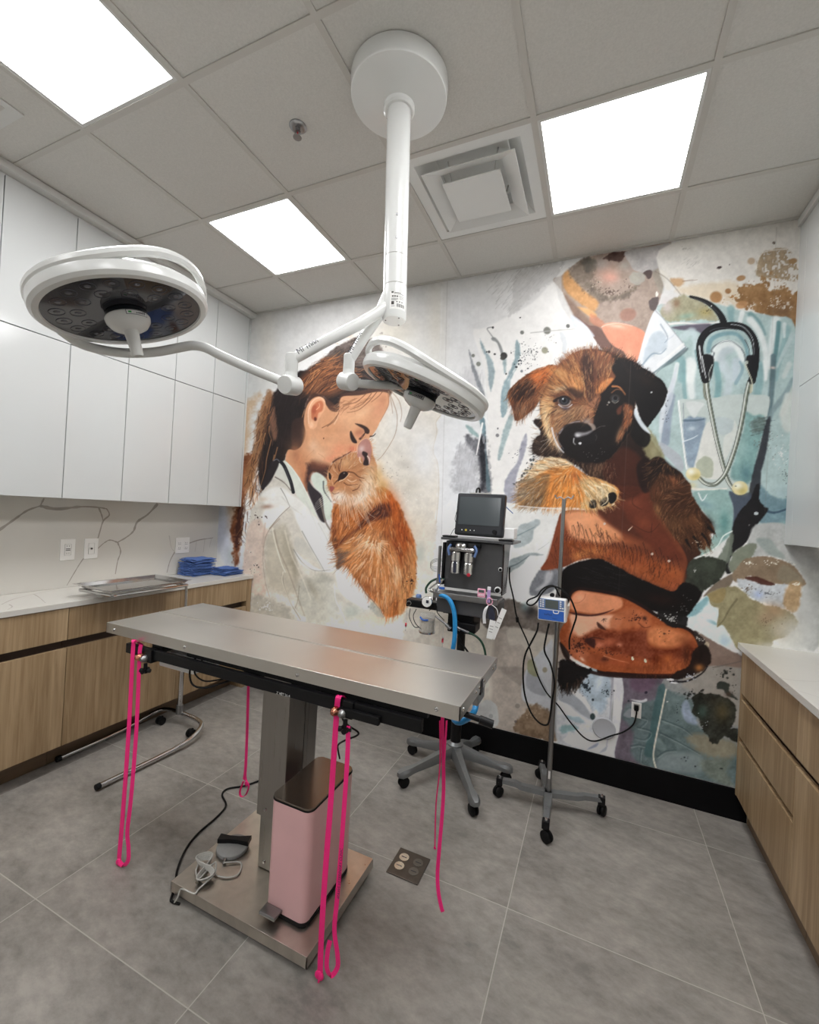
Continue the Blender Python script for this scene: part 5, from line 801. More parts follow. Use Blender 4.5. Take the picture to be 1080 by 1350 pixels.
PG(Zc(700, 720, 4.154, [(210, 362), (260, 366), (330, 374), (400, 362), (455, 345), (400, 372), (330, 384), (250, 378)]), (60, 28, 26), 1.4, .95); LN(Zc(700, 720, 4.154, [(300, 520), (340, 500), (400, 510)]), (50, 26, 22), 2, 1, .7); PG(Zc(700, 720, 4.154, [(300, 505), (350, 510), (350, 555), (330, 550), (300, 525)]), (48, 24, 22), 2, .9); PG(Zc(700, 720, 4.154, [(362, 415), (385, 430), (412, 460), (370, 445)]), (56, 30, 26), 1.2, .9)
LN(Zc(700, 720, 4.154, [(400, 600), (460, 620), (540, 640)]), (206, 140, 104), 1.4, .6, .6); GB(850, 815, 3, 3, (40, 22, 20), .9); GB(797, 869, 5, 3, (60, 28, 22), .8); LN(Zc(700, 720, 4.154, [(590, 420), (620, 445), (655, 440)]), (90, 44, 28), 1.6, 1, .8)
SP(840, 815, 16, 60, .3, 1.3, (52, 26, 22), .8, 8); SP(765, 850, 17, 200, .3, 1.5, (56, 28, 22), .75, 13); SP(800, 860, 24, 70, .3, 1.1, (56, 28, 22), .7, 10); SP(875, 835, 14, 26, .3, 1.2, (60, 30, 24), .8, 8); SP(815, 816, 10, 10, .3, .8, (46, 30, 28), .8, 2)
FR(Zc(700, 720, 4.154, [(560, 620), (700, 600), (880, 560), (900, 640), (800, 690), (600, 690)]), [(870, 870, 100)], 160, 7, .8, 14, .5, pal=[(80, 40, 24), (190, 110, 60)])
for k in range(4): LN([(796, 816), (796+4*math.cos(k*.8), 816+4*math.sin(k*.8))], (50, 32, 30), 1, .5, .8)
for x_, y_ in ((834, 868), (851, 871)): EL(x_, y_, 1.5, 2.6, (222, 200, 176), .95, -20)
LN([(800, 886), (850, 889), (892, 889)], (40, 18, 16), 2.2, 2, .8)
# black fur tufts around the lower hand
PG(Zc(630, 840, 5.684, [(640, 170), (690, 170), (780, 220), (850, 240), (820, 300), (760, 340), (690, 370), (640, 385), (610, 380), (600, 260), (605, 190)]), (16, 13, 13), 2, .97, 2.5); PG(Zc(630, 840, 5.684, [(620, 40), (660, 80), (690, 130), (680, 170), (640, 120)]), (26, 18, 16), 1.5, .9)
FR(Zc(630, 840, 5.684, [(610, 340), (700, 340), (780, 290), (760, 340), (650, 380)]), [(745, 905, 100)], 70, 10, 1.2, 6, .9, pal=[(16, 13, 13), (70, 52, 40)])
PG([(868, 806), (885, 806), (905, 812), (906, 824), (895, 828), (880, 824), (870, 816)], (24, 22, 22), 1.5, .95, 1); SP(886, 815, 12, 70, .3, 1.3, (186, 186, 182), .8, 7); EL(896, 816, 4, 3.6, (28, 26, 26), .95)
PG([(915, 832), (924, 838), (932, 850), (935, 862), (925, 858), (918, 846)], (44, 38, 36), 1.5, .9, 1); SP(922, 842, 7, 30, .3, 1.2, (196, 192, 184), .8, 10); EL(932, 850, 3, 4, (190, 176, 150), .8)
PG([(914, 858), (930, 850), (938, 868), (930, 882), (910, 892), (885, 897), (890, 886), (908, 878)], (28, 20, 18), 1.8, .95, 1); GB(922, 880, 6, 5, (170, 110, 60), .85); LN([(884, 898), (905, 898), (925, 888), (933, 878)], (28, 26, 30), 3, 1.5, .95); SP(912, 892, 12, 26, .3, 1.4, (176, 178, 184), .85, 5); EL(884, 896, 5, 1.4, (206, 210, 216), .9, 4); EL(889, 900, 5, 1.2, (196, 200, 208), .9, 4)
# ---- puppy: body
P1 = lambda L: Zc(660, 440, 4.5, L)
PG([(706, 552), (713, 569), (705, 578), (701, 591), (707, 601), (726, 604), (760, 614), (790, 640), (800, 640), (830, 640), (858, 640), (872, 606), (866, 590), (852, 570), (842, 552), (800, 560)], (38, 26, 22), 2, 1, 1.2)
PG([(846, 560), (860, 570), (872, 592), (876, 606), (868, 614), (855, 606), (848, 588), (850, 575)], (146, 140, 104), 3.5, .85, 1.5); GB(862, 596, 5, 9, (166, 160, 128), .6); PG([(830, 540), (845, 556), (858, 576), (850, 590), (835, 580), (828, 560)], (20, 17, 17), 2.5, .95)
GB(786, 618, 14, 10, (96, 66, 50), .8); PG([(800, 600), (826, 590), (850, 610), (860, 640), (820, 660), (800, 640), (795, 620)], (70, 34, 24), 5, .8); GB(712, 588, 8, 10, (74, 58, 48), .8); PG([(840, 612), (856, 604), (862, 640), (850, 650), (842, 636)], (30, 18, 16), 3, .9)
FR([(704, 560), (713, 574), (702, 590), (708, 602), (740, 610), (800, 630), (810, 610), (760, 600), (720, 585)], [(708, 585, 200), (720, 598, 130), (780, 615, 95), (800, 615, 90)], 300, 8, .9, 18, .7, pal=[(150, 120, 92), (24, 18, 18)], spread=.3)
RP = Zc(780, 580, 6, [(440, 200), (500, 140), (560, 145), (620, 200), (700, 250), (740, 300), (785, 360), (800, 440), (860, 540), (905, 600), (945, 650), (978, 735), (935, 745), (948, 790), (935, 850), (905, 830), (892, 868), (840, 845), (790, 870), (760, 840), (700, 815), (650, 760), (620, 720), (590, 660), (555, 610), (510, 570), (480, 480), (455, 400), (440, 300)])
PG(RP, (66, 40, 27), 1.8, 1, .8)
PG(Zc(780, 580, 6, [(440, 200), (500, 140), (560, 145), (640, 210), (700, 260), (640, 280), (560, 270), (500, 320), (460, 380), (440, 300)]), (26, 18, 16), 4, .9); GB(890, 634, 12, 4, (150, 92, 60), .8, 35); GB(864, 650, 8, 12, (84, 48, 30), .8); GB(895, 660, 14, 12, (50, 28, 20), .7); GB(868, 672, 5, 8, (150, 104, 66), .8, -20); GB(888, 690, 16, 12, (96, 64, 40), .7, 40); GB(912, 685, 12, 8, (104, 66, 40), .6, 20); GB(935, 690, 6, 10, (28, 18, 16), .8, -30)
FR(RP, [(860, 620, 160), (880, 630, 60), (890, 650, 200), (862, 650, 100), (870, 675, 110), (890, 690, 75), (915, 690, 40), (900, 710, 70), (925, 710, 80), (900, 670, 150)], 900, 8, .9, 20, .7, pal=[(150, 106, 70), (30, 20, 16), (112, 72, 44)], spread=.3)
for q in ([(915, 708), (920, 716), (922, 724)], [(926, 704), (932, 712), (935, 720)], [(934, 696), (940, 700), (943, 703)], [(905, 712), (908, 718), (912, 724)]): LN(q, (20, 16, 16), 4, 1, .9)
SP(918, 715, 14, 20, .3, .8, (206, 186, 160), .7, 8)
# puppy: left arm and paw
AR = P1([(100, 950), (104, 1008), (130, 1022), (200, 1030), (330, 1030), (420, 1030), (480, 1036), (540, 1042), (600, 1030), (650, 1018), (688, 985), (704, 935), (680, 905), (640, 886), (580, 860), (520, 845), (470, 810), (420, 775), (380, 745), (330, 735), (260, 745), (210, 775), (170, 825), (120, 890)])
PG(AR, (204, 130, 66), 1.6, 1, .8)
PG(P1([(170, 830), (220, 760), (300, 735), (380, 745), (430, 780), (380, 790), (300, 800), (240, 830), (190, 870), (150, 880)]), (228, 212, 180), 4, .95, 1); PG(P1([(105, 950), (150, 880), (230, 840), (300, 830), (280, 920), (250, 1020), (130, 1022)]), (116, 92, 66), 5, .85, 1.5); GB(690, 650, 7, 10, (176, 166, 152), .7); GB(745, 650, 16, 12, (222, 140, 62), .7); GB(760, 628, 10, 6, (150, 80, 44), .6, 20); GB(778, 640, 10, 6, (190, 110, 60), .6, 30)
PG(P1([(480, 850), (560, 860), (640, 890), (690, 930), (670, 990), (620, 1030), (540, 1040), (470, 1030), (500, 960), (470, 900)]), (214, 184, 136), 5, .9, 1); GB(790, 645, 10, 6, (236, 216, 176), .8, 25)
AA = [(690, 655, 150), (705, 640, 140), (725, 650, 110), (735, 615, 200), (750, 640, 95), (750, 660, 120), (770, 650, 60), (775, 635, 35), (795, 650, 70), (805, 655, 50), (700, 622, 200)]
FR(AR, AA, 1100, 9, .95, 24, .7, pal=[(240, 220, 176), (126, 74, 36), (226, 150, 76), (70, 48, 34)], spread=.24)
FR(P1([(95, 960), (120, 880), (200, 830), (250, 860), (240, 1010), (130, 1020)]), [(690, 650, 170), (700, 660, 120)], 200, 8, .9, 10, .8, pal=[(60, 48, 40), (190, 182, 172), (100, 84, 68)])
PG(P1([(640, 950), (672, 940), (690, 960), (682, 995), (655, 1010), (638, 985)]), (24, 20, 20), 1.2); PG(P1([(596, 985), (628, 968), (640, 990), (632, 1015), (600, 1025), (590, 1005)]), (26, 22, 22), 1.2); PG(P1([(528, 995), (560, 985), (570, 1010), (560, 1035), (530, 1030)]), (30, 24, 22), 1.2)
for q in ([(560, 900), (600, 915), (640, 945)], [(520, 900), (560, 930), (600, 975)], [(600, 890), (650, 905), (690, 930)], [(500, 930), (530, 960), (540, 990)], [(630, 950), (636, 990), (600, 1020)], [(672, 1010), (660, 1020)]): LN(P1(q), (240, 224, 190), 2, .9, .85)
LN(P1([(600, 1026), (650, 1018), (690, 985), (700, 945)]), (190, 160, 120), 1.0, .7, .8); FR(P1([(500, 940), (600, 900), (640, 950), (580, 1000), (520, 1000)]), [(790, 650, 60)], 90, 6, 1, 22, .8, pal=[(244, 232, 200), (120, 90, 60)])
LN([(683, 667), (705, 669), (742, 671)], (228, 226, 222), 1.4, 1.4, .8)
# puppy: ears
LE = P1([(340, 200), (300, 184), (250, 198), (200, 216), (120, 268), (60, 325), (42, 355), (50, 400), (70, 445), (88, 512), (120, 506), (160, 482), (200, 442), (235, 395), (275, 320), (300, 270)])
PG(LE, (112, 66, 42), 1.4, 1, .8); PG(P1([(300, 190), (340, 205), (290, 280), (240, 300), (200, 280), (180, 240), (220, 212)]), (196, 106, 54), 4, .95, 1); PG(P1([(90, 310), (160, 270), (200, 300), (210, 350), (170, 380), (120, 400), (60, 380)]), (40, 26, 22), 5, .9, 1); GB(687, 540, 8, 10, (128, 98, 78), .8, 20); GB(700, 530, 6, 10, (96, 66, 50), .7, 35)
FR(LE, [(720, 490, 150), (700, 500, 140), (685, 515, 120), (682, 540, 95), (700, 530, 120), (715, 510, 125)], 420, 8, .95, 22, .75, pal=[(176, 110, 64), (44, 28, 24), (150, 116, 92)])
PG(P1([(335, 205), (345, 215), (300, 300), (262, 370), (240, 420), (232, 400), (270, 320), (305, 260)]), (36, 24, 22), 1.8, .95)
RE = P1([(770, 170), (840, 200), (900, 235), (960, 282), (985, 325), (990, 355), (965, 425), (930, 480), (900, 522), (872, 556), (845, 530), (825, 490), (806, 430), (795, 380)])
# puppy: head
HDP = P1([(335, 200), (370, 160), (420, 125), (480, 100), (560, 92), (650, 108), (740, 140), (800, 178), (850, 230), (830, 330), (805, 400), (800, 450), (790, 520), (770, 580), (730, 640), (690, 700), (640, 745), (560, 770), (480, 765), (420, 740), (370, 700), (310, 650), (270, 590), (245, 520), (235, 450), (240, 390), (270, 330), (300, 260)])
PG(HDP, (116, 72, 50), 1.6, 1, .8)
PG(P1([(340, 230), (400, 180), (480, 190), (500, 300), (470, 340), (380, 320), (300, 350), (260, 400), (270, 330)]), (172, 114, 70), 8, .9, 1); PG(P1([(245, 400), (290, 370), (320, 420), (300, 480), (310, 560), (350, 660), (400, 710), (350, 690), (290, 620), (255, 540), (240, 460)]), (222, 176, 124), 4, .9, 1)
PG(P1([(320, 440), (400, 440), (470, 430), (520, 480), (470, 540), (400, 570), (350, 620), (320, 560)]), (158, 120, 90), 6, .9, 1); GB(752, 548, 12, 6, (112, 84, 66), .6, -40); GB(737, 492, 12, 6, (214, 160, 104), .8, 20); GB(762, 512, 4, 9, (226, 158, 96), .9, -25); GB(738, 514, 14, 3.5, (238, 214, 170), .8, -18); GB(774, 540, 8, 16, (176, 130, 98), .8, 15); GB(722, 560, 4, 26, (240, 218, 178), .8, -10); GB(765, 470, 12, 5, (176, 112, 72), .7)
PG(P1([(500, 130), (540, 150), (560, 260), (555, 360), (530, 420), (510, 330), (480, 200)]), (66, 42, 36), 5, .9, 1.5); PG(P1([(560, 110), (640, 120), (660, 200), (590, 270), (560, 230)]), (138, 88, 62), 6, .8, 1); GB(775, 478, 9, 14, (62, 40, 34), .7, 10); GB(790, 492, 6, 12, (74, 46, 38), .7, 25); GB(752, 482, 10, 5, (96, 60, 44), .6, -35); GB(806, 484, 5, 4, (222, 190, 150), .7, -20)
# shaded half
PG(P1([(660, 130), (760, 155), (840, 205), (840, 330), (800, 420), (790, 540), (730, 640), (690, 700), (640, 745), (560, 772), (470, 765), (400, 730), (360, 690), (345, 620), (360, 580), (420, 535), (500, 520), (540, 545), (560, 470), (590, 400), (600, 330), (640, 290), (680, 260), (660, 200), (680, 160)]), (22, 18, 18), 2.5, .98, 1)
PG(RE, (20, 17, 18), 1.4, 1, .8); GB(850, 500, 16, 8, (40, 28, 24), .6, 35)
PG(P1([(560, 350), (600, 290), (650, 262), (672, 270), (640, 310), (600, 350)]), (204, 132, 80), 2.2, .95, .6); PG(P1([(540, 400), (580, 370), (575, 420), (545, 480), (520, 500), (505, 450)]), (170, 118, 88), 3, .85, 1)
LN(P1([(665, 312), (705, 318), (740, 360)]), (186, 122, 76), 2.6, 1.4, .9); PG(P1([(730, 420), (760, 420), (785, 440), (775, 520), (735, 580), (700, 640), (690, 620), (715, 560), (735, 500)]), (136, 84, 58), 5, .85, 1); PG(P1([(690, 450), (720, 425), (715, 470), (695, 480)]), (110, 62, 46), 2.5, .8); GB(818, 570, 4, 10, (150, 120, 92), .7, 25)
HA = [(740, 500, 230), (750, 480, 235), (775, 470, 265), (800, 475, 295), (760, 500, 245), (775, 520, 265), (735, 520, 200), (728, 560, 110), (745, 550, 150), (765, 545, 120), (775, 500, 268), (825, 560, 110), (720, 590, 130), (830, 480, 320)]
FR(P1([(335, 200), (420, 125), (560, 92), (700, 125), (660, 200), (640, 280), (590, 400), (540, 520), (420, 530), (350, 620), (380, 700), (300, 640), (240, 480), (270, 330)]), HA, 1250, 8.5, .9, 24, .72, pal=[(222, 176, 122), (64, 42, 36), (176, 112, 66), (40, 28, 26)], spread=.2)
FR(P1([(670, 140), (760, 150), (850, 220), (930, 270), (850, 240), (760, 180)]), [(830, 480, 300)], 90, 6, .9, 8, .7, pal=[(24, 20, 20), (96, 62, 46)])
FR(HDP, [(735, 490, 215), (770, 465, 265), (810, 470, 300), (715, 540, 170), (725, 585, 150), (790, 610, 90)], 0)
for k in range(90):
    t_ = k/89; i_ = int(t_*(len(HDP)*.36)); 
for k in range(70):
    a = math.radians(205+k*2.0); bx, by = 780+50*math.cos(a), 505+44*math.sin(a); LN([(bx, by), (bx+5*math.cos(a+.1), by+5*math.sin(a+.1))], (126, 74, 50) if k < 38 else (36, 26, 24), 1.0, .3, .8)
FR(P1([(730, 420), (785, 440), (775, 520), (700, 640), (690, 620), (735, 500)]), [(825, 560, 110)], 120, 7, .9, 20, .8, pal=[(176, 128, 92), (60, 38, 30), (190, 110, 66)])
FR(P1([(360, 600), (380, 550), (440, 525), (560, 470), (580, 380), (620, 330), (560, 420), (500, 530), (420, 560)]), [(745, 565, 150), (785, 530, 290)], 130, 7, .9, 8, .8, pal=[(26, 20, 20), (44, 32, 30)])
GB(735, 588, 3, 12, (190, 182, 170), .6, -25)
# eyes
EL(743, 528.5, 11, 7, (60, 44, 38), .55, 15, .6); EL(744.5, 529.3, 8.2, 6.4, (176, 172, 174), .75, 10, .3); EL(744.2, 528, 7.4, 6.2, (38, 34, 36), 1, 0, .25); EL(744, 528.5, 4.6, 4.4, (58, 60, 66), .9, 0, .35); EL(744, 528, 2.7, 2.7, (14, 14, 16), 1, 0, .3); EL(742.5, 526, 1.1, 1, (220, 228, 236), .95); PG(P1([(312, 395), (350, 375), (380, 368), (410, 378), (425, 400), (400, 385), (375, 378), (345, 388)]), (34, 26, 26), 1.2); LN(P1([(345, 420), (370, 438), (400, 438), (425, 420)]), (214, 214, 220), 1.3, 1, .9); GB(746, 539, 6, 2.6, (60, 52, 62), .8); PG(P1([(400, 330), (430, 320), (490, 350), (480, 385), (440, 380), (410, 355)]), (52, 38, 34), 5, .75, .6); PG(P1([(310, 400), (340, 385), (335, 400), (320, 408)]), (40, 28, 26), 1.2)
LN(P1([(660, 350), (690, 330), (725, 340), (742, 365)]), (120, 80, 52), 1.8, 1, .8); EL(811, 525.5, 6.5, 5.5, (52, 46, 44), .9, 0, .4); EL(811, 526, 4.2, 3.8, (74, 78, 80), .8, 0, .4); EL(811.5, 525, 2.8, 2.8, (16, 14, 16), .95); LN(P1([(662, 400), (680, 412), (700, 400)]), (150, 146, 136), 1.0, .8, .85); EL(803, 530.5, 1.4, 1.2, (170, 166, 160), .9); EL(801, 533.5, 1, 1, (140, 130, 120), .8)
# muzzle and nose
LN(P1([(350, 590), (375, 560), (420, 530), (470, 520)]), (150, 150, 160), 2.6, 1.6, .6); GB(774, 556, 7, 4, (150, 138, 132), .8, -10); PG(P1([(520, 530), (550, 535), (566, 558), (550, 575), (535, 555)]), (158, 142, 132), 2, .85); LN(P1([(305, 560), (320, 620), (345, 670), (375, 705)]), (222, 224, 230), 2.2, 1.2, .8); LN(P1([(330, 590), (345, 640), (375, 685)]), (120, 120, 130), 1.4, .8, .7)
PG(P1([(440, 600), (455, 585), (500, 590), (540, 578), (572, 590), (572, 630), (540, 655), (490, 665), (450, 660), (436, 635)]), (26, 22, 23), 1.5)
PG(P1([(442, 592), (460, 583), (500, 585), (548, 572), (520, 596), (480, 608), (450, 612)]), (150, 147, 150), 3.2, .9); GB(762, 574, 4, 2.2, (226, 226, 228), .8); LN(P1([(436, 622), (434, 645), (445, 658)]), (196, 196, 198), 1.6, .8, .9); EL(765, 584.5, 2.0, 1.5, (232, 232, 234), .95); LN(P1([(565, 600), (572, 618), (564, 632)]), (60, 56, 56), .9, .7, .8); PG(P1([(380, 545), (430, 532), (500, 530), (540, 560), (500, 580), (440, 578), (400, 590), (370, 600)]), (26, 22, 22), 2, .8)
LN(P1([(560, 570), (590, 552), (620, 548)]), (120, 116, 112), .7, .4, .7)
for q in ([(300, 625), (260, 655), (232, 690)], [(305, 632), (270, 675), (245, 705)], [(240, 640), (270, 630), (300, 622)]): LN(P1(q), (196, 190, 184), .7, .4, .6)
SP(780, 600, 22, 26, .3, .7, (96, 92, 90), .7, 10); EL(859, 517.5, 1, 1, (200, 200, 200), .9)
# white rim right of the face
PG([(838, 538), (842, 548), (850, 560), (858, 572), (848, 566), (840, 555), (836, 545)], (214, 222, 228), 1.6, .95)
# faint vertical paper joints
for a, b in (((832, 478), (815, 790)), ((590, 372), (577, 940)), ((1024, 300), (1008, 700))): LN([a, b], (120, 112, 108), .6, .6, .28)
_dk = 1-np.clip(_I.mean(-1, keepdims=True)/255, 0, 1)
_I *= (1+(N1*.05+N2*.07+N3*.05)[..., None]*(.35+1.3*_dk))
# ---- lay the paint on a sheet glued to the wall
def mural_sheet():
    me = bpy.data.meshes.new('wall_mural'); n = MW*MH
    co = np.stack([_X-1.2, np.zeros_like(_X), _Z-MZ_0], -1).astype(np.float32).reshape(-1)
    q = np.arange(n).reshape(MH, MW); fa = np.stack([q[:-1, :-1], q[:-1, 1:], q[1:, 1:], q[1:, :-1]], -1).reshape(-1, 4).astype(np.int32)
    me.vertices.add(n); me.vertices.foreach_set('co', co); me.loops.add(fa.size); me.loops.foreach_set('vertex_index', fa.reshape(-1))
    me.polygons.add(len(fa)); me.polygons.foreach_set('loop_start', np.arange(0, fa.size, 4, dtype=np.int32)); me.polygons.foreach_set('loop_total', np.full(len(fa), 4, np.int32))
    me.update(calc_edges=True); me.validate()
    c = np.clip(_I, 4, 252)/255.0; c = np.where(c <= .04045, c/12.92, ((c+.055)/1.055)**2.4)*np.interp(_Z, *LIGHT_FALLOFF_GAIN)[..., None]; c = np.minimum(c, .86)
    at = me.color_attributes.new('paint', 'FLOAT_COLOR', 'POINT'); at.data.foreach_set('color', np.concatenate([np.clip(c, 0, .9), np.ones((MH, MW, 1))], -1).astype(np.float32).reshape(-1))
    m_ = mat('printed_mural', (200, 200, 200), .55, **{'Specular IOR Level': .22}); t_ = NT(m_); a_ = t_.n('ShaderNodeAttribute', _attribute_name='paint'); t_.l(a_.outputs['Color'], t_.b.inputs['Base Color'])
    no = t_.n('ShaderNodeTexNoise'); no.inputs['Scale'].default_value = 260; bp = t_.n('ShaderNodeBump'); bp.inputs['Strength'].default_value = .06; bp.inputs['Distance'].default_value = .001
    t_.l(no.outputs[0], bp.inputs['Height']); t_.l(bp.outputs[0], t_.b.inputs['Normal'])
    me.materials.append(m_); o = bpy.data.objects.new('wall_mural', me); col.objects.link(o); o.location = (1.2, -.002, MZ_0)
    tag(o, 'full-wall printed mural of a woman hugging an orange cat and a doctor holding a puppy', 'mural')
# gain by height, put into the mural colours to offset the room's uneven light
LIGHT_FALLOFF_GAIN = ((.3, .6, .9, 1.2, 1.5, 1.8, 2.1, 2.4, 2.7, 3.0), (1.9, 1.7, 1.36, 1.25, 1.12, .97, .86, .82, .82, .92))
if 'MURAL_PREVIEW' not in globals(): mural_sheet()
# ---- splashback and worktops
def veins(m, plane, paths, wd, mi):
    """veins as flat ribbons lying in the slab face; plane(px,py) -> point, n = face normal"""
    f, nrm = plane; m.mi(mi)
    for p in paths:
        P = smooth_path([f(*q) for q in p], 5); N = len(P); V = []; F = []
        rnd = random.Random(len(p)*7+int(p[0][0]))
        for i, q in enumerate(P):
            d = (P[min(i+1, N-1)]-P[max(i-1, 0)]).normalized(); a = nrm.cross(d)
            k = wd*(.55+.6*rnd.random())*(1-.6*i/N)
            V += [q+a*k+nrm*.0006, q-a*k+nrm*.0006]
        m.add(V, [(2*i, 2*i+1, 2*i+3, 2*i+2) for i in range(N-1)])
XS = -.954
m = MB(); m.box((XL+.001, -4.2, .911), (XS, -.001, 1.466))
pl = (lambda x, y: onX(x, y, XS), Vector((1, 0, 0)))
veins(m, pl, [[(-12, 706), (0, 698), (20, 684), (36, 673), (53, 667)], [(53, 667), (75, 671), (107, 668), (130, 669), (141, 671)], [(208, 664), (195, 678), (181, 688), (176, 700), (167, 708), (155, 715)]], .011, 1)
veins(m, pl, [[(141, 671), (144, 679), (136, 687), (131, 703), (127, 713), (108, 739), (98, 755), (88, 772)], [(58, 657), (53, 667)], [(130, 669), (134, 679), (136, 687)],
              [(155, 715), (145, 712), (137, 716), (128, 724)], [(155, 715), (159, 727), (155, 740), (152, 757)], [(247, 717), (262, 712), (281, 709)], [(230, 728), (224, 740), (220, 755)]], .006, 1)
veins(m, pl, [[(259, 714), (257, 728)], [(270, 711), (268, 728)], [(279, 709), (276, 722)], [(259, 735), (248, 751)], [(223, 706), (226, 722), (231, 728)]], .0035, 2)
t = m.build('quartz_splashback', [M['quartz'], M['vein'], M['veinl']], None, (XL, -2, .911)); tag(t, 'white quartz splashback with taupe veins behind the left worktop', 'splashback')
m = MB(); m.box((XL+.001, -4.2, .881), (-.528, -.0015, .910), .0015)
pz = (lambda x, y: onZ(x, y, .91), Vector((0, 0, 1)))
veins(m, pz, [[(2, 797), (18, 790), (42, 784), (70, 778), (88, 772)], [(44, 783), (52, 788), (60, 795)], [(12, 797), (16, 800), (10, 804)]], .004, 2)
t = m.build('quartz_worktop', [M['quartz'], M['vein'], M['veinl']], None, (XL, -2, .88)); tag(t, 'long white veined quartz worktop along the left wall under the folded blue cloths', 'worktop')
# ---- left base cabinets
XF = -.536
yl = [-.062, -.672, -1.347, -2.02, -2.69, -3.36]
nl = ['next to the mural', 'second from the mural, behind the instrument stand', 'at the left edge of the view', 'beyond the left edge', 'furthest from the mural']
for k in range(3):
    b, a = yl[k], yl[k+1]
    t = thing('base_cabinet', ((XL+XF)/2, (a+b)/2, .0), 'oak-look base cabinet, drawer over door, %s' % nl[k], 'cabinet', 'oak-look base cabinets on the left wall')
    m = MB(); m.box((XL+.001, a+.001, .135), (XF-.05, b-.001, .879)); m.build('body', M['channel'], t)
    m = MB(); m.box((XL+.001, a+.001, 0.001), (-.662, b-.001, .134)); m.build('toe_kick', M['kick'], t)
    m = MB(); m.box((XF-.021, a+.0015, .706), (XF, b-.0015, .877), .001); m.build('drawer', M['wood'], t)
    m = MB(); m.box((XF-.021, a+.0015, .137), (XF, b-.0015, .662), .001); m.build('door', M['wood'], t)
t = m = MB(); m.box((XL+.001, -.0605, .001), (XF, -.0145, .879), .001); o = m.build('filler_panel', M['wood'], None, (-.75, -.03, 0)); tag(o, 'narrow vertical oak-look filler between left base cabinets and mural', 'filler panel')
# ---- right base cabinets, worktop, wall cabinets
XR = 2.752
def rcab(a, b, kind, label):
    t = thing('base_cabinet', ((XR+XRW)/2, (a+b)/2, 0), label, 'cabinet', 'oak-look base cabinets on the right wall')
    m = MB(); m.box((XR+.05, a+.001, .135), (XRW-.001, b-.001, .879)); m.build('body', M['channel'], t)
    m = MB(); m.box((XR+.055, a+.001, .001), (XRW-.001, b-.001, .134)); m.build('toe_kick', M['kick'], t)
    def front(z0, z1, lip, nm):
        m = MB(); m.box((XR, a+.0015, z0), (XR+.021, b-.0015, z1), .001)
        if lip: m.prism([(XR, a+.0015, z1-.001), (XR+.03, a+.0015, z1-.022), (XR+.03, a+.0015, z1-.03), (XR+.001, a+.0015, z1-.03)], (0, b-a-.003, 0))
        return m.build(nm, M['wood'], t)
    front(.66, .877, False, 'drawer')
    if kind == 3: front(.442, .628, True, 'drawer'); front(.14, .415, True, 'drawer')
    else:
        c = (a+b)/2
        front(.14, .628, True, 'door')
rcab(-.69, -.030, 3, 'oak-look base cabinet with three stacked drawers beside the mural on the right')
rcab(-1.45, -.69, 1, 'oak-look base cabinet with a tall door at the right edge of the view')
m = MB(); m.box((XR-.001, -.029, .136), (XRW-.001, -.0145, .879), .001); m.box((XR+.055, -.029, .001), (XRW-.001, -.0145, .1355), .001); o = m.build('end_panel', M['wood'], None, (3, -.02, 0)); tag(o, 'oak-look end panel where the right base cabinets meet the mural', 'end panel')
m = MB(); m.box((XR-.018, -3.2, .881), (XRW-.001, -.0015, .910), .0015)
veins(m, pz, [[(1022, 892), (1045, 897), (1085, 899)], [(1034, 906), (1056, 912), (1085, 921)]], .002, 2)
t = m.build('quartz_worktop', [M['quartz'], M['vein'], M['veinl']], None, (3, -1.5, .88)); tag(t, 'short white quartz worktop on the right wall at the right edge', 'worktop')
m = MB(); m.box((XRW-.012, -3.2, .911), (XRW-.0005, -.0015, 1.43)); t = m.build('quartz_splashback', [M['quartz']], None, (XRW, -1.5, .911)); tag(t, 'plain white splashback under the right wall cabinets, mostly out of view', 'splashback')
XRU = 2.904
for (z0, z1, rn) in ((1.432, 2.205, 'lower'), (2.205, 3.038, 'upper')):
    t = thing('wall_cabinet', ((XRU+XRW)/2, -.49, z0), 'glossy white %s wall cabinet on the right wall next to the mural' % rn, 'wall cabinet', 'white wall cabinets along the right wall')
    m = MB(); m.box((XRU+.022, -.9, z0), (XRW-.001, -.083, z1-.001)); m.build('body', M['door_white'] if rn == 'lower' else M['gap'], t)
    m = MB(); m.box((XRU, -.898, z0+.001), (XRU+.0195, -.085, z1-.002), .001); m.build('door', M['door_white'], t)
m = MB(); m.box((XRU, -.083, 1.432), (XRW-.001, -.001, 3.038), .001); struct('trim_3', m, M['door_white'])
m = MB(); m.box((XRU-.012, YF, 3.04), (XRW, -.001, H), .001); struct('trim_4', m, M['trimw'])
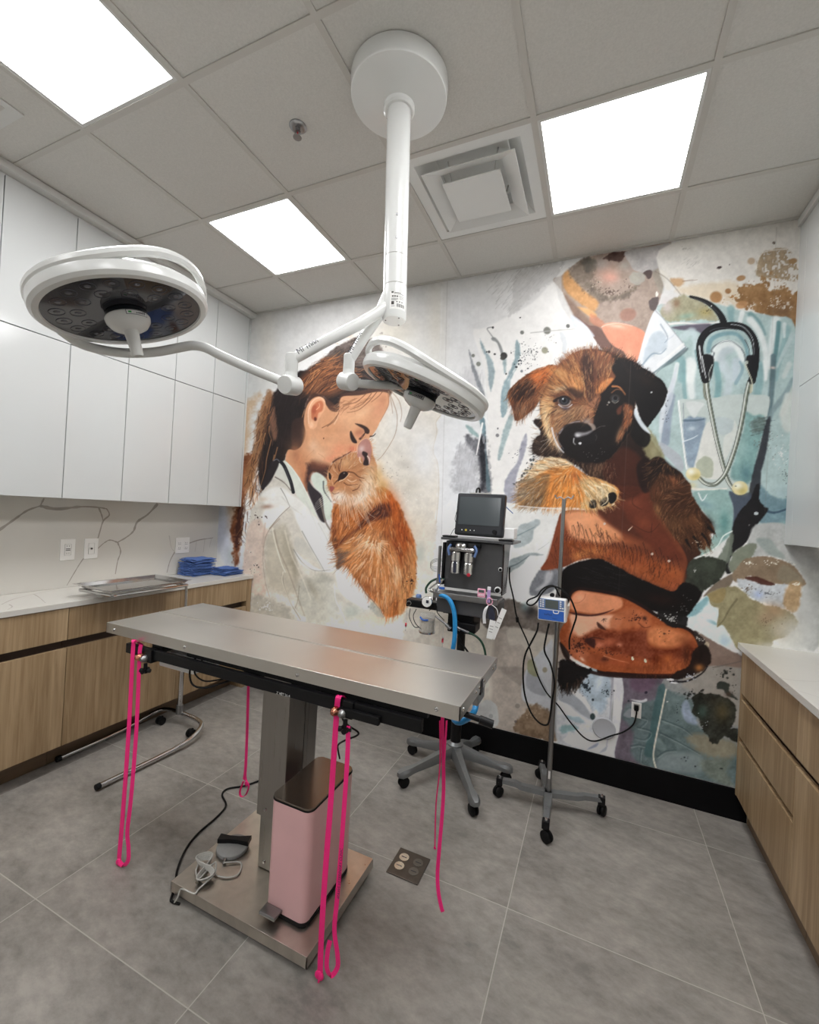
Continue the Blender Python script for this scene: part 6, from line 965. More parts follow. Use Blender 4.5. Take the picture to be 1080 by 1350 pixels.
# ---- wall outlets
def outlet(lo, hi, kind, label, grp='outlets on the splashback'):
    (y0, z0), (y1, z1) = lo, hi; cy, cz = (y0+y1)/2, (z0+z1)/2
    t = thing('wall_outlet', (XS, cy, z0), label, 'outlet', grp)
    m = MB(); m.box((XS+.0005, y0, z0), (XS+.006, y1, z1), .003); m.build('cover_plate', M['plate'], t)
    xs = XS+.006
    if kind != 'double':
        m = MB(); m.box((xs, cy-.017, cz-.034), (xs+.002, cy+.017, cz+.034), .001); m.mi(1)
        for a, b in (((cy-.018, cz-.035), (cy-.0172, cz+.035)), ((cy+.0172, cz-.035), (cy+.018, cz+.035)), ((cy-.018, cz-.035), (cy+.018, cz-.0342)), ((cy-.018, cz+.0342), (cy+.018, cz+.035))): m.box((xs, *a), (xs+.0024, *b))
        m.build('insert', [M['plate'], M['outline']], t)
        m = MB()
        if kind == 'gfci':
            for s in (-1, 1):
                for q in (-.006, .006): m.box((xs+.002, cy+q-.001, cz+s*.022-.004), (xs+.0026, cy+q+.001, cz+s*.022+.004))
            for q in (-.004, .005): m.box((xs+.002, cy-.012, cz+q-.002), (xs+.0034, cy+.012, cz+q+.002))
        else: m.cyl((xs+.002, cy, cz), (xs+.006, cy, cz), .006, n=10)
        m.build('slots', M['slot'], t)
    else:
        for s in (-1, 1):
            m = MB(); yc = cy+s*.03; m.box((xs, yc-.017, cz-.034), (xs+.002, yc+.017, cz+.034), .001); m.mi(1)
            for a in (-1, 1):
                m.box((xs+.002, yc-.009, cz+a*.019-.003), (xs+.0026, yc-.006, cz+a*.019+.004)); m.box((xs+.002, yc+.006, cz+a*.019-.003), (xs+.0026, yc+.009, cz+a*.019+.004))
                m.box((xs+.002, yc-.012, cz+a*.019-.012), (xs+.0026, yc+.012, cz+a*.019-.010))
            m.build('socket', [M['plate'], M['slot']], t)
outlet((-1.19, 1.08), (-1.108, 1.21), 'gfci', 'white wall outlet with two buttons, leftmost on the splashback')
outlet((-1.055, 1.08), (-.973, 1.21), 'jack', 'white single jack plate, middle of three on the splashback')
outlet((-.405, 1.075), (-.283, 1.197), 'double', 'wide white double outlet nearest the folded blue cloths')
# outlet on the mural wall with the pump's plug, and a round cover
t = thing('wall_outlet', (2.287, -.004, .41), 'small white outlet low on the mural with a black plug in it', 'outlet')
m = MB(); m.box((2.262, -.009, .412), (2.312, -.0035, .497), .002); m.build('cover_plate', M['plate'], t)
m = MB(); m.box((2.272, -.0105, .46), (2.302, -.009, .49)); m.build('socket', M['outline'], t)
t = thing('round_wall_cover', (2.128, -.004, .312), 'round pale grey blank cover low on the mural left of the outlet', 'wall cover')
m = MB(); m.lathe((2.128, -.0032, .312), (0, -1, 0), [(.062, 0), (.062, .003), (.056, .006), (.052, .0045), (.0, .005)], 40); m.build('cover_plate', M['coverplate'], t)
# ---- folded blue cloths
def cloth(name, c, sx, sy, h, ang, seed, label):
    rnd = random.Random(seed); c = Vector(c)
    m = MB(); L = 3
    for k in range(L):
        z0 = h*k/L; hh = h/L*.98; b = bmesh.new(); bmesh.ops.create_cube(b, size=1)
        bmesh.ops.subdivide_edges(b, edges=b.edges[:], cuts=5, use_grid_fill=True)
        ox, oy = rnd.uniform(-.006, .006), rnd.uniform(-.006, .006); ph = rnd.uniform(0, 6)
        for v in b.verts:
            x, y, z = v.co; e = 1-.55*max(0, (abs(x)*2)**6)-0.0; e2 = 1-.5*max(0, (abs(y)*2)**6)
            zz = z0+hh/2+z*hh*min(e, e2)*(1+.12*math.sin(9*x+ph))+.0025*math.sin(11*x+7*y+ph)
            px = (x*sx+ox)*(1+.02*math.sin(9*y+ph)); py = (y*sy+oy)*(1+.025*math.sin(8*x+ph))
            v.co = c+Vector((px*math.cos(ang)-py*math.sin(ang), px*math.sin(ang)+py*math.cos(ang), max(zz, .0005)))
        b.verts.index_update(); m.add([v.co.copy() for v in b.verts], [[v.index for v in f.verts] for f in b.faces], True); b.free()
    o = m.build(name, M['cloth'], None, c); tag(o, label, 'folded cloth', 'folded blue cloths on the left worktop'); return o
cz = .9115; hts = [.034, .031, .033, .03]
lb = ['folded blue cloth at the bottom of the stack', 'folded blue cloth second from the bottom of the stack', 'folded blue cloth just below the top one of the stack', 'bunched blue cloth on top of the stack']
z = cz
for k in range(4):
    cloth('folded_cloth', (-.845+.004*(k % 2), -.30+.006*k, z), .17, .19, hts[k], [.03, -.04, .06, -.02][k], k+3, lb[k]); z += hts[k]+.001
cloth('folded_cloth', (-.70, -.125, cz), .16, .2, .035, .1, 21, 'single folded blue cloth lying in front of the stack, nearest the mural')
cloth('folded_cloth', (-.705, -.13, cz+.036), .14, .15, .02, -.15, 22, 'small folded blue cloth lying on top of the front cloth')
# ---- instrument stand (tray on a wheeled U base)
t = thing('instrument_stand', (-.45, -.70, 0), 'chrome instrument stand with a steel tray on a U-shaped wheeled base by the left cabinets', 'instrument stand')
m = MB(); m.tube([(-.205, -1.345, .022), (-.185, -1.1, .022), (-.172, -.95, .026)], .0135, 14, 6)
m.tube([(-.172, -.95, .026), (-.170, -.84, .04), (-.20, -.745, .058), (-.27, -.70, .066), (-.45, -.685, .068), (-.57, -.69, .066), (-.622, -.72, .058), (-.636, -.82, .04), (-.634, -.95, .026)], .0135, 14, 8)
m.tube([(-.634, -.95, .026), (-.632, -1.1, .022), (-.63, -1.30, .022)], .0135, 14, 6); m.build('base_tube', M['chrome'], t)
for (x, y0) in ((-.205, -1.345), (-.63, -1.30)):
    m = MB(); m.cyl((x, y0-.016, .022), (x, y0+.004, .022), .0155); m.build('end_cap', M['rubber'], t)
for x, y in ((-.545, -.76), (-.245, -.775)):
    m = MB(); m.cyl((x-.02, y, .025), (x-.006, y, .025), .0245, n=20); m.cyl((x+.006, y, .025), (x+.02, y, .025), .0245, n=20)
    m.box((x-.006, y-.014, .02), (x+.006, y+.014, .052)); c = m.build('caster', M['rubber'], t)
m = MB(); m.cyl((-.45, -.70, .078), (-.45, -.70, .60), .0165); m.cyl((-.45, -.70, .60), (-.45, -.70, .63), .020); m.build('lower_pole', M['chrome'], t)
m = MB(); m.cyl((-.45, -.70, .07), (-.45, -.70, .13), .021); m.build('pole_collar', M['dullmetal'], t)
m = MB(); m.box((-.47, -.72, .4), (-.43, -.68, .44), .004); m.build('height_clamp', M['dullmetal'], t)
m = MB(); m.tube([(-.45, -.70, .6), (-.45, -.70, .88), (-.45, -.71, .925), (-.45, -.745, .945), (-.45, -.78, .948), (-.36, -.79, .948), (-.345, -.82, .948), (-.345, -1.21, .948), (-.365, -1.24, .948), (-.6, -1.24, .948), (-.63, -1.21, .948), (-.63, -.83, .948), (-.60, -.79, .948), (-.45, -.785, .948)], .0095, 12, 5); m.build('tray_frame', M['chrome'], t)
m = MB(); zt_ = .985; x0, x1, y0, y1 = -.655, -.315, -1.275, -.775; i = .028; d = .018
V = [(x0, y0, zt_), (x1, y0, zt_), (x1, y1, zt_), (x0, y1, zt_), (x0+.014, y0+.014, zt_-.001), (x1-.014, y0+.014, zt_-.001), (x1-.014, y1-.014, zt_-.001), (x0+.014, y1-.014, zt_-.001),
     (x0+i, y0+i, zt_-d), (x1-i, y0+i, zt_-d), (x1-i, y1-i, zt_-d), (x0+i, y1-i, zt_-d)]
V += [(a, b, c-.0015) for a, b, c in V]
F = []
for k in range(4):
    j = (k+1) % 4; F += [(k, j, 4+j, 4+k), (4+k, 4+j, 8+j, 8+k), (12+j, 12+k, 16+k, 16+j), (16+j, 16+k, 20+k, 20+j), (k, 12+k, 12+j, j)]
F += [(8, 9, 10, 11), (23, 22, 21, 20)]
m.add(V, F); m.build('tray', M['chrome'], t)
# ---- exam table
TX0, TX1, TY0, TY1, TZ = .15, 1.71, -1.575, -1.09, .952
t = thing('exam_table', (.95, -1.37, 0), 'stainless steel exam table on a central column and square base plate', 'exam table')
ym = -1.33
for (a, b) in ((TY0, ym-.0035), (ym+.0035, TY1)):
    m = MB(); th = .003
    m.box((TX0, a, TZ-th), (TX1, b, TZ), .0014)
    outer = a if a == TY0 else b; s_ = 1 if a == TY0 else -1
    m.box((TX0, outer, TZ-.042), (TX1, outer+s_*th, TZ-.001)); m.box((TX0, a, TZ-.042), (TX0+th, b, TZ-.001)); m.box((TX1-th, a, TZ-.042), (TX1, b, TZ-.001))
    inner = b if a == TY0 else a; m.box((TX0, inner-s_*.004, TZ-.02), (TX1, inner, TZ+.0016), .0012)
    p = m.build('tabletop_panel', M['steel'], t)
    for x in (.2, .62, 1.15, 1.64):
        if a == TY0: r_ = MB(); r_.lathe((x, TY0+.0005, TZ-.024), (0, -1, 0), [(.007, 0), (.006, .003), (.003, .0045), (0, .005)], 14); r_.build('rivet', M['chrome'], p)
    for y in (a+.03, b-.03, b-.075):
        r_ = MB(); r_.lathe((TX1-.0005, y, TZ-.02), (1, 0, 0), [(.0065, 0), (.0055, .003), (.003, .0042), (0, .005)], 14); r_.build('rivet', M['chrome'], p)
m = MB()
for y in (-1.555, -1.125):
    m.box((.62, y-.008, TZ-.062), (TX1-.1, y+.008, TZ-.043)); 
for x in (.45, .95, 1.4): m.box((x-.03, -1.56, TZ-.075), (x+.03, -1.11, TZ-.045))
m.build('support_frame', M['black'], t)
for y, nm in ((-1.572, 'side_rail'), (-1.098, 'side_rail')):
    m = MB(); m.box((.295, y-.012, .852), (1.6, y+.006, .890), .002)
    if y < -1.3: m.mi(1).text('Z VET 26-4', (1.075, y-.0125, .853), (1, 0, 0), (0, 0, 1), .012)
    m.build(nm, [M['black'], M['whitepl']], t)
m = MB(); m.box((1.33, -1.60, .848), (1.47, -1.585, .872), .002); m.build('rail_grip', M['black'], t)
for cx_ in (.42, 1.335):
    m = MB(); m.box((cx_+.005, -1.592, .84), (cx_+.04, -1.56, .892), .002); m.cyl((cx_+.022, -1.6, .84), (cx_+.022, -1.6, .81), .007)
    for k in range(4): a_ = k*PI/2+.4; m.cyl((cx_+.022, -1.6, .812), (cx_+.022+.02*math.cos(a_), -1.6+.02*math.sin(a_), .812), .008, n=10)
    m.cyl((cx_+.022, -1.6, .82), (cx_+.022, -1.6, .804), .012); cl = m.build('rail_clamp', M['black'], t)
    for q, mm in ((-.02, 'copper'), (.008, 'dullmetal')):
        m = MB(); m.lathe((cx_+q, -1.585, .855), (0, -1, 0), [(.014, 0), (.015, .012), (.012, .02), (.006, .028), (0, .029)], 18); m.build('knob', M[mm], cl)
m = MB(); m.box((.385, -1.50, .790), (.585, -1.30, .858), .006); m.build('control_box', M['whitepl'], t)
m = MB(); m.box((.60, -1.45, .845), (1.3, -1.2, .885), .004); m.box((.75, -1.40, .80), (1.12, -1.22, .85), .004); m.build('lift_carriage', M['black'], t)
m = MB(); m.box((.862, -1.405, .27), (.992, -1.215, .85), .003); m.mi(1).box((.9915, -1.302, .27), (.993, -1.3, .82)); m.build('outer_column', [M['steelv'], M['black']], t)
m = MB(); m.box((.874, -1.395, .062), (.982, -1.228, .30), .003); ic = m.build('inner_column', M['steelv'], t)
m = MB(); m.lathe((.905, -1.4055, .3), (0, -1, 0), [(.007, 0), (.005, .004), (0, .005)], 12); m.build('bolt', M['chrome'], ic)
m = MB(); m.lathe((.905, -1.396, .09), (0, -1, 0), [(.007, 0), (.005, .004), (0, .005)], 12); m.build('bolt', M['chrome'], ic)
m = MB(); m.box((.64, -1.592, .056), (1.26, -1.152, .060), .001)
for lo, hi in (((.64, -1.592), (1.26, -1.589)), ((.64, -1.155), (1.26, -1.152)), ((.64, -1.592), (.643, -1.152)), ((1.257, -1.592), (1.26, -1.152))): m.box((*lo, .022), (*hi, .058))
m.build('base_plate', M['baseplate'], t)
for x in (.68, 1.22):
    for y in (-1.55, -1.19):
        m = MB(); m.cyl((x, y, .001), (x, y, .02), .026); m.cyl((x, y, .02), (x, y, .056), .009, n=10); m.build('foot', M['rubber'], t)
m = MB(); m.cyl((1.66, -1.46, .885), (1.745, -1.44, .865), .009); m.cyl((1.735, -1.4425, .867), (1.775, -1.433, .857), .013); m.cyl((1.3, -1.44, .895), (1.66, -1.46, .885), .006); m.build('tilt_lever', M['black'], t)
m = MB(); m.box((1.69, -1.36, .868), (1.708, -1.27, .908), .002); m.mi(1).box((1.7, -1.345, .9), (1.712, -1.315, .945)); m.build('end_bracket', [M['dullmetal'], M['black']], t)
# cable looping under the table at the left, and the lead hanging at the right clamp
m = MB(); m.tube([(.56, -1.40, .87), (.60, -1.52, .85), (.66, -1.57, .80), (.73, -1.57, .795), (.80, -1.53, .82), (.88, -1.45, .845)], .0035, 8); m.tube([(.60, -1.42, .87), (.64, -1.54, .84), (.70, -1.56, .815), (.76, -1.54, .82), (.84, -1.44, .84)], .003, 8)
m.build('control_cable', M['rubber'], t)
m = MB(); m.tube([onY(452.5, 934, -1.56), onY(452, 948, -1.55), onY(460, 957, -1.56), onY(472, 965, -1.56), onY(470, 970, -1.55), onY(455, 976, -1.54), onY(446, 982, -1.5), onY(446, 990, -1.48), onY(448, 1000, -1.46)], .003, 8)
m.build('hanging_lead', M['rubber'], t)
# power cord on floor
cord = [onZ(240, 1180, .006), onZ(233, 1160, .006), onZ(235, 1143, .006), onZ(246, 1118, .006), onZ(262, 1098, .006), onZ(285, 1078, .006), onZ(298, 1062, .006), onZ(293, 1048, .006), onZ(300, 1040, .006), onZ(322, 1036, .006), onZ(345, 1028, .006), onZ(372, 1016, .006)]
m = MB(); m.tube(cord, .0045, 10); m.tube([(.70, -1.60, .006), (.67, -1.606, .006), (.655, -1.60, .009), onZ(233, 1165, .006)], .0045, 10)
m.build('power_cord', M['rubber'], t)
# ---- pedal bin
t = thing('pedal_bin', (1.11, -1.38, .06), 'dusty pink pedal bin with a brushed lid standing on the table base plate', 'bin')
def rbox(m, x0, x1, y0, y1, z0, z1, r, tp=0):
    P = []
    for cx_, cy_, a0 in ((x1-r, y1-r, 0), (x0+r, y1-r, PI/2), (x0+r, y0+r, PI), (x1-r, y0+r, 1.5*PI)):
        P += [(cx_+r*math.cos(a0+k*PI/12), cy_+r*math.sin(a0+k*PI/12)) for k in range(7)]
    n = len(P); V = [(x, y, z0) for x, y in P]+[(x, y, z1) for x, y in P]
    m.add(V, [(i, (i+1) % n, n+(i+1) % n, n+i) for i in range(n)], True); m.add(V[:n], [tuple(range(n))[::-1]]); m.add(V[n:], [tuple(range(n))]); return m
BX0, BX1, BY0, BY1, BZ = 1.025, 1.198, -1.525, -1.235, .450
m = MB(); rbox(m, BX0, BX1, BY0, BY1, .075, BZ, .028); m.build('body', M['pinkcan'], t)
m = MB(); rbox(m, BX0-.002, BX1+.002, BY0-.002, BY1+.002, .061, .0745, .03); m.build('base_ring', M['rubber'], t)
m = MB(); rbox(m, BX0-.001, BX1+.001, BY0-.001, BY1+.001, BZ, BZ+.004, .029); m.build('rubber_band', M['rubber'], t)
m = MB(); rbox(m, BX0+.001, BX1-.001, BY0+.001, BY1-.001, BZ+.004, BZ+.011, .027); m.build('lid', M['canlid'], t)
m = MB(); m.box((BX0+.012, BY0-.043, .083), (BX0+.08, BY0-.001, .094), .004); m.build('pedal', M['dullmetal'], t)
m = MB(); m.box((1.08, BY1+.001, BZ-.02), (1.14, BY1+.008, BZ+.006), .002); m.build('hinge', M['black'], t)
# ---- foot switch with its bundled cord
c = onZ(309, 1118, .08); c = Vector((.722, -1.375, .061))
FS = t; t = thing('foot_switch', c, 'round grey foot switch with a black raised bar on the base plate', 'foot switch')
m = MB(); m.lathe((c.x, c.y, .061), (0, 0, 1), [(.062, 0), (.064, .006), (.062, .014), (.054, .019), (0, .02)], 40); m.build('base', M['greypl'], t)
ax = Vector((.92, .38, 0)); ay = Vector((-.38, .92, 0)); cc = Vector((c.x, c.y, .081))+ay*.012
m = MB(); P = [cc+ax*-.064+ay*-.016, cc+ax*-.02+ay*-.011, cc+ax*.02+ay*-.011, cc+ax*.066+ay*-.02, cc+ax*.066+ay*.018, cc+ax*.02+ay*.010, cc+ax*-.02+ay*.010, cc+ax*-.064+ay*.018]
m.prism(P, (0, 0, .017)); m.build('rocker_bar', M['black'], t)
m = MB(); m.cyl(c+Vector((.022, -.06, .008)), c+Vector((.03, -.075, .008)), .006); m.build('strain_relief', M['dullmetal'], t)
q0 = c+Vector((.03, -.075, .008)); z_ = .065
def bz(px, py, dz=0): v = onZ(px, py, z_); v.z += dz; return v
m = MB(); pts = [q0, bz(317, 1137), bz(316, 1150), bz(306, 1156), bz(292, 1156), bz(281, 1151), bz(276, 1145), bz(270, 1152, .004), bz(262, 1160, .006), bz(258, 1151, .008), bz(262, 1140, .006)]
m.tube(pts, .0028, 8)
rnd = random.Random(5); bc = bz(270, 1147)
for k in range(6):
    s_ = .045+.006*k % .02; lo_ = []
    for a in range(16):
        th_ = 2*PI*a/16; u_ = math.sin(th_)*(.052+.003*k); v_ = math.sin(2*th_)*(.02+.0022*k)
        lo_.append(bc+Vector((.78, -.62, 0))*u_+Vector((.62, .78, 0))*v_+Vector((0, 0, .002+.0035*k+.004*math.cos(th_))))
    m.tube(lo_, .0024, 8, 3, closed=True)
m.tube([bz(262, 1140, .012), bz(276, 1148, .02), bz(284, 1143, .018), bz(283, 1156, .015), bz(272, 1164, .004), bz(262, 1172, .0), bz(256, 1178, .0), Vector((.70, -1.597, .058)), Vector((.692, -1.603, .03)), Vector((.68, -1.606, .008))], .003, 8)
m.build('switch_cord', M['cordgrey'], t)
# ---- floor box
t = thing('floor_outlet_box', (1.378, -1.045, 0), 'square bronze floor outlet cover with four round caps in the tiles', 'floor outlet')
m = MB(); m.box((1.308, -1.122, .0005), (1.449, -.978, .005), .0015); m.build('cover_plate', M['bronze'], t)
for k, (a, b) in enumerate(((1.345, -1.022), (1.345, -1.072), (1.41, -1.022), (1.41, -1.072))):
    m = MB(); m.lathe((a, b, .005), (0, 0, 1), [(.021, 0), (.021, .0015), (.0, .0016)], 28); m.mi(1); m.box((a-.012, b-.0012, .0066), (a+.012, b+.0012, .0072))
    m.build('cap', [M['brass'] if a < 1.38 else M['brassd'], M['ink']], t)
# ---- pink leashes
def knot(m, c, r):
    for k in range(3): m.ball(Vector(c)+Vector(((k-1)*r*.5, 0, (k % 2)*r*.4)), r, 10, (1, .7, 1.1))
    m.cyl(Vector(c)-Vector((0, 0, r)), Vector(c)-Vector((r*.1, 0, r*2.0)), r*.3, n=8)
GL = 'hot pink leashes hanging from the table rails'
YR = -1.587
def leash(o_, label, pts_list, knots=(), txt=None, wd=.013, side=(1, .25, 0)):
    m = MB()
    for p, w_, sd in pts_list: m.ribbon(p, sd, w_, .0018)
    for c_, r_ in knots: knot(m, c_, r_)
    mats = [M['pink']]
    if txt:
        s_, o, rt, up, sz = txt; m.mi(1).text(s_, o, rt, up, sz); mats.append(M['ink'])
    ob = m.build('pink_leash', mats, None, o_); return tag(ob, label, 'leash', GL)
A = lambda px, py, y=YR: onY(px, py, y)
leash((.36, YR, .9), 'hot pink leash at the left end of the front rail', [
    ([A(193, 862, -1.555), A(184, 848, -1.560), A(178, 846, -1.592), A(175.5, 856), A(170, 960), A(163, 1060), A(157, 1132, YR)], .019, (1, .2, 0)),
    ([A(186, 850, -1.5925), A(184, 866, -1.592), A(180, 960, -1.59), A(173, 1050, -1.59), A(168, 1095, -1.588), A(169.5, 1118, -1.585), A(169, 1134, -1.585), A(163, 1141, -1.59), A(158, 1137, -1.594)], .015, (1, .5, 0))],
    [(A(157, 1137), .011)])
leash((1.3, YR, .9), 'hot pink leash with black lettering hanging over the right of the front rail', [
    ([A(455, 922, -1.555), A(450, 917, -1.57), A(446, 920, -1.592), A(444, 940), A(440, 1000), A(436, 1060), A(429, 1150), A(424, 1230), A(422, 1284)], .018, (1, .2, 0)),
    ([A(459, 957, -1.6), A(458, 1000, -1.597), A(452, 1090, -1.595), A(445, 1180, -1.593), A(441, 1225, -1.59), A(445, 1258, -1.585), A(445, 1275, -1.583), A(437, 1286, -1.59), A(431, 1276, -1.597), A(432, 1255, -1.597), A(435, 1240, -1.595)], .014, (1, .3, 0))],
    [(A(421, 1286), .011)],
    ('4PAWS VETERINARY CLINIC', A(447.5, 1186, -1.5965), A(452.7, 1065, -1.5985)-A(445, 1186, -1.5955), (-1, -.0, 0), .0125))
YB_ = -1.102
leash((.52, YB_, .88), 'hot pink leash ending in a small loop, hanging behind the column on the left', [
    ([onY(328, 885, -1.085), onY(327.5, 905, YB_), onY(326, 960, YB_), onY(324, 1010, YB_), onY(322, 1028, YB_)], .015, (1, .1, 0)),
    ([onY(326.5, 930, YB_+.004), onY(324.5, 1000, YB_+.004), onY(324, 1026, YB_+.002), onY(328, 1036, YB_), onY(324, 1048, YB_), onY(318, 1050, YB_), onY(316.5, 1043, YB_), onY(321, 1030, YB_)], .009, (.3, 1, 0))],
    [(onY(325, 1033, YB_-.002), .008)])
# right rear leash: long lettered strand that nearly reaches the floor
m1 = [onY(584, 935, -1.085), onY(583.5, 960, YB_), onY(585, 1040, -1.13), onY(580, 1110, -1.17), onY(577, 1150, -1.185), onY(578, 1175, -1.2), onY(582, 1196, -1.21), onY(584, 1202, -1.212)]
leash((1.5, YB_, .88), 'hot pink leash on the right behind the table, next to the castors', [
    (m1, .014, (1, .1, 0)),
    ([onY(589, 950, YB_), onY(586, 1000, -1.11), onY(585, 1040, -1.128)], .009, (.6, 1, 0)),
    ([onY(580, 950, YB_), onY(580, 1010, YB_), onY(575, 1060, YB_), onY(573.5, 1116, YB_)], .006, (.5, 1, 0))], [(onY(573.5, 1118, YB_), .004)])
# ================================================================== SURGICAL LIGHT
PX_, PY_ = 1.28, -1.33
TILT = Matrix.Translation((PX_, PY_, H)) @ Vector((0, 0, -1)).rotation_difference(Vector((.032/.89, .0, -1)).normalized()).to_matrix().to_4x4() @ Matrix.Translation((-PX_, -PY_, -H))
def TM_(): b = MB(); b.X = TILT; return b
t = thing('surgical_light', (PX_, PY_, 2.19), 'white ceiling-mounted surgical light with two round heads on jointed arms over the exam table', 'surgical light')
m = MB(); m.lathe((PX_, PY_, H), (0, 0, -1), [(.182, 0), (.182, .004), (.182, .012), (.1785, .052), (.178, .056), (.176, .0585), (.172, .0595), (.165, .061), (.06, .086), (.0, .086)], 64)
m.build('ceiling_canopy', M['white_paint'], t)
m = MB(); a_ = 4.2; m.cyl((PX_+.181*math.cos(2.5), PY_+.181*math.sin(2.5), H-.02), (PX_+.185*math.cos(2.5), PY_+.185*math.sin(2.5), H-.02), .005, n=10); m.build('screw', M['dullmetal'], t)
m = TM_(); m.lathe((PX_, PY_, H-.086), (0, 0, -1), [(.058, 0), (.058, .014), (.052, .02), (.044, .02)], 36, caps=False); m.build('pole_collar', M['white_paint'], t)
m = TM_(); m.cyl((PX_, PY_, H-.088), (PX_, PY_, 2.424), .0435, n=40); pole = m.build('pole', M['white_paint'], t)
m = TM_(); m.lathe((PX_, PY_, 2.421), (0, 0, -1), [(.0425, -.002), (.0425, 0), (.0435, 0), (.0435, .105), (.0425, .105)], 40); m.mi(1).cyl((PX_, PY_, 2.4245), (PX_, PY_, 2.4205), .0428, n=40); m.build('pole_sleeve', [M['white_paint'], M['outline']], t)
m = TM_(); m.lathe((PX_, PY_, 2.313), (0, 0, -1), [(.0435, 0), (.0440, .002), (.0440, .118), (.041, .124), (0, .124)], 40); m.mi(1).cyl((PX_, PY_, 2.318), (PX_, PY_, 2.311), .0426, n=40); hub = m.build('arm_hub', [M['white_paint'], M['outline']], t)
toc = (CAM-Vector((PX_, PY_, CAM.z))).normalized(); toc = Vector((toc.x, toc.y, 0)).normalized()
for k, (a_, z_) in enumerate(((-.2, 2.187), (-2.1, 2.187), (1.9, 2.187))):
    m = TM_(); m.cyl((PX_+.033*math.cos(a_-.4), PY_+.033*math.sin(a_-.4), 2.1895), (PX_+.033*math.cos(a_-.4), PY_+.033*math.sin(a_-.4), 2.1875), .003, n=8); m.build('screw', M['slot'], hub)
for z_ in (2.56, 2.475):
    m = TM_(); p = Vector((PX_, PY_, z_))+toc*.043; m.cyl(p, p+toc*.002, .0045, n=12); m.build('screw', M['dullmetal'], pole)
# rating label wrapped on the hub: marks laid as small curved strips
m = TM_(); base_a = math.atan2(toc.y, toc.x)+.18
def lab_box(u0, u1, z0, z1, mi, r=.0444):
    m.mi(mi); n = 6; V = []
    for k in range(n+1):
        a = base_a+(u0+(u1-u0)*k/n)/.044; V += [(PX_+r*math.cos(a), PY_+r*math.sin(a), z0), (PX_+r*math.cos(a), PY_+r*math.sin(a), z1)]
    m.add(V, [(2*k, 2*k+2, 2*k+3, 2*k+1) for k in range(n)])
lab_box(-.028, .034, 2.215, 2.278, 0)
for u, z0, w_, h_ in ((-.022, 2.272, .008, .006), (-.012, 2.273, .026, .002), (-.012, 2.269, .036, .0015), (-.02, 2.258, .006, .005), (-.012, 2.258, .006, .005), (-.004, 2.258, .006, .005), (-.022, 2.252, .024, .0012), (-.022, 2.249, .024, .0012), (-.022, 2.246, .018, .0012), (-.022, 2.230, .010, .012), (-.022, 2.224, .012, .0015), (.004, 2.262, .022, .001), (.008, 2.257, .02, .001), (.008, 2.252, .02, .001), (-.004, 2.239, .004, .004), (.006, 2.239, .004, .004), (.016, 2.239, .004, .004)):
    lab_box(u, u+w_, z0, z0+h_, 1, .0446)
for k in range(12): lab_box(-.002+k*.0028, -.002+k*.0028+(.0012 if k % 3 else .002), 2.222, 2.234, 1, .0446)
m.build('rating_label', [M['paper'], M['outline'] if False else M['slot']], hub)

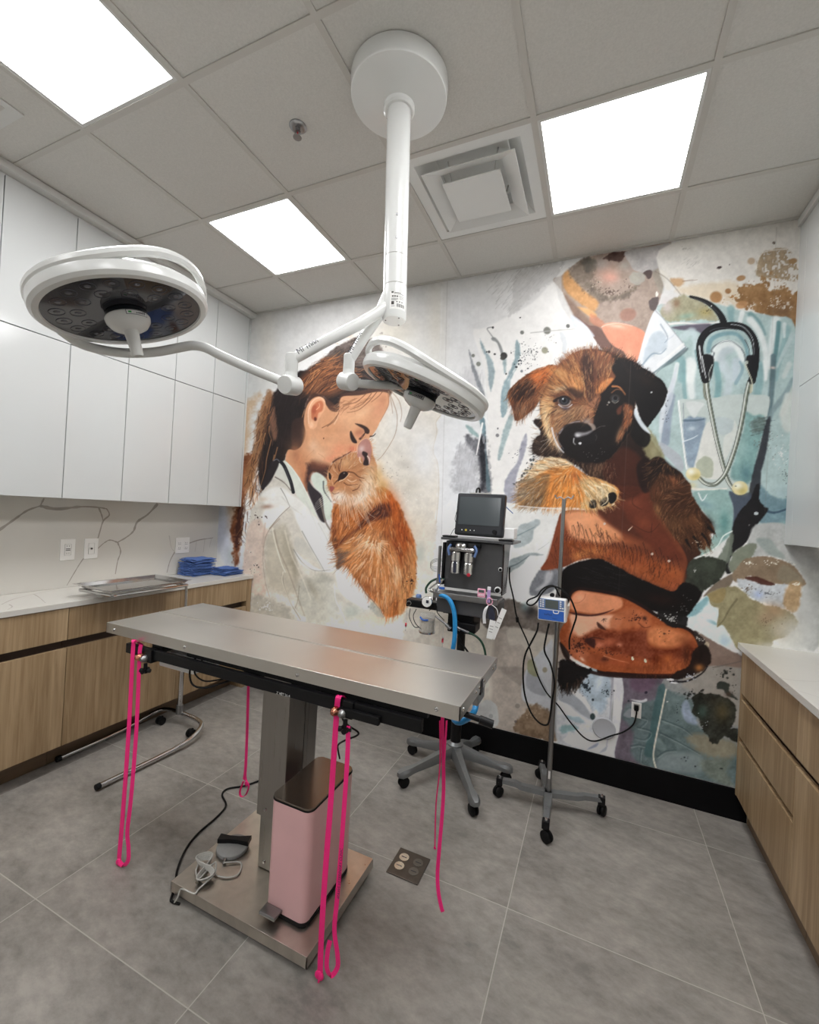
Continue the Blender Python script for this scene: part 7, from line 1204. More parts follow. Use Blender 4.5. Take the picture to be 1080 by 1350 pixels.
def onP(px, py, c, n):
    v = ray(px, py); return CAM+v*((Vector(c)-CAM).dot(n)/v.dot(n))
def lamp_head(c, n, gap_px, label, k_):
    c, n = Vector(c), Vector(n).normalized(); up = -n
    a0 = (onP(*gap_px, c, n)-c); a0 = (a0-n*a0.dot(n)).normalized(); b0 = up.cross(a0)
    X = Matrix((( a0.x, b0.x, up.x, c.x), (a0.y, b0.y, up.y, c.y), (a0.z, b0.z, up.z, c.z), (0, 0, 0, 1)))
    m = MB(); m.X = X; m.lathe((0, 0, 0), (0, 0, 1), [(.2105, .006), (.2125, 0), (.228, .001), (.2365, .010), (.238, .024), (.2365, .036), (.222, .050), (.12, .062), (0, .064)], 72, caps=False)
    hd = m.build('lamp_head', M['white_paint'], t); hd['label'] = label
    m = MB(); m.X = X; m.lathe((0, 0, .006), (0, 0, 1), [(.211, 0), (.211, .003), (0, .003)], 64, caps=False); m.add([(.211*math.cos(2*PI*i/64), .211*math.sin(2*PI*i/64), .006) for i in range(64)], [tuple(range(64))])
    m.mi(1)
    for rr, nn in ((.172, 18), (.122, 11)):
        for i in range(nn):
            a = 2*PI*i/nn+rr*9; o_ = (rr*math.cos(a), rr*math.sin(a), .0058)
            m.lathe(o_, (0, 0, -1), [(.0205, 0), (.0200, .0012), (.0185, 0)], 20, caps=False); m.lathe(o_, (0, 0, -1), [(.0085, 0), (.006, .0012), (0, .0018)], 14, caps=False)
    m.build('front_glass', [M['lens'], M['ledcup']], hd)
    # grip ring standing off on one side
    m = MB(); m.X = X; P = []; N = 72; V = []; F = []
    for i in range(N):
        a = 2*PI*i/N; lift = .040+.032*max(0, math.cos(a))**4; r_ = .2285+.012*max(0, math.cos(a))**4
        for dr, dz in ((-.010, .002), (-.007, .017), (.004, .021), (.011, .014), (.012, .002), (.006, -.006), (-.004, -.007)):
            V.append(((r_+dr)*math.cos(a), (r_+dr)*math.sin(a), lift+dz))
    q = 7
    for i in range(N):
        j = (i+1) % N; F += [(i*q+k, i*q+(k+1) % q, j*q+(k+1) % q, j*q+k) for k in range(q)]
    m.add(V, F, True); m.build('grip_ring', M['white_paint'], hd)
    m = MB(); m.X = X; m.lathe((0, 0, .004), (0, 0, -1), [(.056, 0), (.058, .010), (.054, .014)], 40); m.build('hub_collar', M['bezel'], hd)
    m = MB(); m.X = X; m.lathe((0, 0, -.010), (0, 0, -1), [(.060, 0), (.062, .004), (.060, .016), (.050, .03), (.032, .040), (.02, .042)], 40); cb = m.build('control_hub', M['white_paint'], hd)
    m = MB(); m.X = X; m.lathe((0, 0, -.050), (0, 0, -1), [(.021, 0), (.0185, .03), (.0165, .075), (.013, .080), (0, .081)], 24); m.build('sterile_handle', M['trimw'], hd)
    # little key panel on the hub, on the side facing the room
    tc = (CAM-c); tc = tc-n*tc.dot(n); aa = math.atan2(tc.dot(b0), tc.dot(a0))+k_
    m = MB(); m.X = X
    def arc(u0, u1, z0, z1, r, mi):
        m.mi(mi); V = []; nn = 6
        for k in range(nn+1):
            a = aa+(u0+(u1-u0)*k/nn)/.06; V += [(r*math.cos(a), r*math.sin(a), z0), (r*math.cos(a), r*math.sin(a), z1)]
        m.add(V, [(2*k, 2*k+2, 2*k+3, 2*k+1) for k in range(nn)])
    arc(-.03, .03, -.026, -.012, .0624, 0); arc(-.0285, .0285, -.0248, -.0132, .0627, 1)
    arc(-.024, -.016, -.0215, -.0165, .0630, 2)
    for k in range(5): arc(-.004+k*.0058, -.004+k*.0058+.0035, -.022, -.022+.003+.0012*k, .0630, 0)
    m.build('key_panel', [M['ink'], M['greypl'] if k_ < 0 else M['whitepl'], M['green']], cb)
    return X, hd
H1c = CAM+(Vector((.509, -1.791, 2.116))-CAM)*.894; H1n = Vector((.24, .17, -.956))
H2c = CAM+(Vector((1.355, -1.135, 1.968))-CAM)*.894; H2n = Vector((-.352, -.075, -.932)).normalized()
X1, hd1 = lamp_head(H1c, H1n, (262, 372), 'lamp head with smoked glass', .5)
X2, hd2 = lamp_head(H2c, H2n, (482, 470), 'far lamp head, tilted to the right', -.3)
def arm_set(J, drop, side, attach_z, lead, yoke, joint_axis, name_):
    """hub -> slanted arm -> vertical elbow -> drum joint -> yoke"""
    E = J+Vector((0, 0, drop)); A0 = TILT @ Vector((PX_, PY_, attach_z)); d = (E-A0); dh = Vector((d.x, d.y, 0)).normalized()
    m = MB(); m.tube([A0+dh*.02, A0+d*.35, A0+d*.7, E-dh*.004+Vector((0, 0, -.002))], lambda u: .0215-.0035*u, 20, 1)
    r_ = m.build('radial_arm', M['white_paint'], t)
    if name_:
        mm_ = (A0+d*.82); side_ = d.normalized(); upv = Vector((0, 0, 1)); upv = (upv-side_*upv.dot(side_)).normalized(); nn = side_.cross(upv)
        if nn.dot(CAM-mm_) < 0: nn = -nn
        rt = upv.cross(nn)
        o_ = A0+d*(.95 if rt.dot(d) < 0 else .72)+nn*.0178-upv*.002
        m = MB(); m.text('MI 1000', o_, rt, upv, .026); m.build('arm_lettering', M['ink'], r_)
    m = MB(); m.lathe(E+Vector((0, 0, .016)), (0, 0, -1), [(0, -.002), (.018, 0), (.021, .004), (.021, drop-.012), (.019, drop-.004)], 28); m.build('elbow', M['white_paint'], t)
    ja = Vector(joint_axis).normalized(); m = MB(); m.lathe(J-ja*.036, ja, [(0, -.0), (.028, .001), (.0325, .006), (.0325, .062), (.029, .070), (0, .071)], 36); m.cyl(J+Vector((0, 0, .02)), J+Vector((0, 0, .045)), .024, .0205, 24)
    m.build('spring_joint', M['white_paint'], t)
    m = MB(); m.tube([J]+lead, .0165, 16, 6); m.tube(yoke, .0155, 16, 6); m.build('yoke_arm', M['white_paint'], t)
J1 = atd(383, 508, 1.47)
ring = lambda X, a, r, z: X @ Vector((r*math.cos(a), r*math.sin(a), z))
def azim(X, px, py, c, n):
    v = X.inverted() @ onP(px, py, c, n); return math.atan2(v.y, v.x)
up1 = -H1n.normalized()
yk = [atd(374, 504, 1.468), atd(330, 486, 1.46), atd(292, 469, 1.455), atd(272, 459, 1.455), atd(256, 455.5, 1.46), atd(238, 458, 1.47), atd(205, 464, 1.475), atd(170, 465.5, 1.47), atd(135, 461.5, 1.455), atd(104, 452, 1.43), ring(X1, azim(X1, 84, 441, H1c, H1n), .232, .02)]
arm_set(J1, .092, 0, 2.245, [J1+(yk[0]-J1)*.6], yk, (CAM-J1).cross(Vector((0, 0, 1))).normalized()*.55+(CAM-J1).normalized()*.8, True)
J2 = atd(459, 503, 1.60)
yk2 = [J2+Vector((.01, .003, -.004)), atd(490, 507, 1.615), atd(520, 508, 1.635), atd(548, 510, 1.66), atd(575, 516, 1.66), atd(604, 530, 1.645), ring(X2, azim(X2, 629, 549, H2c, H2n), .228, .018)]
arm_set(J2, .085, 0, 2.30, [atd(475, 505, 1.607)], yk2, (CAM-J2).cross(Vector((0, 0, 1))).normalized()*-.55+(CAM-J2).normalized()*.8, True)
# ================================================================== ANAESTHESIA MACHINE
def caster(x, y, z_top, ang, parent, r=.026):
    d = Vector((math.cos(ang), math.sin(ang), 0)); s_ = Vector((-d.y, d.x, 0)); c_ = Vector((x, y, r+.001))+d*.008
    m = MB()
    for q in (-1, 1): m.lathe(c_+s_*q*.003, s_*q, [(r*.75, 0), (r, .003), (r, .011), (r*.8, .015), (0, .016)], 24)
    m.cyl(c_+Vector((0, 0, 0)), (x, y, z_top), .006, n=10); m.cyl((x, y, z_top-.014), (x, y, z_top), .012, n=14)
    return m.build('caster', M['rubber'], parent)
HX, HY = 1.335, -.285
t = thing('anaesthesia_machine', (HX, HY, 0), 'dark grey anaesthesia machine on a five-legged castor base between table and mural', 'anaesthesia machine')
cast = [(1.138, -.590), (1.050, -.262), (1.545, -.622), (1.640, -.262), (1.405, -.048)]
for (x, y) in cast:
    e = Vector((x, y, 0)); c_ = Vector((HX, HY, 0)); d = (e-c_).normalized(); s_ = Vector((-d.y, d.x, 0)); L = (e-c_).length
    V = []; 
    prof = [(.02, .034, .085, .150), (.10, .027, .082, .132), (L-.075, .019, .068, .100), (L-.05, .022, .066, .098), (L-.02, .028, .064, .100), (L+.012, .026, .062, .096), (L+.03, .012, .064, .086)]
    for u_, wd, z0, z1 in prof:
        p = c_+d*u_
        for q, zz in ((-1, z0), (1, z0), (1, z0*.4+z1*.6), (.6, z1), (-.6, z1), (-1, z0*.4+z1*.6)): V.append(p+s_*q*wd+Vector((0, 0, zz)))
    m = MB(); n_ = 6; F = [tuple(range(n_))[::-1], tuple(range(len(V)-n_, len(V)))]
    for i in range(len(prof)-1): F += [(i*n_+k, i*n_+(k+1) % n_, (i+1)*n_+(k+1) % n_, (i+1)*n_+k) for k in range(n_)]
    m.add(V, F, True); lg = m.build('base_leg', M['castgrey'], t)
    caster(x, y, .063, math.atan2(d.y, d.x)+1.9+x, lg, .029)
m = MB(); m.lathe((HX, HY, .08), (0, 0, 1), [(.048, 0), (.052, .03), (.046, .072), (.03, .084), (.026, .086)], 32); m.build('base_hub', M['castgrey'], t)
m = MB(); m.cyl((HX, HY, .165), (HX, HY, .46), .030); m.cyl((HX, HY, .46), (HX, HY, .98), .024); m.build('column', M['black'], t)
YM = -.40
def P_(px, py, y=YM): return onY(px, py, y)
bx0, bx1 = 1.248, 1.578
m = MB(); m.box((bx0, YM, 1.075), (bx1, -.27, 1.342), .006); m.build('cabinet_body', M['panelgrey'], t)
m = MB(); m.prism([(bx1+.001, YM-.012, 1.068), (bx1+.001, YM-.012, 1.30), (bx1+.001, YM-.03, 1.345), (bx1+.001, -.23, 1.345), (bx1+.001, -.26, 1.30), (bx1+.001, -.30, 1.068)], (.007, 0, 0)); m.build('side_plate', M['sideplate'], t)
m = MB(); m.prism([(bx0-.014, YM-.012, 1.09), (bx0-.014, YM-.012, 1.33), (bx0-.014, YM+.02, 1.33), (bx0-.014, YM+.02, 1.09)], (.012, 0, 0)); m.build('side_plate', M['black'], t)
m = MB(); m.box((bx0-.02, YM-.035, 1.347), (bx1+.055, -.17, 1.361), .003); m.build('top_shelf', M['panelgrey'], t)
for x_ in (bx0+.03, bx1+.02):
    m = MB(); m.box((x_-.045, YM-.03, 1.362), (x_+.03, YM+.03, 1.372), .003); m.build('shelf_pad', M['black'], t)
m = MB(); m.box((bx0-.01, YM-.13, 1.046), (bx1+.01, YM-.001, 1.062), .003); m.box((bx0-.01, YM-.137, 1.035), (bx1+.01, YM-.128, 1.068), .003); m.build('front_tray', M['dullmetal'], t)
m = MB(); m.box((bx0+.0, YM-.11, .955), (bx1-.0, -.29, 1.034), .006); m.build('lower_housing', M['panelgrey'], t)
m = MB(); m.box((bx0+.05, YM-.05, .84), (bx0+.2, -.30, .954), .008); m.box((bx0+.1, YM-.09, .86), (bx0+.22, YM-.02, .91), .006); m.box((HX-.03, -.33, .80), (HX+.03, -.26, .86), .006); m.build('pole_bracket', M['black'], t)
for (px, py, r_, nm) in ((660, 751, .012, 'port'), (656.5, 778, .019, 'flush_knob')):
    p = P_(px, py, YM-.001); m = MB(); m.lathe(p, (0, -1, 0), [(r_, 0), (r_, .003), (r_*.8, .004)], 24); q = m.build(nm, M['whitepl'], t)
    m = MB(); m.lathe(p+Vector((0, -.004, 0)), (0, -1, 0), [(r_*.62, 0), (r_*.62, .006 if nm == 'port' else .02), (0, .007 if nm == 'port' else .022)], 20); m.build('knob_cap', M['rubber'], q)
# vaporiser: two chrome pots under one cap
vz = t; 
p0, p1 = P_(601, 745, YM-.038), P_(618, 747, YM-.038)
m = MB()
for p in (p0, p1): m.lathe((p.x, p.y, 1.165), (0, 0, 1), [(.024, 0), (.0285, .004), (.0285, .060), (.025, .064), (.025, .068), (.0285, .072), (.0285, .118), (.022, .126)], 24)
m.build('vaporiser_pots', M['chrome'], t)
m = MB(); c_ = (p0+p1)/2; m.box((p0.x-.034, c_.y-.03, 1.290), (p1.x+.036, c_.y+.03, 1.312), .008); m.lathe((c_.x-.01, c_.y, 1.312), (0, 0, 1), [(.036, 0), (.036, .012), (.028, .022), (.012, .027), (0, .028)], 28); m.build('vaporiser_cap', M['chrome'], t)
m = MB(); m.box((p0.x-.006, p0.y-.029, 1.172), (p0.x+.012, p0.y-.025, 1.232), .001); m.build('level_window', M['ink'], t)
for s_, p in ((-1, p0), (1, p1)):
    m = MB(); m.tube([p+Vector((s_*.03, -.01, 1.325-p.z)), p+Vector((s_*.043, -.015, 1.30-p.z)), p+Vector((s_*.034, -.02, 1.265-p.z))], .007, 10); m.build('tubing_elbow', M['pumpblue'], t)
    m = MB(); m.box((p.x+s_*.030, YM-.03, 1.312), (p.x+s_*.058, YM-.001, 1.336), .004); m.build('mounting_block', M['black'], t)
p = P_(618, 758, YM-.064); m = MB(); m.lathe(p, (0, -1, 0), [(.010, 0), (.010, .005), (0, .006)], 20); m.build('filler_cap', M['redink'], t)
m = MB(); x_ = bx0-.022; m.box((x_-.010, YM-.035, 1.12), (x_+.004, YM-.015, 1.31), .003); m.box((x_-.012, YM-.04, 1.095), (x_+.02, YM-.01, 1.119), .003); m.build('flowmeter_tube', M['dullmetal'], t)
# absorber with gauge, canister and valve block
YA = -.50
q0, q1 = P_(536, 792, YA), P_(579, 806, YA)
m = MB(); m.box((q0.x, YA-.005, q1.z+.002), (q1.x+.015, YA+.07, q0.z+.012), .005); ab = m.build('valve_block', M['black'], t)
m = MB(); pg_ = P_(562, 794, YA-.03); m.lathe(pg_+Vector((0, .02, 0)), (0.1, -1, .15), [(.026, 0), (.030, .004), (.030, .014), (.028, .016)], 32); m.mi(1).lathe(pg_+Vector((.002, .0035, .0025)), (0.1, -1, .15), [(.0275, 0), (0, .0005)], 32); m.mi(2).box((pg_.x-.001, pg_.y-.001, pg_.z-.004), (pg_.x+.014, pg_.y+.001, pg_.z+.012)); m.build('pressure_gauge', [M['chrome'], M['paper'], M['ink']], ab)
pk = P_(539.5, 795, YA-.006); m = MB(); m.lathe(pk, (0, -1, 0), [(.011, 0), (.011, .006), (.008, .012), (0, .013)], 20); m.mi(1).lathe(pk+Vector((0, -.0005, 0)), (0, -1, 0), [(.0135, 0), (.0135, .001)], 20); m.build('relief_valve', [M['rubber'], M['outline']], ab)
pc = P_(563.5, 820, YA+.03)
m = MB(); m.lathe((pc.x, pc.y, pc.z-.055), (0, 0, 1), [(.041, 0), (.044, .004), (.044, .098), (.042, .104)], 36); cn = m.build('canister', M['clear'], ab)
m = MB(); m.lathe((pc.x, pc.y, pc.z-.052), (0, 0, 1), [(.036, 0), (.0385, .003), (.0385, .066), (0, .07)], 30); m.build('absorbent', M['soda'], cn)
m = MB(); m.lathe((pc.x, pc.y, pc.z-.061), (0, 0, 1), [(.043, 0), (.0465, .003), (.0465, .0095), (.0425, .0105)], 36); m.build('canister_base', M['chrome'], cn)
m = MB(); m.tube([(pc.x-.03, pc.y-.035, pc.z+.03), (pc.x-.01, pc.y-.047, pc.z+.02), (pc.x+.02, pc.y-.042, pc.z+.022)], .005, 8); m.build('canister_clip', M['bluepl'], cn)
pv = P_(553, 785, YA+.02); m = MB(); m.lathe((pv.x-.004, pv.y, pv.z-.012), (0, 0, 1), [(.016, 0), (.016, .012), (.012, .018), (0, .019)], 20); m.build('dome_valve', M['pumpblue'], ab)
pt = P_(573, 784, YA+.02); m = MB(); m.cyl((pt.x, pt.y, pt.z-.03), (pt.x, pt.y, pt.z+.025), .009); m.cyl((pt.x, pt.y, pt.z+.02), (pt.x, pt.y, pt.z+.034), .014); m.tube([(pt.x, pt.y, pt.z), P_(579, 771, YA+.03), P_(584, 764, YA+.05)], .006, 8); m.tube([(pt.x, pt.y, pt.z+.01), P_(566, 777, YA+.02), P_(577, 768, YA+.04)], .005, 8); m.build('chrome_fittings', M['chrome'], ab)
m = MB(); m.box((q1.x-.0, YA+.0, .985), (q1.x+.05, YA+.09, q1.z+.004), .004); m.cyl((q1.x+.04, YA+.05, .965), (bx0+.12, YM-.02, .95), .016); m.box((q1.x+.015, YA+.02, .945), (q1.x+.06, YA+.07, .986), .004); m.build('support_arm', M['black'], ab)
m = MB(); m.cyl(P_(574, 812, YA+.01), P_(592, 826, YA+.01), .006); m.cyl(P_(588, 823, YA), P_(594, 829, YA), .010); m.cyl(P_(601, 826, YA), P_(618, 834, YA), .007); m.cyl(P_(602, 827, YA), P_(607, 830, YA), .011); m.build('brass_connectors', M['dullmetal'], ab)
m = MB(); m.tube([P_(541, 802, YA), P_(540, 814, YA), P_(546, 826, YA), P_(552, 827, YA+.03)], .0022, 8); m.tube([P_(549, 803, YA-.01), P_(545, 812, YA-.01), P_(548, 822, YA), P_(556, 830, YA)], .0022, 8); m.tube([P_(566, 805, YA), P_(575, 798, YA-.02), P_(577, 808, YA-.02), P_(586, 818, YA-.01)], .0022, 8); m.build('sensor_leads', M['rubber'], ab)
MACH = t
def hose(name, pts, r, mm, label, cat='hose'):
    m = MB(); m.tube(pts, r, 14, 8); o = m.build(name, M[mm], MACH); o['label'] = label; return o
hose('breathing_hose', [P_(577, 785.5, YA-.02), P_(584, 785, YA-.03), P_(592, 790, YA-.035), P_(598, 803, YA-.04), P_(600, 822, YA-.04), P_(599, 845, YA-.045), P_(596, 862, YA-.05), onY(590, 890, -.68), onY(592, 925, -.82), onY(600, 950, -.93), onY(614, 949, -.98), onY(626, 936, -.98), onY(627, 915, -.9), onY(622, 890, -.75), onY(612, 868, -.6)], .0125, 'hose', 'thick blue breathing hose curving down from the machine behind the table')
hose('gas_hose', [P_(562, 782, YA+.05), P_(562, 775, YA+.06), P_(568, 767, YA+.07), P_(577, 763, YA+.08), P_(586, 764, YM-.01)], .0065, 'ghose', 'dark green gas hose looping left of the machine above the gauge')
hose('gas_hose', [P_(618, 834, YA), P_(628, 839, YA), P_(636, 848, YA), P_(640, 862, YA), P_(640, 878, YA), onY(638, 905, -.42)], .0058, 'ghose', 'dark green gas hose arching down beside the blue hose', 'hose')
hose('gas_hose', [P_(604, 838, YA), P_(609, 848, YA), P_(616, 858, YA), P_(622, 868, YA)], .005, 'rubber', 'short black hose hanging between the blue and the green hose', 'hose')
# hanging syringe-like leads below the absorber
for (x_, y_, dl, lb) in ((585, 818, 36, 'thin red and clear line hanging below the canister, left of the blue hose'), (536.5, 800, 32, 'thin red and clear line hanging left of the canister')):
    m = MB(); a_, b_, c_ = P_(x_, y_, YA-.01), P_(x_-1, y_+dl*.6, YA-.01), P_(x_-2, y_+dl, YA-.01)
    m.tube([a_, b_], .0012, 6, 1); m.cyl(b_, b_+(c_-b_)*.6, .005, n=10); m.cyl(b_+(c_-b_)*.6, c_, .002, n=8); m.mi(1).cyl(b_+(c_-b_)*.15, b_+(c_-b_)*.5, .0054, n=10)
    m.build('sampling_line', [M['clear'], M['redink']], MACH)
m = MB()
for k in range(4):
    cxp, cyp = 577+k*.6, 742+k*1.6; lo_ = [P_(cxp+(9+k*.6)*math.cos(a*PI/6)+3*math.sin(a*PI/6), cyp+(5.2+k*.5)*math.sin(a*PI/6)-2.5*math.cos(a*PI/6), YM+.0+.004*k) for a in range(12)]
    m.tube(lo_, .0009, 6, 3, closed=True)
m.tube([P_(585, 738, YM), P_(590, 733, YM)], .0012, 6, 1)
m.build('coiled_wire', M['slot'], MACH)
m = MB(); m.box((P_(578, 762, YA).x, YA+.02, 1.073), (P_(585, 762, YA).x, YA+.035, 1.085), .002); m.cyl(P_(579, 757, YA+.03), P_(580, 768, YA+.03), .004); m.build('tubing_clamp', M['bluepl'], MACH)
# monitor on the shelf
mc = Vector((1.435, -.39, 1.374))
t = thing('patient_monitor', mc, 'black patient monitor with a dark screen standing on the machine shelf', 'monitor')
tilt = Matrix.Translation(mc) @ Matrix.Rotation(R(-8), 4, 'X') @ Matrix.Translation(-mc)
MX0, MX1, MZ0, MZ1 = 1.298, 1.572, 1.377, 1.616
m = MB(); m.X = tilt; m.box((MX0, -.42, MZ0), (MX1, -.372, MZ1), .012); m.build('case', M['bezel'], t)
m = MB(); m.X = tilt; m.box((MX0+.02, -.372, MZ0+.02), (MX1-.02, -.33, MZ1-.03), .01); m.build('rear_housing', M['whitepl'], t)
m = MB(); m.X = tilt; m.box((MX0+.018, -.4225, MZ0+.058), (MX1-.022, -.4195, MZ1-.022), .001); m.build('screen', M['screen'], t)
m = MB(); m.X = tilt; m.box((MX0+.07, -.416, MZ1-.003), (MX0+.19, -.392, MZ1+.004), .002); m.build('alarm_bar', M['outline'], t)
for x_, r_, mm in ((.045, .0035, 'whitepl'), (.068, .006, 'yellow'), (.093, .0028, 'whitepl'), (.115, .0028, 'whitepl')):
    m = MB(); m.X = tilt; m.lathe((MX0+x_, -.4205, MZ0+.028), (0, -1, 0), [(r_, 0), (r_, .0015), (0, .002)], 16); m.build('button', M[mm], t)
m = MB(); m.X = tilt; m.lathe((MX1-.045, -.42, MZ0+.026), (0, -1, 0), [(.013, 0), (.012, .012), (0, .013)], 24); m.build('dial', M['rubber'], t)
m = MB(); m.X = tilt; m.tube([(1.40, -.40, MZ1-.002), (1.40, -.39, MZ1+.03), (1.41, -.37, MZ1+.032), (1.41, -.36, MZ1-.03)], .006, 8); m.build('carry_handle', M['black'], t)
m = MB(); m.box((MX1+.004, -.40, 1.3735), (MX1+.058, -.30, 1.434), .006); o = m.build('printer_module', M['whitepl'], None, (MX1+.03, -.35, 1.3735)); tag(o, 'small white box standing right of the black monitor on the shelf', 'white box')
m = MB(); p = P_(667, 668, -.36); m.cyl(p, P_(676.5, 677, -.36), .0025, n=8); m.cyl(p+Vector((-.004, 0, .004)), p, .001, n=8); o = m.build('stylus', M['pumpblue'], None, tuple(p)); tag(o, 'thin dark blue stylus sticking out right of the monitor', 'stylus')
m = MB(); m.tube([P_(603, 672, -.40), P_(600, 684, -.40), P_(602, 693, -.40), P_(597, 700, -.40), P_(594, 706, -.41)], .0014, 6); m.build('sensor_cable', M['rubber'], t)
# pink timer, lilac device, tags
p = P_(635, 777, YM-.135)
t = thing('pink_timer', (p.x, p.y, 1.0685), 'small pale pink timer with grey display on the machine tray', 'timer')
m = MB(); m.box((p.x-.021, p.y-.004, 1.0685), (p.x+.022, p.y+.008, 1.113), .005); m.build('case', M['pinkpl'], t)
m = MB(); m.box((p.x-.014, p.y-.0055, 1.094), (p.x+.015, p.y-.0035, 1.108), .001); m.build('display', M['lcd'], t)
for k in range(3): m = MB(); m.box((p.x-.012+k*.010, p.y-.006, 1.079), (p.x-.005+k*.010, p.y-.0035, 1.084), .001); m.build('key', M['whitepl'], t)
p = P_(645, 777, YM-.14); m = MB(); m.box((p.x-.008, p.y-.006, 1.047), (p.x+.008, p.y+.004, 1.128), .003); m.mi(1).box((p.x-.0082, p.y-.0064, 1.112), (p.x+.0082, p.y+.0042, 1.1285), .002)
o = m.build('thermometer', [M['lilac'], M['whitepl']], None, (p.x, p.y, 1.047)); tag(o, 'lilac and white pen-like thermometer standing beside the pink timer', 'thermometer')
YT = YM-.15
m = MB(); lo_ = [P_(645.5+4*math.cos(a*PI/5), 793+4.5*math.sin(a*PI/5), YT) for a in range(10)]; m.tube(lo_, .0022, 8, 3, closed=True); KR = o = m.build('key_ring', M['pinkpl'], None, tuple(P_(645, 793, YT))); tag(o, 'pale pink ring holding white tags under the lilac thermometer', 'ring')
def tagcard(a, b, wd, label):
    a, b = P_(*a, YT-.004), P_(*b, YT-.004); m = MB(); d = (b-a).normalized(); s_ = d.cross(Vector((0, 1, 0))).normalized()*wd/2
    m.prism([a-s_, a+s_, b+s_, b-s_], (0, .0012, 0)); m.mi(1)
    for k in range(3): c_ = a+(b-a)*(.3+.15*k); m.prism([c_-s_*.6, c_+s_*.6, c_+s_*.6+d*.004, c_-s_*.6+d*.004], (0, -.0006, 0))
    o = m.build('white_tag', [M['paper'], M['outline']], None, tuple(a)); tag(o, label, 'tag', 'white tags on the pink ring')
tagcard((665, 803), (649, 842), .026, 'long white tag hanging lowest on the right of the pink ring')
YT -= .006; tagcard((650, 818), (645, 842), .030, 'broad white tag hanging straight down from the pink ring')
m = MB(); YT += .012
for k in range(4): m.tube([P_(644, 798, YT), P_(639+k, 803, YT-.004*k), P_(637+k, 812, YT), P_(637.5+k, 822, YT)], .0022, 8)
m.tube([P_(648, 797, YT), P_(655, 803, YT), P_(657, 812, YT)], .002, 8)
m.build('white_cord', M['whitepl'], KR)
m = MB(); p = P_(648, 811, YT-.014); m.prism([P_(x_, y_, YT-.013) for x_, y_ in ((645, 802), (649, 799), (652, 808), (652.5, 817), (649, 822), (645, 816), (643.5, 808))], (0, .006, 0)); o = m.build('dark_fob', M['ink'], None, tuple(p)); tag(o, 'dark navy fob among the white cord loops under the timer', 'fob')
# ================================================================== IV POLE WITH PUMP
IX, IY = 1.872, -.385
t = thing('iv_pole', (IX, IY, 0), 'tall grey IV pole on a four-armed castor base right of the machine', 'IV pole')
for (x, y) in ((1.885, -.628), (2.125, -.312), (1.625, -.405), (1.812, -.135)):
    e = Vector((x, y, 0)); c_ = Vector((IX, IY, 0)); d = (e-c_).normalized(); s_ = Vector((-d.y, d.x, 0)); L = (e-c_).length
    prof = [(.0, .022, .070, .092), (L*.55, .020, .070, .092), (L*.68, .018, .078, .100), (L-.03, .017, .078, .098), (L+.005, .017, .078, .096)]; V = []
    for u_, wd, z0, z1 in prof:
        p = c_+d*u_; V += [p+s_*wd+Vector((0, 0, z0)), p-s_*wd+Vector((0, 0, z0)), p-s_*wd*.8+Vector((0, 0, z1)), p+s_*wd*.8+Vector((0, 0, z1))]
    F = [(3, 2, 1, 0), tuple(len(V)-4+k for k in range(4))]
    for i in range(len(prof)-1): F += [(i*4+k, i*4+(k+1) % 4, (i+1)*4+(k+1) % 4, (i+1)*4+k) for k in range(4)]
    m = MB(); m.add(V, F); lg = m.build('base_arm', M['castgrey'], t)
    m = MB(); m.box((x-.017, y-.017, .062), (x+.017, y+.017, .0995), .004); m.build('arm_cap', M['black'], lg)
    m = MB(); m.lathe((x, y, .0995), (0, 0, 1), [(.008, 0), (.006, .008), (0, .010)], 12); m.build('cap_nut', M['chrome'], lg)
    caster(x, y, .062, math.atan2(d.y, d.x)+.9, lg, .027)
m = MB(); m.cyl((IX, IY, .092), (IX, IY, 1.0), .0125); m.cyl((IX, IY, .98), (IX, IY, 1.60), .0095); m.build('pole', M['dullmetal'], t)
m = MB(); m.box((IX-.004, IY-.0135, .16), (IX+.006, IY-.0125, .20)); m.build('sticker', M['paper'], t)
m = MB(); m.lathe((IX, IY, 1.0), (0, 0, 1), [(.0135, 0), (.017, .003), (.017, .045), (.0105, .05)], 24); m.build('height_collar', M['whitepl'], t)
m = MB()
for s_ in (-1, 1): m.tube([(IX, IY, 1.60), (IX+s_*.02, IY, 1.612), (IX+s_*.035, IY, 1.605), (IX+s_*.045, IY, 1.622)], .0032, 8)
m.build('bag_hook', M['dullmetal'], t)
# pump
pc = onY(728.5, 803, IY-.05); t = thing('infusion_pump', (pc.x, pc.y, pc.z-.065), 'white and blue infusion pump clamped to the IV pole', 'infusion pump')
rot = Matrix.Translation(pc) @ Matrix.Rotation(R(-2.0), 4, 'Y') @ Matrix.Rotation(R(-9), 4, 'Z')
def pm(): b = MB(); b.X = rot; return b
W2, H2 = .070, .059
m = pm(); m.box((-W2, -.022, -H2), (W2, .022, H2), .008); m.build('case', M['whitepl'], t)
m = pm(); m.box((-W2+.006, -.0235, .002), (W2-.008, -.0222, H2-.007), .001); m.build('control_panel', M['pumpblue'], t)
m = pm(); m.box((-W2+.006, -.0235, -H2+.006), (W2-.008, -.0222, -.003), .001); m.mi(1)
m.text('beMed', (-.035, -.0237, -.03), (1, 0, 0), (0, 0, 1), .014); m.text('infusion', (.005, -.0237, -.044), (1, 0, 0), (0, 0, 1), .008); m.build('door_panel', [M['bluepl'], M['ink']], t)
m = pm(); m.box((-.030, -.0248, .006), (.034, -.0236, H2-.010), .001); m.build('display', M['lcd'], t)
m = pm(); m.tube([(.010, -.024, -.001), (.013, -.024, -.014), (.033, -.024, -.014), (.037, -.024, -.001)], .0022, 8); m.build('latch', M['whitepl'], t)
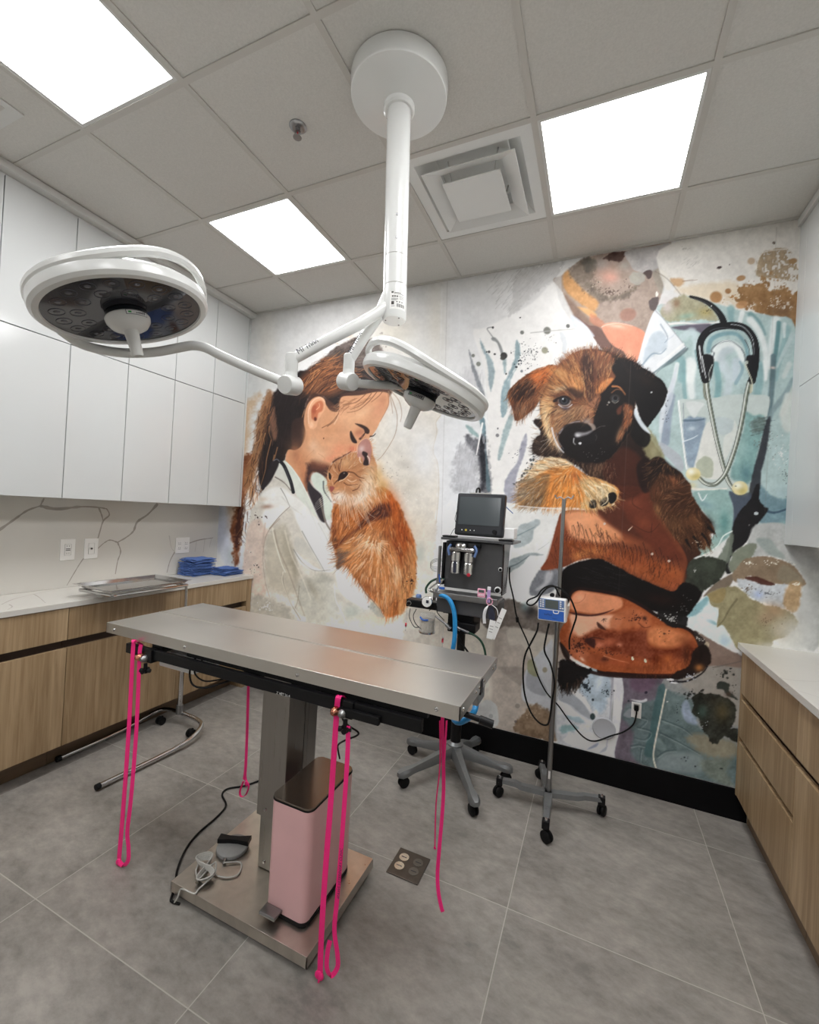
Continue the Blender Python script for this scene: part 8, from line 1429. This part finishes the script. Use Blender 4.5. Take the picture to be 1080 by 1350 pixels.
for x_ in (-.053, -.041, .045, .056):
    for k in range(4):
        if x_ > .05 and k not in (0,): continue
        m = pm(); m.box((x_-.0045, -.0252, .010+k*.0105), (x_+.0045, -.0236, .016+k*.0105), .001); m.build('key', M['whitepl'], t)
m = pm(); m.box((.02, .0225, -.02), (.06, .036, .02), .004); m.cyl((-.01, .025, .066), (-.01, .037, .066), .011); m.build('pole_clamp', M['black'], t)
YC = IY-.02
PUMP = t
def cable(pts, r, label, o=None):
    m = MB(); m.tube(pts, r, 8, 8); ob = m.build('power_cable', M['rubber'], o) if o is not None else m.build('black_cable', M['rubber'], None, tuple(pts[0]))
    if o is None: tag(ob, label, 'cable')
    return ob
cable([onY(738, 786, YC-.005), onY(731, 773, YC-.01), onY(722, 773, YC-.02), onY(714, 778, YC-.03), onY(708, 786, YC-.04), onY(697, 791, YC-.04), onY(695, 796, YC-.04), onY(701, 798, YC-.045), onY(708, 793, YC-.05), onY(714, 783, YC-.045), onY(724, 774, YC-.03), onY(737, 775, YC-.03), onY(750, 786, YC-.03), onY(757, 800, YC-.02), onY(760, 812, YC-.01), onY(756, 826, YC), onY(751, 842, YC), onY(751, 856, YC+.02)], .0042, '', PUMP)
cable([onY(710, 821, YC-.03), onY(708, 832, YC-.03), onY(700, 848, YC-.03), onY(693, 862, YC-.03), onY(690, 880, YC-.03), onY(691, 910, YC-.03), onY(698, 935, YC-.03), onY(708, 950, YC-.03), onY(718, 956, YC-.03), onY(724, 951, YC-.03), onY(728, 925, YC-.03), onY(731, 900, YC-.028), onY(726, 876, YC-.03), onY(718, 858, YC-.03), onY(720, 840, YC-.03), onY(724, 822, YC-.03)], .0045, '', PUMP)
CBL = cable([onY(672, 748, -.26), onY(672, 765, -.26), onY(677, 788, -.24), onY(682, 815, -.22), onY(697, 850, -.20), onY(707, 885, -.16), onY(720, 912, -.10), onY(736, 930, -.06), onY(752, 952, -.05), onY(770, 972, -.045), onY(785, 977, -.04), onY(806, 970, -.035), onY(822, 965, -.03), onY(835, 955, -.025), onY(839, 942, -.02), onY(839, 936, -.016)], .0042, 'black power cable running from the machine to the outlet in the mural')
p = onY(682, 817, -.225); m = MB(); m.cyl(p+Vector((-.002, 0, .014)), p+Vector((.003, 0, -.014)), .009, n=12); m.build('inline_connector', M['rubber'], CBL)
p = onY(839, 933, -.012); m = MB(); m.box((p.x-.011, -.027, p.z-.014), (p.x+.011, -.0115, p.z+.016), .004); m.build('power_plug', M['rubber'], CBL)
